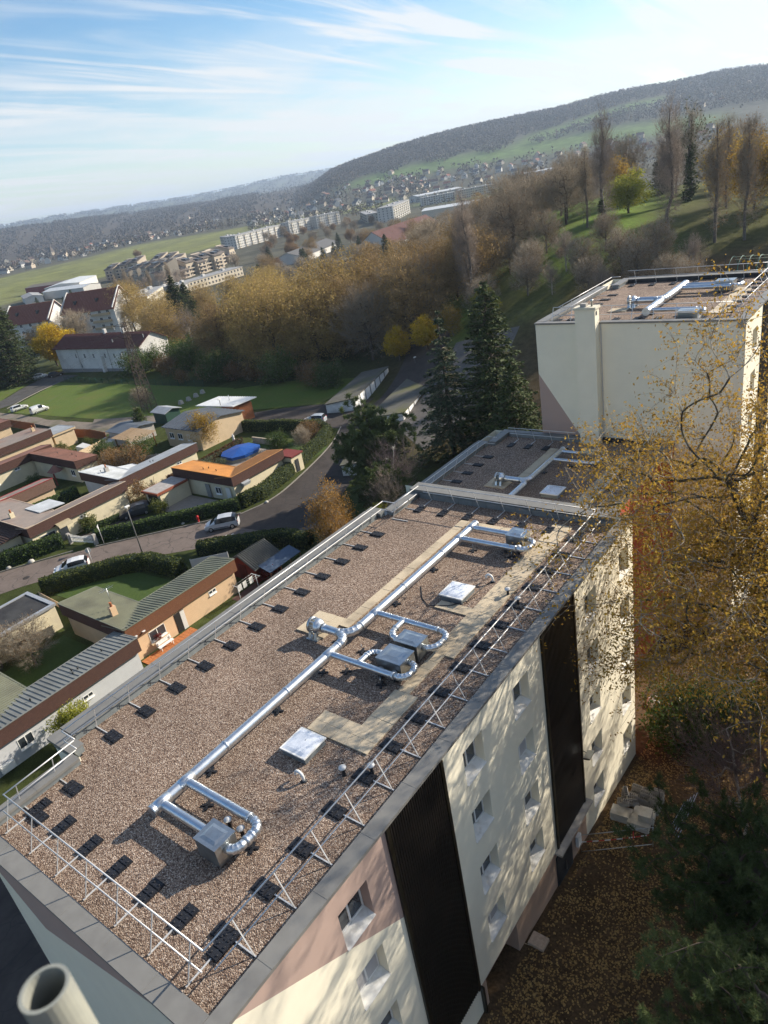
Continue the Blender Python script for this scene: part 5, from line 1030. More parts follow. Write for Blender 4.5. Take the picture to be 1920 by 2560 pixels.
# grey house with striped roof
t = house('pale grey bungalow with striped ribbed roof and brown slate fascia', (-56, 15, 0))
wing(t, -57.85, -53.85, 5, 25.84, R_GRY, F_BROWN, W_GREY, ('x', .42), hi='x1'); wing(t, -72, -54.4, 10.5, 17.15, R_GRN, F_BROWN, W_CRM, ('y', .34), hi='y0', e=-.006)
hwin(t, -54.15, 19.6, 1.3, 'x', HS); hwin(t, -54.15, 13.7, .9, 'x'); hwin(t, -54.15, 11.0, 1.2, 'x', HS); roof_vents(t, [(-55.2, 20.6), (-55.6, 20.2), (-55.0, 20.0), (-55.2, 16.2), (-55.6, 23.2)], 3.7)
MB().box(-54.1, -53.75, 11.8, 12.9, .3, .95).build('heat_pump', WHITE, t)
# black flat garage roof
t = thing('garage', (-73, 24, 0), 'cream garage with black felt flat roof and pale coping', 'garage')
MB().box(-75.7, -70.1, 15.2, 26.5, -.2, 2.8).build('wall', W_CRM, t); MB().box(-75.5, -70.35, 15.4, 26.25, 2.8, 2.92).build('roof', mat('black_felt', (.03, .03, .032), .9, 0, .25, 1.2, dirt=(.06, .06, .058), dscale=.5), t)
for (a, b_, c, d) in ((-75.85, -69.95, 26.2, 26.65), (-70.3, -69.9, 15.2, 26.19), (-75.85, -75.45, 15.2, 26.19)): MB().box(a, b_, c, d, 2.75, 3.02).build('coping', mat('zinc', (.45, .46, .47), .4, .5), t)
MB().box(-75.4, -70.4, 21.0, 21.08, 2.92, 2.97).build('felt_seam', BITUM, t)
# long brown house by the street
t = house('cream bungalow with long taupe roof and brown fascia beside the white gate', (-94, 41, 0))
wing(t, -94.2, -90.9, 34.9, 50.2, R_TAUP, F_BROWN, W_CRM, None, hi='x1', trim=mat('pale_trim', (.45, .36, .27), .7)); wing(t, -108, -91.4, 34.897, 40.6, R_TAUP, F_BROWN, W_CRM, None, hi='y0', e=-.005, trim=mat('pale_trim', (.45, .36, .27)))
sk = MB()
sk.prism([(-99.2, 39.0), (-95.2, 39.0), (-94.4, 42.4), (-98.6, 42.4)], 3.55, 3.66); sk.build('canopy_sheet', R_LITE, t)
chimney_on(t, -97.6, 36.4, 3.6, W_CRM); hwin(t, -91.2, 42.2, 1.7, 'x', HS); hwin(t, -91.2, 36.2, .8, 'x', window_meshes(2.2, 1.25, 'wide2', .12))
MB().box(-91.22, -91.12, 38.9, 40.1, .05, 2.2).build('glass_door', GLASS, t)
cv = MB()
for k in range(5):
    a0, a1 = k * math.pi / 10, (k + 1) * math.pi / 10; cv.poly([(-91.1 + 1.3 * math.sin(a0), 38.5, 2.4 + .5 * math.cos(a0) - .1), (-91.1 + 1.3 * math.sin(a1), 38.5, 2.4 + .5 * math.cos(a1) - .1), (-91.1 + 1.3 * math.sin(a1), 40.5, 2.4 + .5 * math.cos(a1) - .1), (-91.1 + 1.3 * math.sin(a0), 40.5, 2.4 + .5 * math.cos(a0) - .1)])
cv.build('door_canopy', mat('smoked_canopy', (.35, .30, .20), .3), t)
tp = MB(); tp.prism([(-103, 30.6), (-93.2, 30.6), (-92.4, 35.0), (-103, 35.0)], lambda x, y: 2.6 + .16 * (y - 30.6) - .1, lambda x, y: 2.6 + .16 * (y - 30.6)); ro = tp.build('tile_roof', mat('dark_brown_tiles', (.075, .045, .035), .85, 0, .3, 3), t)
tr = MB()
for k in range(12): tr.beam((-103, 30.9 + k * .36, 2.66 + .16 * (.3 + k * .36)), (-92.8, 30.9 + k * .36, 2.66 + .16 * (.3 + k * .36)), .12, .07)
tr.build('tile_courses', mat('dark_brown_tiles', (.075, .045, .035)), ro); MB().box(-102, -93.4, 30.9, 34.8, -.2, 2.55).build('wall', W_CRM, t)
# grey roofed house
t = house('cream bungalow with pale grey roof and dark brown fascia', (-98, 55, 0))
wing(t, -96.6, -92.7, 50.3, 65, R_MID, F_BROWN, W_CRM, None, hi='x1'); wing(t, -103.6, -93.2, 50.297, 54.4, R_LITE, F_BROWN, W_WHT, ('y', .4), hi='y0', e=-.005); wing(t, -99.5, -96.3, 54.4, 57, R_LITE, F_BROWN, W_CRM, None, hi='y0', zt=3.4, e=-.008)
roof_vents(t, [(-99.8, 51.8), (-94.2, 57.0), (-94.0, 57.4)], 3.7); chimney_on(t, -98.7, 52.2, 3.5, CONC); hwin(t, -93.0, 60.6, 1.7, 'x', HS); hwin(t, -93.0, 52.2, 1.2, 'x')
# orange roofed house, carport, annex
t = house('cream bungalow with bright orange roof beside the blue covered pool', (-81, 59, 0))
wing(t, -78.2, -74.6, 56.1, 66.4, mat('orange_ribbed', (.40, .20, .075), .7, 0, .1, 1.2), F_BROWN, W_CRM, ('x', .3), hi='x1'); wing(t, -87.8, -75.1, 56.097, 60.2, R_ORG, F_BROWN, W_CRM, None, hi='y0', e=-.005)
roof_vents(t, [(-82.0, 57.4), (-81.4, 57.9), (-79.3, 57.5)], 3.75); hwin(t, -79.0, 56.3, .75, 'y', HW); MB().box(-81.0, -80.1, 56.19, 56.29, .05, 2.1).build('glass_door', mat('grey_door', (.22, .22, .21), .5), t); MB().box(-76.6, -75.7, 56.18, 56.29, .05, 2.1).build('door', W_WHT, t); MB().box(-85.6, -84.8, 56.2, 56.29, 1.9, 2.35).build('small_window', WHITE, t)
MB().hexa([(-74.9, 57.6, 1.95), (-74.2, 57.6, 1.95), (-74.2, 58.8, 1.95), (-74.9, 58.8, 1.95), (-74.9, 57.5, 2.55), (-74.1, 57.5, 2.35), (-74.1, 58.9, 2.35), (-74.9, 58.9, 2.55)]).build('kitchen_hood_box', R_MID, t)
t2 = thing('carport', (-86, 53, 0), 'low cream carport with stained flat roof and rust edge', 'carport')
MB().box(-87.9, -84.5, 50.9, 56.0, -.1, 2.3).build('wall', W_CRM, t2); MB().box(-88.1, -84.3, 50.4, 55.9, 2.3, 2.62).build('roof_edge', mat('rust_edge', (.24, .07, .035), .8), t2); MB().box(-87.9, -84.5, 50.6, 55.8, 2.62, 2.65).build('roof', mat('stained_felt', (.26, .24, .22), .8, 0, .3, 1.5, col2=(.40, .37, .35)), t2); MB().box(-87.4, -85.2, 50.84, 50.9, .05, 2.1).build('door', mat('dark_recess', (.03, .022, .02), .8), t2)
t2 = thing('annex', (-75, 67.6, 0), 'small red roofed annex at the end of the orange house', 'annex'); MB().box(-76.5, -73.5, 66.5, 68.8, -.1, 2.6).build('wall', W_CRM, t2); MB().box(-76.7, -73.3, 66.45, 69.0, 2.6, 2.8).build('roof', mat('dark_red_roof', (.17, .035, .03), .8), t2); MB().box(-73.5, -73.42, 67.2, 67.9, .1, 2.0).build('door', BITUM, t2)
# brown roofed courtyard house and neighbours
t = house('cream courtyard bungalow with reddish brown roof', (-118, 52, 0)); wing(t, -128, -124, 42, 57.3, R_BRN, F_BROWN, W_CRM, None, hi='x1', g0=-.6); wing(t, -124.3, -109.4, 53, 57.2, R_BRN, F_BROWN, W_CRM, ('y', .5), hi='y0', e=-.004, g0=-.3)
hwin(t, -124.3, 45.4, .7, 'x'); hwin(t, -112.2, 53.3, .9, 'y'); hwin(t, -124.3, 49.8, 1.8, 'x', HS); roof_vents(t, [(-126, 46), (-126, 47), (-118, 55), (-114, 55.4), (-112, 55)], 3.65)
pk = MB(); 
for k in range(6):
    a0, a1 = k * math.pi / 3, (k + 1) * math.pi / 3; pk.poly([(-114.6 + 1.5 * math.cos(a0), 52.0 + 1.3 * math.sin(a0), 2.1), (-114.6 + 1.5 * math.cos(a1), 52.0 + 1.3 * math.sin(a1), 2.1), (-114.6, 52.0, 3.2)])
p_ = pk.build('porch_roof', R_BRN, t); MB().box(-113.6, -113.4, 50.9, 51.1, 0, 2.12).build('porch_post', WOODR, p_)
t = house('cream bungalow with brown fascia and a conservatory beyond the courtyard', (-138, 56, -1)); wing(t, -142, -134.2, 44, 63, R_TAUP, F_BROWN, W_SAND, None, hi='x1', g0=-1, fall=.3); chimney_on(t, -138, 61.4, 3.6, W_SAND); chimney_on(t, -139.5, 54.5, 3.6, W_SAND); wing(t, -141, -134.6, 63, 68, R_MID, W_SAND, W_SAND, None, zf=2.2, zt=2.6, g0=-1, fall=.2)
t = house('low brown annex with a red edged roof in the gardens', (-109, 43, 0)); wing(t, -110.6, -107.2, 34, 47.8, R_TAUP, F_TAN, W_SAND, None, zf=1.9, zt=3.5, hi='x1', trim=mat('red_trim', (.30, .03, .03), .6))
t = house('sand coloured bungalow at the end of the dirt track', (-160, 60, -1)); wing(t, -168, -153.8, 52, 64.6, R_BRN, F_BROWN, W_SAND, None, hi='x1', g0=-1.5, fall=.3)
t = house('sand coloured bungalow beside the red board fence', (-150, 46, -1)); wing(t, -158, -146, 40, 52, R_LITE, F_BROWN, W_SAND, ('x', .6), hi='x1', g0=-1.5, fall=.3)
# workshop with grey ribbed roof, white-roofed brick shed, small sheds
def quad_building(name, label, cat, q, z0, ze, zr, wallm, roofm, ribs=0.0, oh=.4):
    """gabled building on a rectangle q = (corner, direction, length, depth); ridge along the direction"""
    (cx, cy), (dx, dy), L, D = q; d = Vector((dx, dy)).normalized(); n = Vector((-d.y, d.x)); c = Vector((cx, cy)); P = lambda a, b: c + d * a + n * b
    t = thing(name, (cx, cy, z0), label, cat); pts = [P(0, 0), P(L, 0), P(L, D), P(0, D)]
    b = MB(); b.prism([tuple(p) for p in pts], z0 - 1.5, ze)
    for a in (0, L): b.poly([(*P(a, 0), ze), (*P(a, D), ze), (*P(a, D / 2), zr)] if a else [(*P(a, D), ze), (*P(a, 0), ze), (*P(a, D / 2), zr)])
    b.build('wall', wallm, t); th = .12; s = (zr - ze) / (D / 2)
    for side in (0, 1):
        e, i = (-oh, D / 2) if side == 0 else (D + oh, D / 2); z_e = ze - s * oh
        r = MB(); r.hexa([(*P(-oh, e), z_e), (*P(L + oh, e), z_e), (*P(L + oh, i), zr), (*P(-oh, i), zr), (*P(-oh, e), z_e + th), (*P(L + oh, e), z_e + th), (*P(L + oh, i), zr + th), (*P(-oh, i), zr + th)]); ro = r.build('roof', roofm, t)
        if ribs:
            bb = MB(); m_ = int((L + 2 * oh) / ribs)
            for k in range(m_):
                a = -oh + (k + .5) * (L + 2 * oh) / m_; bb.beam((*P(a, e), z_e + th + .04), (*P(a, i), zr + th + .04), ribs * .28, .09)
            bb.build('roof_ribs', roofm, ro)
    return t, P
t, P = quad_building('workshop', 'workshop with wide dark grey ribbed metal roof beside the golden tree', 'workshop', ((-108.0, 70.2), (.999, -.02), 9.6, 10.0), 0, 3.6, 4.5, W_SAND, R_DRK, .9)
for a in (1.0, 3.4, 6.0): hwin(t, -108 + a, 70.1, 1.5, 'y', HW)
MB().tube([(-101, 73, 3.8), (-101, 73, 5.6)], .06, 8).build('flue', STEEL, t)
t = thing('brick_shed', (-107, 85, 0), 'orange brick shed under a white sheet roof', 'shed'); MB().box(-107.6, -102.6, 83.2, 86.4, -.5, 3.1).build('wall', BRICK, t); MB().box(-107.7, -107.58, 83.6, 86.0, 0, 2.8).build('opening', mat('dark_interior', (.02, .018, .016)), t)
rw = MB(); rw.prism([(-113.2, 81.6), (-102.2, 81.6), (-101.7, 87.2), (-112.6, 87.2)], lambda x, y: 3.15 + .04 * (x + 113), lambda x, y: 3.3 + .04 * (x + 113)); ro = rw.build('roof', mat('white_roof_sheet', (.60, .62, .63), .5, .1, .08, 1), t)
bb = MB()
for k in range(16): bb.beam((-112.9 + k * .69, 81.6, 3.33 + .04 * (.1 + k * .69)), (-112.5 + k * .69, 87.2, 3.33 + .04 * (.5 + k * .69)), .12, .06)
bb.build('roof_ribs', mat('white_roof_sheet', (.60, .62, .63)), ro); MB().box(-104.6, -103.2, 83.1, 83.2, 1.5, 2.1).build('window', W_SAND, t); MB().tube([(-107, 85, 3.4), (-107, 85, 4.6)], .06, 8).build('flue', STEEL, t)
quad_building('garden_shed', 'low slate blue roofed shed by the thuja', 'shed', ((-123.5, 68.2), (1, -.03), 6.2, 6.0), -.5, 2.3, 2.8, CONC, R_DRK)
quad_building('garden_shed', 'small dark green shed at the pylon', 'shed', ((-125.2, 79.8), (1, -.05), 4.4, 3.4), -.6, 2.0, 2.5, mat('green_panel', (.02, .06, .045), .6), R_MID)
t = thing('pergola', (-114.5, 67.6, 0), 'wooden pergola with slatted roof beside the dark shed', 'pergola')
for (x, y) in ((-117.6, 65.7), (-111.2, 65.4), (-117.8, 69.8), (-111.4, 69.6)): MB().box(x, x + .16, y, y + .16, -.3, 2.4).build('post', WOODB, t)
for k in range(17): MB().box(-118.2, -110.6, 65.3 + k * .28, 65.5 + k * .28, 2.4 + k * .02, 2.44 + k * .02).build('roof_slat', mat('pale_wood', (.38, .26, .15), .85, 0, .2, 3), t)
# red garden cabin with lean-to
t, P = quad_building('garden_cabin', 'dark red garden cabin with grey ribbed gable roof and blue lean to', 'cabin', ((-55.5, 41.6), (0, 1), 3.4, 3.9), 0, 2.0, 3.05, WOODR, mat('dark_ribbed', (.10, .10, .09), .7, .1, .15, 1), .26)
MB().box(-58.2, -57.0, 41.52, 41.6, .05, 1.9).build('door', mat('dark_red_door', (.09, .018, .014), .7), t); lt = MB().hexa([(-55.3, 41.9, 2.0), (-53.6, 41.9, 1.5), (-53.6, 46.8, 1.5), (-55.3, 46.8, 2.0), (-55.3, 41.9, 2.06), (-53.6, 41.9, 1.56), (-53.6, 46.8, 1.56), (-55.3, 46.8, 2.06)]).build('lean_to_roof', mat('blue_grey_sheet', (.07, .10, .15), .5, .2), t)
for k in range(4): MB().box(-53.75, -53.65, 42 + k * 1.55, 42.1 + k * 1.55, 0, 1.52).build('lean_to_post', WOODB, t)
t = thing('washing_line', (-54.6, 39.5, 0), 'washing line with white towels beside the peach house', 'washing line')
for y in (38.0, 40.6): MB().tube([(-54.4, y, 0), (-54.4, y, 1.9)], .03, 6).build('post', WHITE, t); MB().beam((-55.1, y, 1.9), (-53.7, y, 1.9), .04).build('cross_bar', WHITE, t)
for k in range(4): MB().tube([(-55 + k * .4, 38, 1.9), (-55 + k * .4, 40.6, 1.88)], .008, 4).build('line', WHITE, t)
for y in (38.2, 38.9, 39.8): MB().box(-54.62, -54.60, y, y + .5, 1.15, 1.89).build('towel', W_WHT, t)
plant('red_shrub', S5_, -55.0, 42.6, 'round crimson shrub beside the cabin', 'shrub', s=1.3)
# pool
t = thing('swimming_pool', (-89, 70, 0), 'raised pool under a bright blue cover', 'pool')
pp = [(-91.4, 68.6), (-90.2, 67.2), (-87.4, 67.0), (-86.2, 68.6), (-86.0, 71.2), (-87.2, 72.8), (-90.0, 73.0), (-91.4, 71.6)]
MB().prism(pp, 0, .95).build('pool_wall', mat('grey_deck', (.30, .28, .25), .9), t); cvm = mat('blue_tarpaulin', (.015, .075, .30), .45, 0, .12, 2, spec=.4)
ctr = (-88.7, 70); b = MB()
for i in range(8):
    p, q = pp[i], pp[(i + 1) % 8]; e = lambda s_, z: [(ctr[0] + (s_[0] - ctr[0]) * 1.04, ctr[1] + (s_[1] - ctr[1]) * 1.04, z)][0]
    b.poly([e(p, 1.0), e(q, 1.0), (*ctr, 1.55)]); b.poly([e(p, .55), e(q, .55), e(q, 1.0), e(p, 1.0)])
b.build('pool_cover', cvm, t); MB().prism([(-92.4, 66.4), (-85.3, 66.2), (-85.2, 73.4), (-92.4, 73.6)], .0, .06).build('pool_deck', PAVE, t)
t = thing('garden_wall', (-87, 75, 0), 'low stone garden wall behind the pool', 'wall')
ST = MB().box(0, .55, 0, .3, 0, .34).mesh('stone', mat('sandstone', (.36, .30, .22), .9, 0, .2, 3))
for k in range(12):
    for j in range(3): inst(ST, 'stone', (-91.5 + k * .57 + (j % 2) * .2, 75.2 + random.uniform(-.02, .02), j * .35), t)
st_ = thing('garden_statue', (-94.0, 73.4, 0), 'white garden statue on a plinth beside the hedge', 'statue'); MB().lathe((-94, 73.4, 0), [(.3, 0), (.3, .5), (.18, .55), (.16, .75)], 10).build('plinth', W_WHT, st_); MB().lathe((-94, 73.4, .75), [(.2, 0), (.26, .3), (.17, .7), (.24, .95), (.1, 1.1), (.13, 1.22), (.02, 1.38)], 10).build('figure', W_WHT, st_)

# ------------------------------------------------------------------ hedges
def hedge(label, pts, w, h, M, seed, dens=70, g=0):
    rg = np.random.default_rng(seed); p = resample(pts, 1.0); n = len(p); d = np.gradient(p, axis=0); d /= np.linalg.norm(d, axis=1, keepdims=True) + 1e-9; nn = np.stack([-d[:, 1], d[:, 0]], 1)
    prof = np.array([(-.5, 0.02), (-.52, .5), (-.47, .9), (-.3, 1.0), (.3, 1.0), (.47, .9), (.52, .5), (.5, .02)]); k = len(prof)
    ww = w * (.93 + .05 * np.sin(np.arange(n) * 1.3 + seed) + rg.normal(0, .03, n)); hh_ = h * (.96 + .03 * np.sin(np.arange(n) * .9) + rg.normal(0, .02, n))
    V = np.zeros((n, k, 3)); V[..., :2] = p[:, None] + nn[:, None] * (prof[None, :, 0] * ww[:, None])[..., None]; V[..., 2] = ground(p[:, 0], p[:, 1])[:, None] - .05 + prof[None, :, 1] * hh_[:, None]
    i, j = np.meshgrid(np.arange(n - 1), np.arange(k - 1), indexing='ij'); F = np.stack([i * k + j, i * k + j + 1, (i + 1) * k + j + 1, (i + 1) * k + j], -1).reshape(-1, 4)
    caps = np.array([[0, 1, 6, 7], [1, 2, 5, 6], [2, 3, 4, 5]]); F = np.concatenate([F, caps[:, ::-1], caps + (n - 1) * k]); Vf = V.reshape(-1, 3)
    # leaves over the clipped surface
    A = Vf[F]; ar = np.linalg.norm(np.cross(A[:, 2] - A[:, 0], A[:, 3] - A[:, 1]), axis=1) / 2; N = int(ar.sum() * dens); idx = rg.choice(len(F), N, p=ar / ar.sum()); u, v = rg.uniform(0, 1, (2, N, 1))
    c = (A[idx, 0] * (1 - u) + A[idx, 1] * u) * (1 - v) + (A[idx, 3] * (1 - u) + A[idx, 2] * u) * v; c += rg.normal(0, .06, c.shape); c[:, 2] = np.maximum(c[:, 2], ground(c[:, 0], c[:, 1]) + .05)
    L = rhombs(c, .24, .62, rg, .3); t = thing('hedge', (float(p[n // 2, 0]), float(p[n // 2, 1]), gz(*p[n // 2])), label, 'hedge'); o3 = np.array(t.location)
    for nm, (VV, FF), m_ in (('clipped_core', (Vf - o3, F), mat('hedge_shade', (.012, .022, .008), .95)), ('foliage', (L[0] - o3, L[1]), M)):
        o = bpy.data.objects.new(nm, np_mesh(nm, VV, FF, m_)); COL.objects.link(o); o.parent = t
    return t
hedge('clipped laurel hedge by the street left of the white gate', [(-95.5, 24), (-92.6, 30.2), (-90.2, 36.4), (-89.6, 38.0)], 1.7, 2.1, L_HEDGE, 1)
hedge('long clipped hedge along the street from gate to bend', [(-85.7, 40.6), (-81.3, 45.4), (-76.2, 51.2), (-72.9, 55.0)], 1.4, 1.7, L_HEDGE, 2)
hedge('tall olive hedge curving round the garden of the orange roofed house', [(-72.8, 55.4), (-72.2, 58.5), (-73.8, 65.5), (-77.4, 77.5), (-79.3, 81.2), (-82.8, 82.8), (-88, 82.0), (-95, 80.4), (-100.2, 79.6)], 1.5, 2.0, L_HEDGB, 3, 60)
hedge('boxy dark hedge round the lawn of the peach house', [(-79.6, 29.6), (-77.4, 33.0), (-74.2, 37.0), (-71.8, 39.0), (-66, 39.3)], 1.8, 2.0, L_HEDGB, 4)
hedge('olive hedge between the street and the garden cabin', [(-67.6, 43.4), (-63.5, 46.8), (-59, 49.6), (-55.6, 50.2)], 1.9, 1.9, L_HEDGB, 5)
hedge('narrow green hedge between brown annex and long roof', [(-107.0, 33.5), (-104.5, 42), (-103.8, 49)], 1.6, 2.0, L_HEDGE, 6); hedge('leafy hedge along the front path of the cream bungalow', [(-90.0, 41.6), (-89.2, 44.6), (-88.6, 47.0)], .9, .9, L_GRN, 7); hedge('reddish hedge between grey roof and orange roofed garden', [(-92.0, 58), (-92.2, 66), (-93, 74)], 1.3, 1.3, leafmat('leaf_hedge_red', (.07, .03, .02), (.13, .06, .03)), 8)
hedge('dark hedge behind the sand bungalow gardens', [(-151, 54), (-150, 62), (-148, 68)], 2.0, 1.8, L_HEDGE, 9, 50); hedge('green hedge inside the courtyard garden', [(-122, 40), (-113, 40.5)], 1.8, 1.6, L_GRN, 10, 50)
for (x, y, s, M, lb) in ((-84.0, 49.9, .85, S1_, 'round clipped bush beside the parked dark car'), (-90.4, 42.6, .85, S1_, 'round green bush at the cream house door'), (-132.3, 62.5, .8, S1_, 'ball shaped bush on the little lawn'), (-129.0, 66.5, .7, S1_, 'second ball shaped bush by the red fence'), (-88.9, 65.6, 1.2, S6_, 'grey lavender mound by the pool'), (-91.0, 64.6, 1.3, S6_, 'grey cushion shrub near the pool corner'), (-90.8, 51.4, .9, S2_, 'straggly bush at the carport corner'), (-81.5, 79.3, .9, S2_, 'brown bush inside the curved hedge'), (-84, 73.8, .6, S4_, 'dark clipped bush behind the pool'), (-101.5, 78.2, .7, S4_, 'dark evergreen by the hedge end'), (-107, 63.5, .8, S4_, 'dark bush behind the grey roofed house'), (-111.5, 61.0, .8, S2_, 'brown bush by the wooden pergola'), (-116, 62, .7, S4_, 'evergreen bush by the dark shed'), (-127.4, 50, .45, S4_, 'planting in the courtyard'), (-119, 50, .4, S4_, 'evergreen in the courtyard bed')): plant('bush', M, x, y, lb, 'shrub', s=s)
pg = thing('pampas_grass', (-90.9, 54.2, 0), 'pale pampas grass plumes by the grey roofed house', 'grass'); b = MB()
for k in range(26):
    a = random.uniform(0, 6.28); d = random.uniform(.2, .9); b.tube([(-90.9, 54.2, 0), (-90.9 + d * .5 * math.cos(a), 54.2 + d * .5 * math.sin(a), 1.3), (-90.9 + d * math.cos(a), 54.2 + d * math.sin(a), 1.9 + random.uniform(0, .8))], [.02, .03, .07 if k % 2 else .015], 4)
b.build('plumes', mat('pampas', (.42, .36, .24), .9), pg)

# ------------------------------------------------------------------ garages
def garage_row(label, p, d, L, depth, side, z0, zt, n, roofm, zback):
    """row of lock-ups: p = front corner, d = direction of the door front, side = +1 if the boxes lie left of d"""
    d = Vector(d).normalized(); nn = Vector((-d.y, d.x)) * side; c = Vector(p); P = lambda a, b: c + d * a + nn * b
    t = thing('garage_row', (p[0], p[1], z0), label, 'garage'); F_ = [P(0, 0), P(L, 0), P(L, depth), P(0, depth)]; zz = [zt, zt, zback, zback]
    b = MB(); b.hexa([(*q, z0 - 2.5) for q in F_] + [(*q, z - .12) for q, z in zip(F_, zz)]); b.build('wall', mat('old_white_render', (.68, .67, .64), .9, 0, .12, .6, dirt=(.34, .33, .31), dscale=.5), t)
    G_ = [P(-.2, -.2), P(L + .2, -.2), P(L + .2, depth + .2), P(-.2, depth + .2)]
    b = MB(); b.hexa([(*q, z - .12) for q, z in zip(G_, zz)] + [(*q, z + .06) for q, z in zip(G_, zz)]); b.build('roof', roofm, t)
    for k in range(n):
        a = (k + .5) * L / n; w_ = L / n * .84; q = [P(a - w_ / 2, -.03), P(a + w_ / 2, -.03), P(a + w_ / 2, -.005), P(a - w_ / 2, -.005)]
        o = MB().hexa([(*x, z0 + .02) for x in q] + [(*x, z0 + 2.15) for x in q]).build('door', mat('white_garage_door', (.74, .75, .74), .55, 0, .06, 1), t); h = P(a, -.06); MB().box(h.x - .06, h.x + .06, h.y - .06, h.y + .06, z0 + 1.0, z0 + 1.06).build('handle', STEEL, o)
        q = [P((k + 1) * L / n - .12, -.10), P((k + 1) * L / n + .12, -.10), P((k + 1) * L / n + .12, -.004), P((k + 1) * L / n - .12, -.004)]
        if k < n - 1: MB().hexa([(*x, z0) for x in q] + [(*x, zt - .2) for x in q]).build('pier', mat('pier_grey', (.20, .20, .20), .9), t)
    return t
MOSS = mat('mossy_felt', (.085, .082, .07), .95, 0, .25, 1.0, col2=(.12, .115, .10), dirt=(.10, .105, .03), dscale=.22)
garage_row('white lock up garage row with mossy roof beside the dark court', (-83.4, 93.7), (-.315, .949), 20.2, 5.8, 1, -.35, 2.1, 7, MOSS, 1.25)
garage_row('second white garage row half hidden behind the cedar', (-68.6, 88.2), (-.29, .957), 26.5, 6.2, 1, -.1, 2.2, 9, MOSS, 1.6)
garage_row('third white garage row behind the spreading pine', (-60.0, 70.5), (-.42, .907), 11.5, 5.8, 1, 0, 2.2, 4, MOSS, 1.7)

# ------------------------------------------------------------------ cars
TYRE = mat('tyre', (.015, .015, .015), .8); RIM = mat('alloy_rim', (.45, .46, .47), .35, .8); CGL = mat('car_glass', (.012, .014, .018), .12, 0, .1, 1, spec=.45); LRED = mat('tail_lamp', (.30, .01, .015), .3); LWHT = mat('head_lamp', (.75, .76, .78), .15); CDARK = mat('car_trim', (.02, .02, .02), .6)
SHAPES = {  # x, half width, belt height, roof height
    'mpv': (4.45, [(-2.2, .70, .80, .80), (-2.14, .80, 1.0, 1.0), (-1.95, .86, 1.02, 1.45), (-1.5, .88, 1.02, 1.62), (-.5, .89, 1.0, 1.66), (.35, .89, .98, 1.60), (.75, .89, .97, 1.42), (1.45, .88, .95, .97), (1.9, .85, .84, .84), (2.15, .76, .68, .68), (2.22, .66, .55, .55)]),
    'hatch': (4.2, [(-2.1, .70, .78, .78), (-2.04, .80, .95, .95), (-1.75, .85, .98, 1.36), (-1.2, .87, .97, 1.46), (-.3, .87, .95, 1.47), (.25, .87, .93, 1.40), (1.05, .87, .92, .94), (1.7, .84, .82, .82), (2.02, .75, .66, .66), (2.1, .64, .52, .52)]),
    'suv': (4.5, [(-2.25, .74, .85, .85), (-2.18, .84, 1.04, 1.04), (-1.95, .89, 1.08, 1.5), (-1.4, .91, 1.08, 1.63), (-.3, .91, 1.06, 1.65), (.4, .91, 1.04, 1.56), (1.15, .91, 1.02, 1.06), (1.85, .88, .94, .94), (2.15, .78, .76, .76), (2.25, .68, .58, .58)]),
    'van': (4.3, [(-2.15, .84, 1.1, 1.1), (-2.12, .86, 1.15, 1.72), (-1.6, .88, 1.15, 1.82), (-.4, .88, 1.12, 1.83), (.45, .88, 1.08, 1.78), (.75, .88, 1.06, 1.6), (1.35, .88, 1.02, 1.05), (1.85, .85, .9, .9), (2.08, .76, .7, .7), (2.15, .66, .56, .56)])}
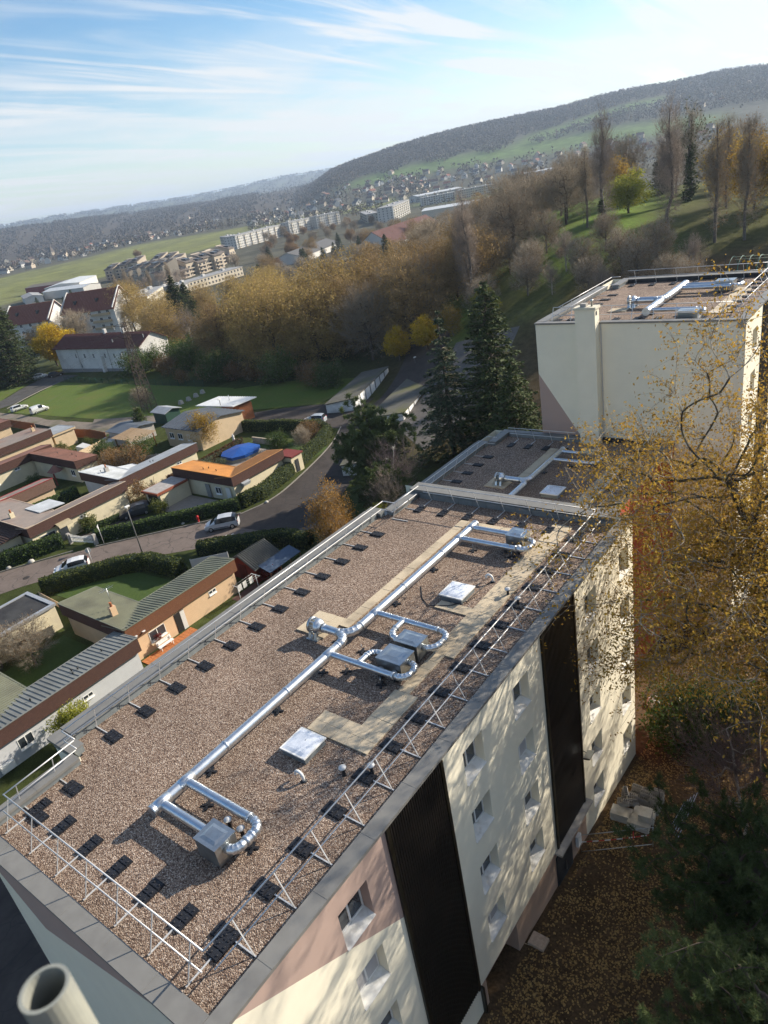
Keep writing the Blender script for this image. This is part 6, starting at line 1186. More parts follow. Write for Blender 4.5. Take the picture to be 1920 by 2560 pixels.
def car(label, kind, x, y, head, paint, z=None, group=None):
    L, S = SHAPES[kind]; z = gz(x, y) + .05 if z is None else z; t = thing('parked_car', (x, y, z), label, 'van' if kind == 'van' else 'car'); t.rotation_euler = (0, 0, head)
    pm = mat('paint_' + paint[0], paint[1], .28, .25, .04, 1, spec=.6); body, glass = MB(), {k: MB() for k in ('side_window', 'side_window2', 'windscreen', 'rear_window')}
    def ring(s, sg):
        X, w, b_, r = s; return [(X, sg * w * .86, .2), (X, sg * w, .42), (X, sg * w * 1.0, .5 * (b_ + .35)), (X, sg * w * .97, b_), (X, sg * (w * (.97 if r <= b_ + .02 else .77)), r), (X, 0, r + (.04 if r > b_ + .02 else .03))]
    for a, c in zip(S[:-1], S[1:]):
        for sg in (1, -1):
            A, B = ring(a, sg), ring(c, sg)
            for i in range(5):
                q = [A[i], B[i], B[i + 1], A[i + 1]]; q = q if sg < 0 else q[::-1]
                ca, cc = a[3] > a[2] + .05, c[3] > c[2] + .05
                if i == 3 and (ca or cc) and not (kind == 'van' and c[0] < -.3): (glass['side_window'] if sg > 0 else glass['side_window2']).poly(q) if (ca and cc) else body.poly(q, True)
                elif i == 4 and ca != cc: glass['windscreen' if a[0] > 0 else 'rear_window'].poly(q)
                elif i == 4 and ca and cc and abs(a[3] - c[3]) > .13: glass['windscreen' if a[0] > 0 else 'rear_window'].poly(q)
                else: body.poly(q, True)
    for s in (S[0], S[-1]):
        A, B = ring(s, 1), ring(s, -1); pts = A + B[::-1][1:]; body.poly(pts if s is S[0] else pts[::-1])
    def link(mb, name, m_, par):
        o = bpy.data.objects.new(name, mb.mesh(name, m_)); COL.objects.link(o); o.parent = par; return o
    bo = link(body, 'body', pm, t)
    for k, g_ in glass.items():
        if g_.v: link(g_, k.replace('2', ''), CGL, t)
    for sg in (1, -1):
        X, w, b_, r = S[-2]; link(MB().box(X - .18, X + .02, sg * w * .62 - .13, sg * w * .62 + .15, .60, .74), 'headlight', LWHT, t); X, w, b_, r = S[1]
        link(MB().box(X - .03, X + .12, sg * w * .84 - .10, sg * w * .84 + .13, .74, 1.0), 'tail_light', LRED, t); link(MB().box(.75, .98, sg * .90 - .08, sg * .90 + .1, .95, 1.08), 'mirror', pm, t)
        link(MB().box(-.9, 1.0, sg * .885 - .02, sg * .885 + .03, .42, .48), 'trim_strip', CDARK, bo); 
        for k in ((-.25, .0) if kind != 'van' else (.1,)): link(MB().box(k, k + .07, sg * .8 - .06, sg * .8 + .075, 1.0, 1.45), 'door_pillar', CDARK, bo)
        for wx in (-L * .305, L * .315):
            r = .32; wl_ = link(MB().tube([(wx, sg * .70, r), (wx, sg * .72, r), (wx, sg * .88, r), (wx, sg * .905, r)], [r * .9, r, r, r * .88], 20), 'wheel', TYRE, t); link(MB().tube([(wx, sg * .88, r), (wx, sg * .912, r)], [.21, .19], 12), 'rim', RIM, wl_)
    return t
H_ = math.atan2
car('silver family car driving off along the street', 'mpv', -70.7, 49.9, H_(-1.8, -2.0), ('silver', (.52, .54, .56)), .03)
car('dark grey car parked on the drive behind the hedge', 'suv', -87.3, 48.2, R(-122), ('graphite', (.045, .05, .06)), .05); car('white car almost hidden behind the boxy hedge', 'hatch', -81.3, 34.4, R(-125), ('white', (.72, .72, .71)), .03)
car('silver blue hatchback beside the garage end wall', 'hatch', -86.6, 86.0, R(200), ('silver_blue', (.42, .46, .50)), .06); car('white estate car parked on the dirt track edge', 'hatch', -187.4, 82.2, R(86), ('white', (.72, .72, .71))); car('small white delivery van parked beside the lawn', 'van', -176.2, 81.8, R(86), ('white', (.72, .72, .71))); car('white car with dark roof on the driveway', 'suv', -224.6, 108.4, R(80), ('white', (.72, .72, .71))); car('black car beside the carport of the long white house', 'suv', -219.0, 110.6, R(60), ('black', (.012, .012, .014)))
car('white car parked among the conifers by the garages', 'hatch', -44.6, 66.5, R(70), ('white', (.72, .72, .71))); car('pale blue car parked under the dark spruce', 'hatch', -41.2, 69.0, R(70), ('pale_blue', (.42, .50, .60))); car('white car parked beyond the second garage row', 'hatch', -60.5, 100, R(100), ('white', (.72, .72, .71)))

# ------------------------------------------------------------------ street furniture, fences, pylon
def lamp(label, x, y, h, ax):
    t = thing('street_lamp', (x, y, 0), label, 'street lamp'); MB().tube([(x, y, 0), (x, y, h * .5), (x, y, h)], [.09, .07, .05], 10).build('post', mat('lamp_post_grey', (.13, .13, .125), .6, .3), t); MB().tube([(x, y, h), (x + ax[0] * .7, y + ax[1] * .7, h + .15)], .035, 6).build('arm', STEEL, t)
    MB().hexa([(x + ax[0] * .6 + a - .0, y + ax[1] * .6 + c, h + z) for z in (.08, .24) for a, c in ((-.14, -.3), (.14, -.3), (.14, .3), (-.14, .3))]).build('lamp_head', WHITE, t)
lamp('street lamp leaning over the street beside the boxy hedge', -74.9, 40.4, 6.6, (-.6, .5)); lamp('street lamp at the corner of the dark parking court', -106.0, 81.9, 4.6, (-.3, .3)); lamp('white globe lamp behind the garage rows', -83.6, 114, 3.6, (.1, 0))
def sign(label, x, y, h, shape, ang):
    t = thing('road_sign', (x, y, 0), label, 'road sign'); MB().tube([(x, y, 0), (x, y, h)], .035, 8).build('post', ALU, t); c, s = math.cos(ang), math.sin(ang); b = MB(); n_ = 3 if shape == 'tri' else 18; r = .5 if n_ == 3 else .36
    pts = [(r * math.cos(a_), r * math.sin(a_)) for a_ in [2 * math.pi * k / n_ + (-math.pi / 2 if n_ == 3 else 0) for k in range(n_)]]; f = lambda u, v, d: (x + u * c - d * s, y + u * s + d * c, h - .3 + v)
    b.poly([f(u, v, .04) for u, v in pts][::-1]); b.poly([f(u, v, .02) for u, v in pts])
    for i in range(n_): b.poly([f(*pts[i], .02), f(*pts[(i + 1) % n_], .02), f(*pts[(i + 1) % n_], .04), f(*pts[i], .04)])
    b.build('sign_plate', mat('sign_back', (.55, .55, .54), .5, .2), t); return t
sign('triangular road sign seen from behind at the long hedge', -83.7, 40.5, 2.9, 'tri', R(140)); sign('round road sign seen from behind at the boxy hedge', -79.4, 36.2, 2.6, 'round', R(70))
t = thing('fire_hydrant', (-75.5, 49.8, 0), 'red fire hydrant post before the street hedge', 'hydrant'); hm = mat('hydrant_red', (.42, .02, .02), .5); MB().lathe((-75.5, 49.8, 0), [(.16, 0), (.16, .08), (.12, .1), (.12, .7), (.18, .72), (.18, .95), (.05, 1.05)], 12).build('body', hm, t); MB().tube([(-75.75, 49.8, .5), (-75.25, 49.8, .5)], .06, 8).build('outlet', hm, t)
t = thing('gate', (-87, 39.6, 0), 'white slatted driveway gate between stone pillars', 'gate')
for k in range(17):
    f = k / 16; x, y = -88.9 + 3.6 * f, 39.0 + 1.0 * f; MB().box(x - .05, x + .05, y - .03, y + .03, .25, 1.15 + .25 * abs(2 * f - 1)).build('slat', WHITE, t)
for z in (.35, .95): MB().beam((-88.95, 39.0, z), (-85.25, 40.05, z), .06, .1).build('rail', WHITE, t)
for (x, y) in ((-89.2, 38.9), (-85.0, 40.15)): MB().box(x - .22, x + .22, y - .22, y + .22, 0, 1.5).build('pillar', CONC, t)
BMH = [(-89.6, 33.4, .45), (-91.4, 31.2, .35), (-70.4, 57.6, .3), (-83.5, 42.4, .25), (-77.5, 48.7, .25)]
for i, (x, y, s) in enumerate(BMH):
    b = MB(); rg = random.Random(i); b.lathe((x, y, -.05), [(s * .7, 0), (s, s * .4), (s * .8, s * .9), (s * .25, s * 1.15)], 7); o = b.build('boulder', mat('limestone', (.42, .40, .36), .9, 0, .2, 3)); tag(o, ['pale boulder at the foot of the laurel hedge', 'smaller pale boulder at the laurel hedge corner', 'white stone on the verge of the bend', 'small stone at the long hedge', 'small stone near the hydrant'][i], 'boulder')
def fence(name, label, pts, h, m_, sp, board=None, wire=None, cat='fence'):
    p = resample(pts, sp); t = thing(name, (float(p[0, 0]), float(p[0, 1]), gz(*p[0])), label, cat); z = ground(p[:, 0], p[:, 1])
    for k in range(len(p)): MB().box(p[k, 0] - .04, p[k, 0] + .04, p[k, 1] - .04, p[k, 1] + .04, z[k] - .1, z[k] + h).build('post', m_, t)
    for k in range(len(p) - 1):
        a, b_ = p[k], p[k + 1]
        if board: MB().beam((*a, z[k] + h * .48), (*b_, z[k + 1] + h * .48), .05, h * .92).build('panel', board, t)
        if wire:
            w_ = MB()
            for j in range(int(h / .2)): w_.beam((*a, z[k] + .1 + j * .2), (*b_, z[k + 1] + .1 + j * .2), .012)
            for j in range(12): q = a + (b_ - a) * j / 12; w_.beam((*q, z[k] + .05), (*q, z[k] + h - .05), .010)
            w_.build('mesh_panel', wire, t)
    return t
GW = mat('green_fence_wire', (.012, .06, .04), .6); fence('mesh_fence', 'green mesh fence between lawn and long white house', [(-206, 106), (-190, 104.8), (-173, 104), (-155, 104), (-139, 104), (-138.5, 109.5)], 1.7, GW, 3.0, None, GW)
fence('board_fence', 'red brown board fence along the dirt track', [(-176, 72.0), (-158, 71.0)], 2.0, WOODB, 2.2, WOODB); fence('board_fence', 'dark blue green screen fence along the dirt track', [(-157.5, 71.0), (-142.5, 69.6)], 1.9, BITUM, 2.2, mat('screen_green', (.012, .035, .04), .8)); fence('board_fence', 'red brown board fence behind the small lawn', [(-142, 69.6), (-133.5, 70.2), (-127, 69.4)], 2.0, WOODB, 1.9, WOODB)
fence('garden_wall', 'sand rendered wall beside the little lawn', [(-121.5, 58.2), (-122.6, 64), (-124, 69.4)], 1.9, W_SAND, 2.4, W_SAND, cat='wall'); fence('garden_wall', 'low peach wall with wire fence by the boxy hedge', [(-79.2, 28.9), (-74, 28.6), (-68.4, 27.6)], .8, W_PEACH, 3, W_PEACH, cat='wall'); fence('garden_wall', 'low white wall beside the boxy hedge', [(-65.5, 40.6), (-62.4, 43.6)], 1.5, W_WHT, 2.5, W_WHT, cat='wall'); fence('garden_wall', 'grey garden wall behind the grey roofed house', [(-113.5, 58), (-106, 62), (-100.5, 66)], 1.4, CONC, 2.4, CONC, cat='wall')
for (x, y, sx, sy, lb) in ((-127.2, 63.0, 2.6, 1.6, 'pale tarpaulin over a garden box on the little lawn'), (-124.8, 66.6, 3.2, 1.5, 'white sheet cover beside the sand wall')): tag(MB().hexa([(x, y, -.4), (x + sx, y + .3, -.4), (x + sx, y + sy, -.4), (x, y + sy, -.4), (x, y, .9), (x + sx, y + .3, .7), (x + sx, y + sy, .9), (x, y + sy, 1.1)]).build('garden_cover', W_WHT), lb, 'cover')
for k, (x, y) in enumerate(((-132.4, 91.9), (-132.8, 94.4), (-133.4, 97.0), (-134.2, 99.6))): z_ = gz(x, y); tag(MB().hexa([(x - .55, y - .5, z_ - .1), (x + .55, y - .5, z_ - .1), (x + .55, y + .5, z_ - .1), (x - .55, y + .5, z_ - .1), (x - .3, y - .3, z_ + .9), (x + .3, y - .3, z_ + .9), (x + .3, y + .3, z_ + .9), (x - .3, y + .3, z_ + .9)]).build('concrete_block', CONC), 'concrete block in the row along the lawn', 'block', 'concrete blocks on the lawn')
def pylon(x, y, z, h):
    t = thing('pylon', (x, y, z), 'rusty lattice power pylon beside the brown bush', 'pylon'); m_ = mat('rusty_steel', (.10, .075, .06), .8, .3, .2, 3); w = lambda s: 1.25 * (1 - s) + .32 * s
    for sx in (-1, 1):
        for sy in (-1, 1): MB().beam((x + sx * w(0), y + sy * w(0), z), (x + sx * w(1), y + sy * w(1), z + h), .12).build('leg', m_, t)
    n = 15; b = MB()
    for k in range(n):
        s0, s1 = k / n, (k + 1) / n; a, c = w(s0), w(s1); z0, z1 = z + h * s0, z + h * s1
        for (px, py, qx, qy) in ((-1, -1, 1, -1), (1, -1, 1, 1), (1, 1, -1, 1), (-1, 1, -1, -1)):
            i = k % 2; b.beam((x + (px, qx)[i] * a, y + (py, qy)[i] * a, z0), (x + (qx, px)[i] * c, y + (qy, py)[i] * c, z1), .06); b.beam((x + px * c, y + py * c, z1), (x + qx * c, y + qy * c, z1), .05)
    b.build('lattice', m_, t); d = Vector((.82, .57, 0))
    for zz, L in ((h * .985, 2.2), (h * .86, 3.4), (h * .70, 2.4)):
        for s_ in (-1, 1):
            c = Vector((x, y, z + zz)); e = c + d * L * s_; MB().beam(c + Vector((0, 0, .5)), e, .08).build('crossarm', m_, t); MB().beam(c - Vector((0, 0, .4)), e, .08).build('crossarm', m_, t)
            MB().lathe((e.x, e.y, e.z - .75), [(.05, 0), (.12, .1), (.06, .2), (.12, .3), (.06, .4), (.12, .5), (.04, .75)], 8).build('insulator', mat('insulator_grey', (.35, .36, .36), .4), t)
            p = e - Vector((0, 0, .75)); wd = Vector((.57, -.82, 0))
            for sg, far in ((1, 300), (-1, 190)):
                q = p + wd * far * -sg * -1 if sg > 0 else p - wd * far; q.z += 4 if sg < 0 else 9
                pts = [p + (q - p) * f + Vector((0, 0, -14 * f * (1 - f))) for f in [i / 14 for i in range(15)]]; MB().tube(pts, .009, 4, False).build('wire', mat('wire_dark', (.04, .04, .04), .7), t)
pylon(-136.2, 86.4, gz(-136.2, 86.4), 19.2)

# ------------------------------------------------------------------ long white house, red roofed flats
t, P = quad_building('long_house', 'long white house with dark red tiled roof at the lawn end', 'house', ((-221.7, 114.6), (41.5, 2.3), 41.5, 10.5), -2.5, 5.0, 7.9, W_WHT, mat('dark_red_tiles', (.085, .034, .030), .85, 0, .2, 1.5, col2=(.12, .05, .042)), .75, .6)
TW = window_meshes(.9, 1.6, 'tall', .1); dv_ = Vector((41.5, 2.3)).normalized(); ang = math.atan2(dv_.y, dv_.x) - math.pi / 2
for a, z in ((9.5, 1.6), (14, 1.6), (18.5, 1.6), (24.2, 1.6), (28.6, 1.6), (31.6, 1.6), (36, 1.6), (10.8, -1.4)): window(t, (*(P(a, -.06)), z), ang, TW)
for a in (11.2, 26.6, 36.8): q = P(a, -.12); MB().tube([(q.x, q.y, -2.3), (q.x, q.y, 5)], .07, 6).build('downpipe', CONC, t)
q0, q1 = P(0, -.03), P(41.5, -.03); MB().beam((q0.x, q0.y, -2.3), (q1.x, q1.y, -2.0), .08, 1.5).build('plinth', mat('grey_plinth', (.22, .215, .21), .9), t); q = P(23, -.5); MB().box(q.x - .5, q.x + .5, q.y - .4, q.y + .5, -2.5, 2.4).build('stair_turret', W_WHT, t)
for a in (20.5, 29.5): q = P(a, 5.25); MB().box(q.x - .5, q.x + .5, q.y - .4, q.y + .4, 7.4, 9.2).build('chimney', W_WHT, t)
for i, (c, d, L, D, ze, zr, lb) in enumerate((((-298, 162), (.93, .37), 26, 15, 6.2, 13.2, 'red tiled flats with balconies behind the long white house'), ((-330, 152), (.93, .37), 24, 14, 4.5, 11.0, 'lower red tiled flats stepping down behind the wide bare tree'))):
    t, P = quad_building('red_roofed_flats', lb, 'apartment block', (c, d, L, D), gz(*c), ze, zr, W_WHT, mat('red_brown_tiles', (.17, .062, .042), .85, 0, .2, 1.0, col2=(.21, .085, .06)), .8, .7)
    dd = Vector(d).normalized(); an_ = math.atan2(dd.y, dd.x) - math.pi / 2; M_ = window_meshes(1.4, 1.5, 'flat', .1)
    for a in (3, 8, 13, 18, 22):
        for k in range(3):
            window(t, (*(P(a, -.06)), ze - 2.2 - 2.8 * k), an_, M_)
    for a in (16.5, 20.5):
        for k in range(3):
            q = [P(a - 1.4, -1.3), P(a + 3.2, -1.3), P(a + 3.2, 0), P(a - 1.4, 0)]; z = ze - 2.6 - 2.8 * k; MB().hexa([(*x, z) for x in q] + [(*x, z + .95) for x in q]).build('balcony', W_SAND, t)
    for a in (6, 17): q = P(a, 3.2); MB().box(q.x - .5, q.x + .5, q.y - .6, q.y + .6, ze + 2.6, ze + 4.1).build('dormer', GLASS, t)
    for f in (.0, 1.0):   # raised gable walls dividing the roofs
        q0, q1 = P(L * f, -.8), P(L * f, D + .8); m0 = P(L * f, D / 2); MB().beam((*q0, ze + .1), (*m0, zr + .45), .35, .5).build('party_wall', W_WHT, t); MB().beam((*m0, zr + .45), (*q1, ze + .1), .35, .5).build('party_wall', W_WHT, t)

# ------------------------------------------------------------------ the leaf-strewn yard
def yard_z(x, y): return gz(x, y)
t = thing('block_pile', (-9.0, 26.2, yard_z(-9, 26.2)), 'stack of hollow concrete blocks at the foot of the near block', 'block pile')
def hollow_block():
    b = MB(); b.box(0, .5, 0, .02, 0, .2); b.box(0, .5, .18, .2, 0, .2)
    for k in range(6): b.box(k * .096, k * .096 + .02, .02, .18, 0, .2)
    b.box(.0, .5, .02, .18, .0, .02); return b.mesh('block', mat('block_grey', (.34, .31, .27), .95, 0, .15, 4))
HB = hollow_block()
zy = yard_z(-9.2, 26.2)
for (i, j, k) in [(i, j, k) for i in range(3) for j in range(5) for k in range(4)]:
    if k == 3 and (i + j) % 3: continue
    if k == 2 and j == 0: continue
    inst(HB, 'block', (-9.7 + i * .52 + random.uniform(-.02, .02), 25.9 + j * .215 + random.uniform(-.01, .01), zy + k * .205), t, random.uniform(-.03, .03))
for q in range(9): inst(HB, 'block', (-9.9 + random.uniform(0, .5), 25.1 + q * .09, zy + .42 + (q % 3) * .18), t, (random.uniform(-.4, .4), random.uniform(-.4, .4), random.uniform(0, 3)))
t = thing('panel_stack', (-9.2, 24.9, zy), 'weathered white insulation boards stacked beside the hollow blocks', 'board stack'); PB = MB().box(0, 1.0, 0, .62, 0, .1).mesh('board', mat('weathered_white_board', (.56, .52, .44), .9, 0, .15, 2, dirt=(.34, .29, .2), dscale=1.5))
for k in range(6):
    inst(PB, 'board', (-10.1 + random.uniform(-.03, .03), 24.6, zy + k * .105), t, .1); inst(PB, 'board', (-9.2 + random.uniform(-.03, .03), 24.45 + random.uniform(-.03, .03), zy + k * .105), t, .12)
    if k < 5: inst(PB, 'board', (-9.15, 25.1, zy + k * .105), t, .12)
for k in range(4): inst(PB, 'board', (-8.75, 24.75 + random.uniform(-.02, .02), zy + .63 + k * .105), t, .14, (.6, 1, 1))
t = thing('site_barrier', (-9.2, 22.8, zy), 'steel tube barrier with red and white tape before the board stack', 'barrier'); z0 = yard_z(-9.2, 22.8)
A_, B_ = (-10.5, 21.9), (-7.75, 23.9)
for p in (A_, B_): MB().tube([(*p, z0), (*p, z0 + 1.3)], .025, 6).build('post', STEEL, t)
MB().tube([(*A_, z0 + 1.28), (*B_, z0 + 1.28)], .02, 6).build('top_bar', STEEL, t); MB().tube([(*A_, z0 + .15), (*B_, z0 + .15)], .02, 6).build('bottom_bar', STEEL, t)
for k in range(12):
    f0, f1 = k / 12, (k + 1) / 12; P_ = lambda f: (A_[0] + (B_[0] - A_[0]) * f, A_[1] + (B_[1] - A_[1]) * f, z0 + .82 - .3 * f * (1 - f)); MB().beam(P_(f0), P_(f1), .008, .07).build('tape', mat('tape_red', (.5, .04, .03), .6) if k % 2 else mat('tape_white', (.7, .7, .68), .6), t)
MB().box(-8.5, -8.46, 23.30, 23.36, z0 + .7, z0 + 1.15).build('tape_tail', mat('tape_red', (.5, .04, .03)), t)
for k in range(5): tag(MB().beam((-7.6 + k * .16, 23.2 + k * .1, zy + .05 + k * .03), (-7.3 + k * .10, 27.4 + k * .2, zy + .08 + k * .02), .03).build('metal_rod', STEEL), 'thin metal rod lying beside the block piles', 'rod', 'rods on the leaf litter')
for (p, q, lb) in (((-10.3, 23.4, zy + .06), (-9.6, 22.2, zy + .06), 'plank lying behind the barrier'), ((-10.4, 21.5, zy + .1), (-9.7, 22.3, zy + .1), 'pale slab lying at the door'), ((-8.3, 23.2, zy + .05), (-7.6, 22.9, zy + .05), 'flat board on the leaves before the barrier')): tag(MB().beam(p, q, .28, .06).build('plank', CONC), lb, 'plank')
tag(MB().box(-10.5, -9.8, 16.3, 16.9, yard_z(-10, 16.5) - .05, yard_z(-10, 16.5) + .15).build('concrete_slab', mat('slab_tan', (.45, .34, .25), .9, 0, .2, 8)), 'small tan slab against the wall foot', 'slab')
for (x, y, s, lb) in ((-11.2, 34.8, .5, 'crumpled white sack of rubble beyond the block corner'), (-10.2, 35.3, .6, 'white plastic sheet heap beyond the block corner')):
    b = MB(); b.lathe((x, y, gz(x, y)), [(s * .9, 0), (s, s * .3), (s * .7, s * .7), (s * .2, s * .85)], 9); b.v = [(v[0] + random.uniform(-.08, .08), v[1] + random.uniform(-.08, .08), v[2] + random.uniform(-.03, .06)) for v in b.v]; tag(b.build('rubble_sack', W_WHT), lb, 'sack')
# fallen leaves: nobody could count them
rg = np.random.default_rng(5); n = 90000; x = rg.uniform(-10.4, 6, n); y = rg.uniform(8, 48, n); c = np.stack([x, y, ground(x, y) + .015 + rg.uniform(0, .02, n)], 1)
k = np.sin(x * 1.3 + 2 * np.sin(y * .5)) * np.cos(y * .9) + rg.normal(0, .6, n) > -.35; c = c[k]; V, F = rhombs(c, .105, .7, rg, 2.2)
o = bpy.data.objects.new('fallen_leaves', np_mesh('fallen_leaves', V, F, leafmat('leaf_litter', (.15, .075, .028), (.50, .34, .13), trans=.05, scale=.35))); COL.objects.link(o); tag(o, 'carpet of fallen brown and gold leaves in the yard', 'leaves', kind='stuff')
# scattered leaves blown onto sills and roofs
for (x0, x1, y0, y1, z_, n, par, nm) in ((-18.5, -17.4, 36.1, 37.3, Z2 + .39, 40, None, 'skylight'), (-13.9, -11.3, 15, 29, ZG + .03, 260, None, 'roof')):
    c = np.stack([rg.uniform(x0, x1, n), rg.uniform(y0, y1, n), np.full(n, z_)], 1); V, F = rhombs(c, .07, .6, rg, 2.5); o = bpy.data.objects.new('blown_leaves', np_mesh('blown_leaves', V, F, L_BR)); COL.objects.link(o); tag(o, 'brown leaves blown onto the middle roof ' + nm if nm == 'skylight' else 'brown leaves blown along the near roof edge', 'leaves', kind='stuff')
# play frame and post fence behind the tall block
t = thing('play_frame', (-27, 134, gz(-27, 134)), 'dark green hooped play cage behind the tall block', 'play frame'); zc_ = gz(-27, 134)
for k in range(6):
    pts = [(-29.5 + k * 1.4 + .0 * a, 131 + 3.6 * math.cos(a), zc_ + .4 + 3.0 * math.sin(a)) for a in [math.pi * i / 10 for i in range(11)]]; MB().tube(pts, .05, 6).build('hoop', mat('green_tube', (.03, .15, .11), .5), t)
for z, yy in ((1.6, 134.2), (2.6, 132.8), (3.3, 131.0), (1.6, 127.8)): MB().tube([(-29.6, yy, zc_ + z), (-22.4, yy, zc_ + z)], .05, 6).build('bar', mat('yellow_tube', (.5, .48, .3), .5), t)
fence('post_fence', 'dark post and wire fence on the leaf strewn slope', [(-46, 137.5), (-36, 136.5), (-24, 138)], 2.2, BITUM, 3.2, None, None)
# ------------------------------------------------------------------ town in the valley
FWIN = mat('far_window', (.05, .055, .065), .3, 0, .2, 1); FWALL = mat('far_white_wall', (.50, .49, .46), .9, 0, .08, .2); FCRM = mat('far_cream_wall', (.48, .43, .34), .9, 0, .08, .2); FROOF = mat('far_flat_roof', (.26, .26, .26), .8, 0, .1, .2); FBEI = mat('far_beige_wall', (.42, .36, .28), .9, 0, .1, .2); FBRN = mat('far_brown_roof', (.13, .11, .095), .9, 0, .2, .4)
def slab(label, p, d, L, D, h, st, wallm=None, z0=None, group=None, bal=True):
    """slab of flats: long front on the left-hand side seen from the viewer; floors of windows and balconies"""
    d = Vector(d).normalized(); n = Vector((-d.y, d.x)); c = Vector(p); P = lambda a, b: c + d * a + n * b; z0 = gz(*p) if z0 is None else z0
    t = thing('slab_of_flats', (p[0], p[1], z0), label, 'apartment block', group); q = [P(0, 0), P(L, 0), P(L, D), P(0, D)]; b = MB()
    b.hexa([(*x, z0 - 2) for x in q] + [(*x, z0 + h) for x in q]); b.build('wall', wallm or FWALL, t); g = [P(-.3, -.3), P(L + .3, -.3), P(L + .3, D + .3), P(-.3, D + .3)]; MB().hexa([(*x, z0 + h) for x in g] + [(*x, z0 + h + .5) for x in g]).build('roof', FROOF, t)
    w, bl = MB(), MB(); fh = h / st; m = int(L / 3.2); sg = -1 if (P(L / 2, 0) - Vector((0, 0))).length < (P(L / 2, D) - Vector((0, 0))).length else 1; off = -.06 if sg < 0 else D + .06
    for k in range(st):
        for i in range(m):
            a = (i + .5) * L / m; z = z0 + fh * k + .9
            if bal and i % 4 == 1: bl.obox(P(a, off + sg * .6), d, 1.2, 1.0, 2.6, z - .7); w.obox(P(a, off), d, .1, fh * .62, 2.2, z - .3)
            else: w.obox(P(a, off), d, .1, fh * .45, 1.35, z)
        for j in range(max(1, int(D / 4))):
            for a in (-.05, L + .05): w.obox(P(a, (j + .5) * D / max(1, int(D / 4))), n, .1, fh * .42, 1.1, z0 + fh * k + .9)
    tag(w.build('windows', FWIN, t), kind='stuff')
    if bl.v: tag(bl.build('balconies', FCRM, t), kind='stuff')
    for k in range(3): x = P(L * (.2 + .3 * k), D / 2); MB().box(x.x - 1, x.x + 1, x.y - 1, x.y + 1, z0 + h + .5, z0 + h + 1.8).build('roof_housing', FWALL, t)
    return t
def from_to(p, q): return (q[0] - p[0], q[1] - p[1]), math.hypot(q[0] - p[0], q[1] - p[1])
for lb, p, q, D, h, st, wm in (('left wing of the long white flats at the meadow edge', (-640, 574), (-660, 668), 16, 13.5, 5, FWALL), ('middle wing of the long white flats at the meadow edge', (-650, 672), (-652, 712), 14, 14.5, 5, FWALL), ('right wing of the long white flats at the meadow edge', (-644, 716), (-636, 752), 15, 14.5, 5, FWALL), ('white end block of flats turned to the meadow', (-716, 618), (-668, 592), 14, 12, 4, FWALL),
                              ('tall white flats with brown balconies by the warehouse', (-500, 682), (-546, 780), 18, 15, 6, FWALL), ('low cream flats beside the tall white ones', (-544, 712), (-612, 786), 14, 9, 3, FCRM), ('long cream flats behind the bare wood', (-556, 915), (-524, 956), 14, 11, 4, FCRM), ('distant low white flats beyond the warehouse', (-668, 985), (-640, 1060), 13, 8, 3, FWALL), ('second row of pale flats behind the bare wood', (-596, 880), (-560, 910), 13, 10, 4, FWALL)):
    d, L = from_to(p, q); slab(lb, p, d, L, D, h, st, wm)
# stepped flats with split mono-pitch roofs
def stepped(label, p, d, n, w, D, h0, seed):
    rg = random.Random(seed); d = Vector(d).normalized(); nn = Vector((-d.y, d.x)); c = Vector(p); z0 = gz(*p); t = thing('stepped_flats', (p[0], p[1], z0), label, 'apartment block')
    for k in range(n):
        h = h0 + rg.choice((-3, 0, 2, 3)); P = lambda a, b: c + d * (k * w + a) + nn * (b + (k % 2) * 3); q = [P(0, 0), P(w, 0), P(w, D), P(0, D)]; up = 4.2
        MB().hexa([(*x, z0 - 2) for x in q] + [(*q[0], z0 + h), (*q[1], z0 + h), (*q[2], z0 + h + up), (*q[3], z0 + h + up)]).build('wall', FBEI, t)
        g = [P(-.4, -.8), P(w + .1, -.8), P(w + .1, D * .8), P(-.4, D * .8)]; s = up / D; ro = MB().hexa([(*x, z0 + h + s * y - .1) for x, y in zip(g, (-.8, -.8, D * .8, D * .8))] + [(*x, z0 + h + s * y + .35) for x, y in zip(g, (-.8, -.8, D * .8, D * .8))]).build('roof', FBRN, t)
        q = [P(w * .3, D * .15), P(w * .75, D * .15), P(w * .75, D * .5), P(w * .3, D * .5)]; MB().hexa([(*x, z0 + h) for x in q] + [(*q[0], z0 + h + 2.6), (*q[1], z0 + h + 2.6), (*q[2], z0 + h + 3.0), (*q[3], z0 + h + 3.0)]).build('dormer', FWIN, ro)
        for f in range(int(h / 2.8)):
            for a in (.28, .72):
                MB().obox(P(w * a, -.06), d, .1, 1.5, 2.2, z0 + .8 + f * 2.8).build('window', FWIN, t)
            MB().obox(P(w * .5, -.7), d, 1.3, .9, w * .8, z0 + .1 + f * 2.8).build('balcony', FBEI, t)
    return t
stepped('stepped beige flats with dark split roofs, near row', (-560, 372), (.93, -.24), 8, 9.5, 13, 10, 1); stepped('stepped beige flats with dark split roofs, row by the school', (-484, 352), (-.10, 1.0), 7, 10, 13, 9, 2); stepped('stepped beige flats with dark split roofs, rear row at the meadow', (-640, 404), (.86, .18), 9, 10, 13, 10, 3); stepped('stepped beige flats with dark split roofs, end row', (-508, 430), (-.35, .93), 4, 10, 13, 8, 4)
slab('long white school wing with flat roof among bare trees', (-348, 240), (-.55, .62), 44, 11, 7.5, 2, FCRM, bal=False); slab('second white school wing with window bands', (-392, 292), (-.10, .95), 66, 12, 5.5, 2, FCRM, bal=False); slab('low school block behind the conifers', (-425, 286), (.8, .3), 36, 12, 6, 2, FWALL, bal=False)
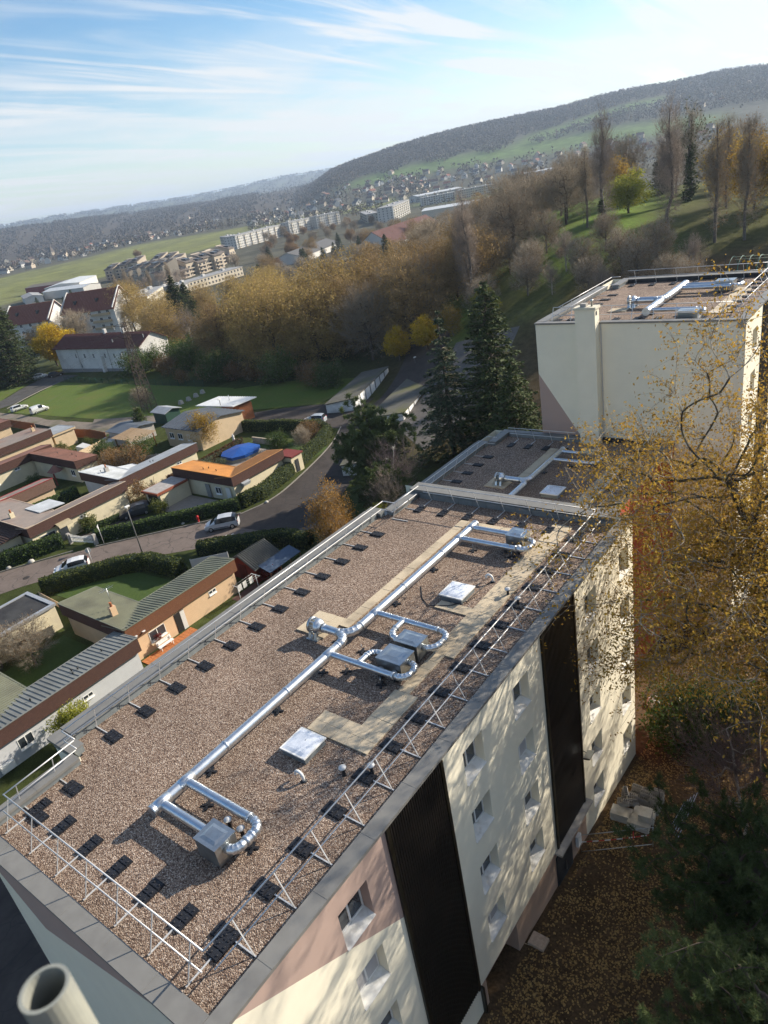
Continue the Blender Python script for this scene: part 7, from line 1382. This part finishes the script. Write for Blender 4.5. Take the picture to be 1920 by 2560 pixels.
for lb, p, q, D, h, wm, rm in (('white warehouse shed at the meadow edge', (-594, 348), (-630, 388), 30, 8, FWALL, R_LITE), ('red walled shed at the meadow edge', (-708, 358), (-652, 372), 22, 6, mat('shed_red', (.22, .045, .04), .7), FBRN), ('pale shed roof near the meadow', (-610, 322), (-560, 330), 18, 6, FWALL, R_LITE), ('flat white warehouse beyond the school roofs', (-453, 667), (-400, 690), 40, 7, FCRM, R_LITE), ('low white shed by the allotments', (-640, 318), (-600, 300), 14, 5, FWALL, FROOF), ('white hall on the town edge', (-690, 1010), (-650, 1080), 30, 8, FWALL, R_LITE), ('white factory building below the hillside houses', (-590, 1180), (-520, 1220), 26, 9, FWALL, R_LITE), ('small white factory with dark band below the hillside', (-520, 1130), (-490, 1150), 22, 11, FWALL, FWIN)):
    d, L = from_to(p, q); quad_building('warehouse', lb, 'warehouse', (p, d, L, D), gz(*p), gz(*p) + h, gz(*p) + h + 1.6, wm, rm)
for lb, c, d, L, D, ze, zr in (('big dark red roof of the school hall behind the willows', (-286, 384), (-.20, .98), 92, 26, -3.5, 5.0), ('long grey roof beside the school hall', (-372, 392), (-.34, .94), 80, 24, -6.5, -2.5)):
    quad_building('school_hall', lb, 'hall', (c, d, L, D), gz(*c), ze, zr, FWALL, mat('hall_red_tiles', (.085, .036, .030), .9, 0, .2, .6) if 'red' in lb else mat('hall_grey_roof', (.10, .10, .10), .9))
t = thing('church', (-1478, 830, gz(-1478, 830)), 'village church with pointed brown spire', 'church'); z = gz(-1478, 830); MB().box(-1482, -1475, 826, 833, z - 2, z + 15).build('tower', FBEI, t)
b = MB(); [b.poly([(x0, y0, z + 15), (x1, y1, z + 15), (-1478.5, 829.5, z + 27)]) for (x0, y0, x1, y1) in ((-1483, 825, -1474, 825), (-1474, 825, -1474, 834), (-1474, 834, -1483, 834), (-1483, 834, -1483, 825))]; b.build('spire', FBRN, t); MB().box(-1475, -1456, 826, 836, z - 2, z + 7).build('nave', FBEI, t)
t = thing('church', (-390, 1400, gz(-390, 1400)), 'church with slender dark spire among the hillside trees', 'church'); x, y = -390, 1400; z = gz(x, y); MB().box(x - 4, x + 4, y - 4, y + 4, z - 2, z + 20).build('tower', FBRN, t); b = MB(); [b.poly([(x + a * 5, y + c * 5, z + 20), (x + e * 5, y + f * 5, z + 20), (x, y, z + 48)]) for (a, c, e, f) in ((-1, -1, 1, -1), (1, -1, 1, 1), (1, 1, -1, 1), (-1, 1, -1, -1))]; b.build('spire', mat('slate_spire', (.07, .065, .065), .8), t)

# ------------------------------------------------------------------ far houses
def far_house(key, w, l, h, rh, wm, rm):
    b = MB(); b.box(-w / 2, w / 2, -l / 2, l / 2, -3, h); b.poly([(-w / 2, -l / 2, h), (w / 2, -l / 2, h), (0, -l / 2, h + rh)]); b.poly([(w / 2, l / 2, h), (-w / 2, l / 2, h), (0, l / 2, h + rh)])
    b.mi = 1; o = .5
    for s in (-1, 1): b.poly([(s * (w / 2 + o), -l / 2 - o, h - .4), (s * (w / 2 + o), l / 2 + o, h - .4), (0, l / 2 + o, h + rh + .15), (0, -l / 2 - o, h + rh + .15)][::s])
    b.box(-.5, .5, l * .2, l * .2 + .9, h + rh * .4, h + rh + .9)
    b.mi = 2
    for yy in (-l * .28, l * .05, l * .3):
        for s in (-1, 1): b.box(s * w / 2 - .05, s * w / 2 + .05, yy - .55, yy + .55, .9, 2.2)
    return b.mesh(key, [wm, rm, FWIN])
FR = [mat('far_roof_red', (.20, .085, .06), .9, 0, .2, .3), mat('far_roof_brown', (.11, .075, .06), .9, 0, .2, .3), mat('far_roof_slate', (.075, .08, .09), .8, 0, .2, .3)]
FH = [far_house('far_house_%d' % i, w, l, h, r, wm, FR[k]) for i, (w, l, h, r, wm, k) in enumerate(((8.5, 11, 4.5, 3.4, FWALL, 2), (9, 12, 5, 3.6, FCRM, 1), (8, 10, 4, 3.2, FWALL, 0), (10, 13, 5.5, 4, FBEI, 1), (8, 13, 3.2, 2.8, FCRM, 0), (9, 10, 5.5, 3.8, FWALL, 2)))]
def village(n, az0, az1, r0, r1, gap, seed, label, group, rf=None):
    rg = random.Random(seed); pts = []
    for _ in range(20000):
        a = rg.uniform(az0, az1); lo, hi = (r0, r1) if rf is None else rf(a); r = rg.uniform(lo, hi); p = (-math.sin(R(a)) * r, math.cos(R(a)) * r)
        if all((p[0] - q[0]) ** 2 + (p[1] - q[1]) ** 2 > gap * gap for q in pts): pts.append(p)
        if len(pts) == n: break
    for (x, y) in pts:
        o = inst(rg.choice(FH), 'village_house', (x, y, gz(x, y)), None, rg.choice((0, .4, 1.57, 1.2, 2.0)) + rg.uniform(-.2, .2), rg.uniform(.85, 1.15)); tag(o, label, 'house', group)
village(112, 13, 38, 0, 0, 21, 1, 'small gabled house on the slope under the wooded ridge', 'houses under the ridge', lambda a: (1380, 1690 + 6 * (a - 25)))
village(70, 35, 47, 1330, 1900, 24, 2, 'small gabled house among bare trees beyond the white flats', 'houses beyond the white flats'); village(90, 50, 66, 0, 0, 26, 3, 'small gabled house of the village beyond the meadow', 'village beyond the meadow', lambda a: (np.interp(a, [50, 56, 60, 66], [1680, 1680, 1480, 1360]), np.interp(a, [50, 66], [2100, 2100])))
village(14, 40, 52, 2000, 2600, 40, 4, 'tiny house on the far wooded slope', 'houses on the far slope'); village(12, 10, 18, 1900, 2250, 40, 5, 'tiny house high on the wooded ridge', 'houses high on the ridge')

# ------------------------------------------------------------------ far woods: one mass of crowns each
def wood(name, label, specs, m_, seed, q=11, size=4.6):
    rg = np.random.default_rng(seed); X, Y, S = [], [], []
    for (n, az0, az1, r0, r1, keep, s) in specs:
        a = rg.uniform(az0, az1, n); r = np.sqrt(rg.uniform(0, 1, n) * (r1 ** 2 - r0 ** 2) + r0 ** 2); k = keep(a, r, rg) if keep else np.ones(n, bool)
        X.append((-np.sin(np.radians(a)) * r)[k]); Y.append((np.cos(np.radians(a)) * r)[k]); S.append(np.full(k.sum(), s) * rg.uniform(.65, 1.3, k.sum()))
    X, Y, S = np.concatenate(X), np.concatenate(Y), np.concatenate(S); Z = ground(X, Y); N = len(X)
    u = rg.normal(size=(N, q, 3)); u /= np.linalg.norm(u, axis=2, keepdims=True); rr = rg.uniform(.3, 1, (N, q, 1)) ** .6
    c = np.stack([X, Y, Z + 6.8 * S], 1)[:, None] + u * rr * np.array([3.6, 3.6, 5.4]) * S[:, None, None]; V, F = rhombs(c.reshape(-1, 3), np.repeat(np.clip(np.hypot(X, Y) / 2300, .38, 1) * size, q), .62, rg)
    o = bpy.data.objects.new(name, np_mesh(name, V, F, m_)); COL.objects.link(o); tag(o, label, 'wood', kind='stuff'); return N
def on_ridge(a, r, rg): return (hump(a, RIDGE) > 6) & (r > 1860 + 7 * (a - 25) + 60 * np.sin(a * 1.7)) & ~((a > 17) & (a < 27) & (np.abs(r - (2150 - 30 * (a - 20))) < 70))
def meadow_clear(a, r, rg):
    ne = np.interp(a, [40, 48, 52, 58, 70], [1250, 1010, 930, 800, 640]); fe = np.interp(a, [40, 46, 50, 55, 60, 66], [1450, 1500, 1560, 1640, 1420, 1300]); inm = (a > 36) & (r > ne) & (r < fe)
    clump = np.sin(a * 2.3 + r * .006) * np.sin(r * .011 + a) + rg.normal(0, .4, len(a)) > .12
    past = (a < 41) & (np.abs(r - (1790 + 7 * (a - 25))) < 85)
    p3_ = (a > 20) & (a < 36) & (np.abs(r - 1130) < 55)
    return ~inm & clump & ~past & ~p3_
F_BR1 = leafmat('far_wood_brown', (.066, .058, .050), (.108, .090, .072), trans=0, scale=.012); F_OC = leafmat('far_wood_ochre', (.12, .085, .04), (.20, .135, .055), trans=0, scale=.012); F_EV = leafmat('far_wood_evergreen', (.018, .028, .018), (.045, .055, .032), trans=0, scale=.012)
wood('ridge_wood', 'leafless wood covering the long ridge', [(15000, 8, 45, 1850, 3050, on_ridge, 1.15)], F_BR1, 1, 13, 4.0)
wood('valley_wood', 'bare brown woods across the valley floor', [(6200, 30, 68, 1420, 3700, meadow_clear, 1.05), (7500, 46, 68, 2100, 4200, lambda a, r, g: np.sin(a * 1.1 + r * .002) > -.75, 1.1), (1500, 12, 46, 900, 1800, meadow_clear, .85), (900, 46, 68, 1450, 2000, meadow_clear, .95)], F_BR1, 2, 9, 5.0)
wood('ochre_wood', 'ochre autumn crowns scattered through the valley woods', [(900, 10, 45, 1850, 2900, on_ridge, 1.0), (800, 34, 68, 1420, 3000, meadow_clear, .9), (420, 12, 46, 900, 1800, meadow_clear, .8)], F_OC, 3, 9, 4.6)
wood('evergreen_wood', 'dark evergreen crowns scattered through the valley woods', [(700, 10, 45, 2300, 3000, on_ridge, .9), (700, 40, 68, 1450, 3600, meadow_clear, .95), (260, 14, 46, 900, 1800, meadow_clear, .8)], F_EV, 4, 9, 4.4)
wood('hedgerow_trees', 'bare hedgerow trees along the far side of the meadow', [(520, 46, 58, 1500, 1760, lambda a, r, g: np.abs(r - np.interp(a, [46, 50, 55, 58], [1530, 1590, 1670, 1580])) < 45, 1.35), (240, 37, 47, 1180, 1330, None, .9)], leafmat('far_hedgerow', (.07, .06, .045), (.13, .11, .075), trans=0, scale=.02), 5, 14, 4.0)
wood('far_hill_wood', 'blue distant woods on the far hills', [(5200, 40, 68, 5600, 8300, lambda a, r, g: np.sin(a * 3.1 + r * .0015) * np.sin(r * .0031) < .25, 1.6)], F_BR1, 6, 5, 11)

# ------------------------------------------------------------------ the air: one closed box of thin haze
hz_ = MB().box(-15000, 15000, -15000, 15000, -45, 292); hm = bpy.data.materials.new('haze'); hm.use_nodes = True; hn, hl = hm.node_tree.nodes, hm.node_tree.links; hn.clear()
ho = hn.new('ShaderNodeOutputMaterial'); hv = hn.new('ShaderNodeVolumePrincipled'); hv.inputs['Color'].default_value = (.62, .78, 1.0, 1); hv.inputs['Density'].default_value = 0.00011; hv.inputs['Anisotropy'].default_value = 0.3; hl.new(hv.outputs[0], ho.inputs['Volume'])
o = hz_.build('haze', hm, None, (0, 0, 0)); tag(o, 'thin blue autumn haze filling the valley air', 'haze', kind='stuff')
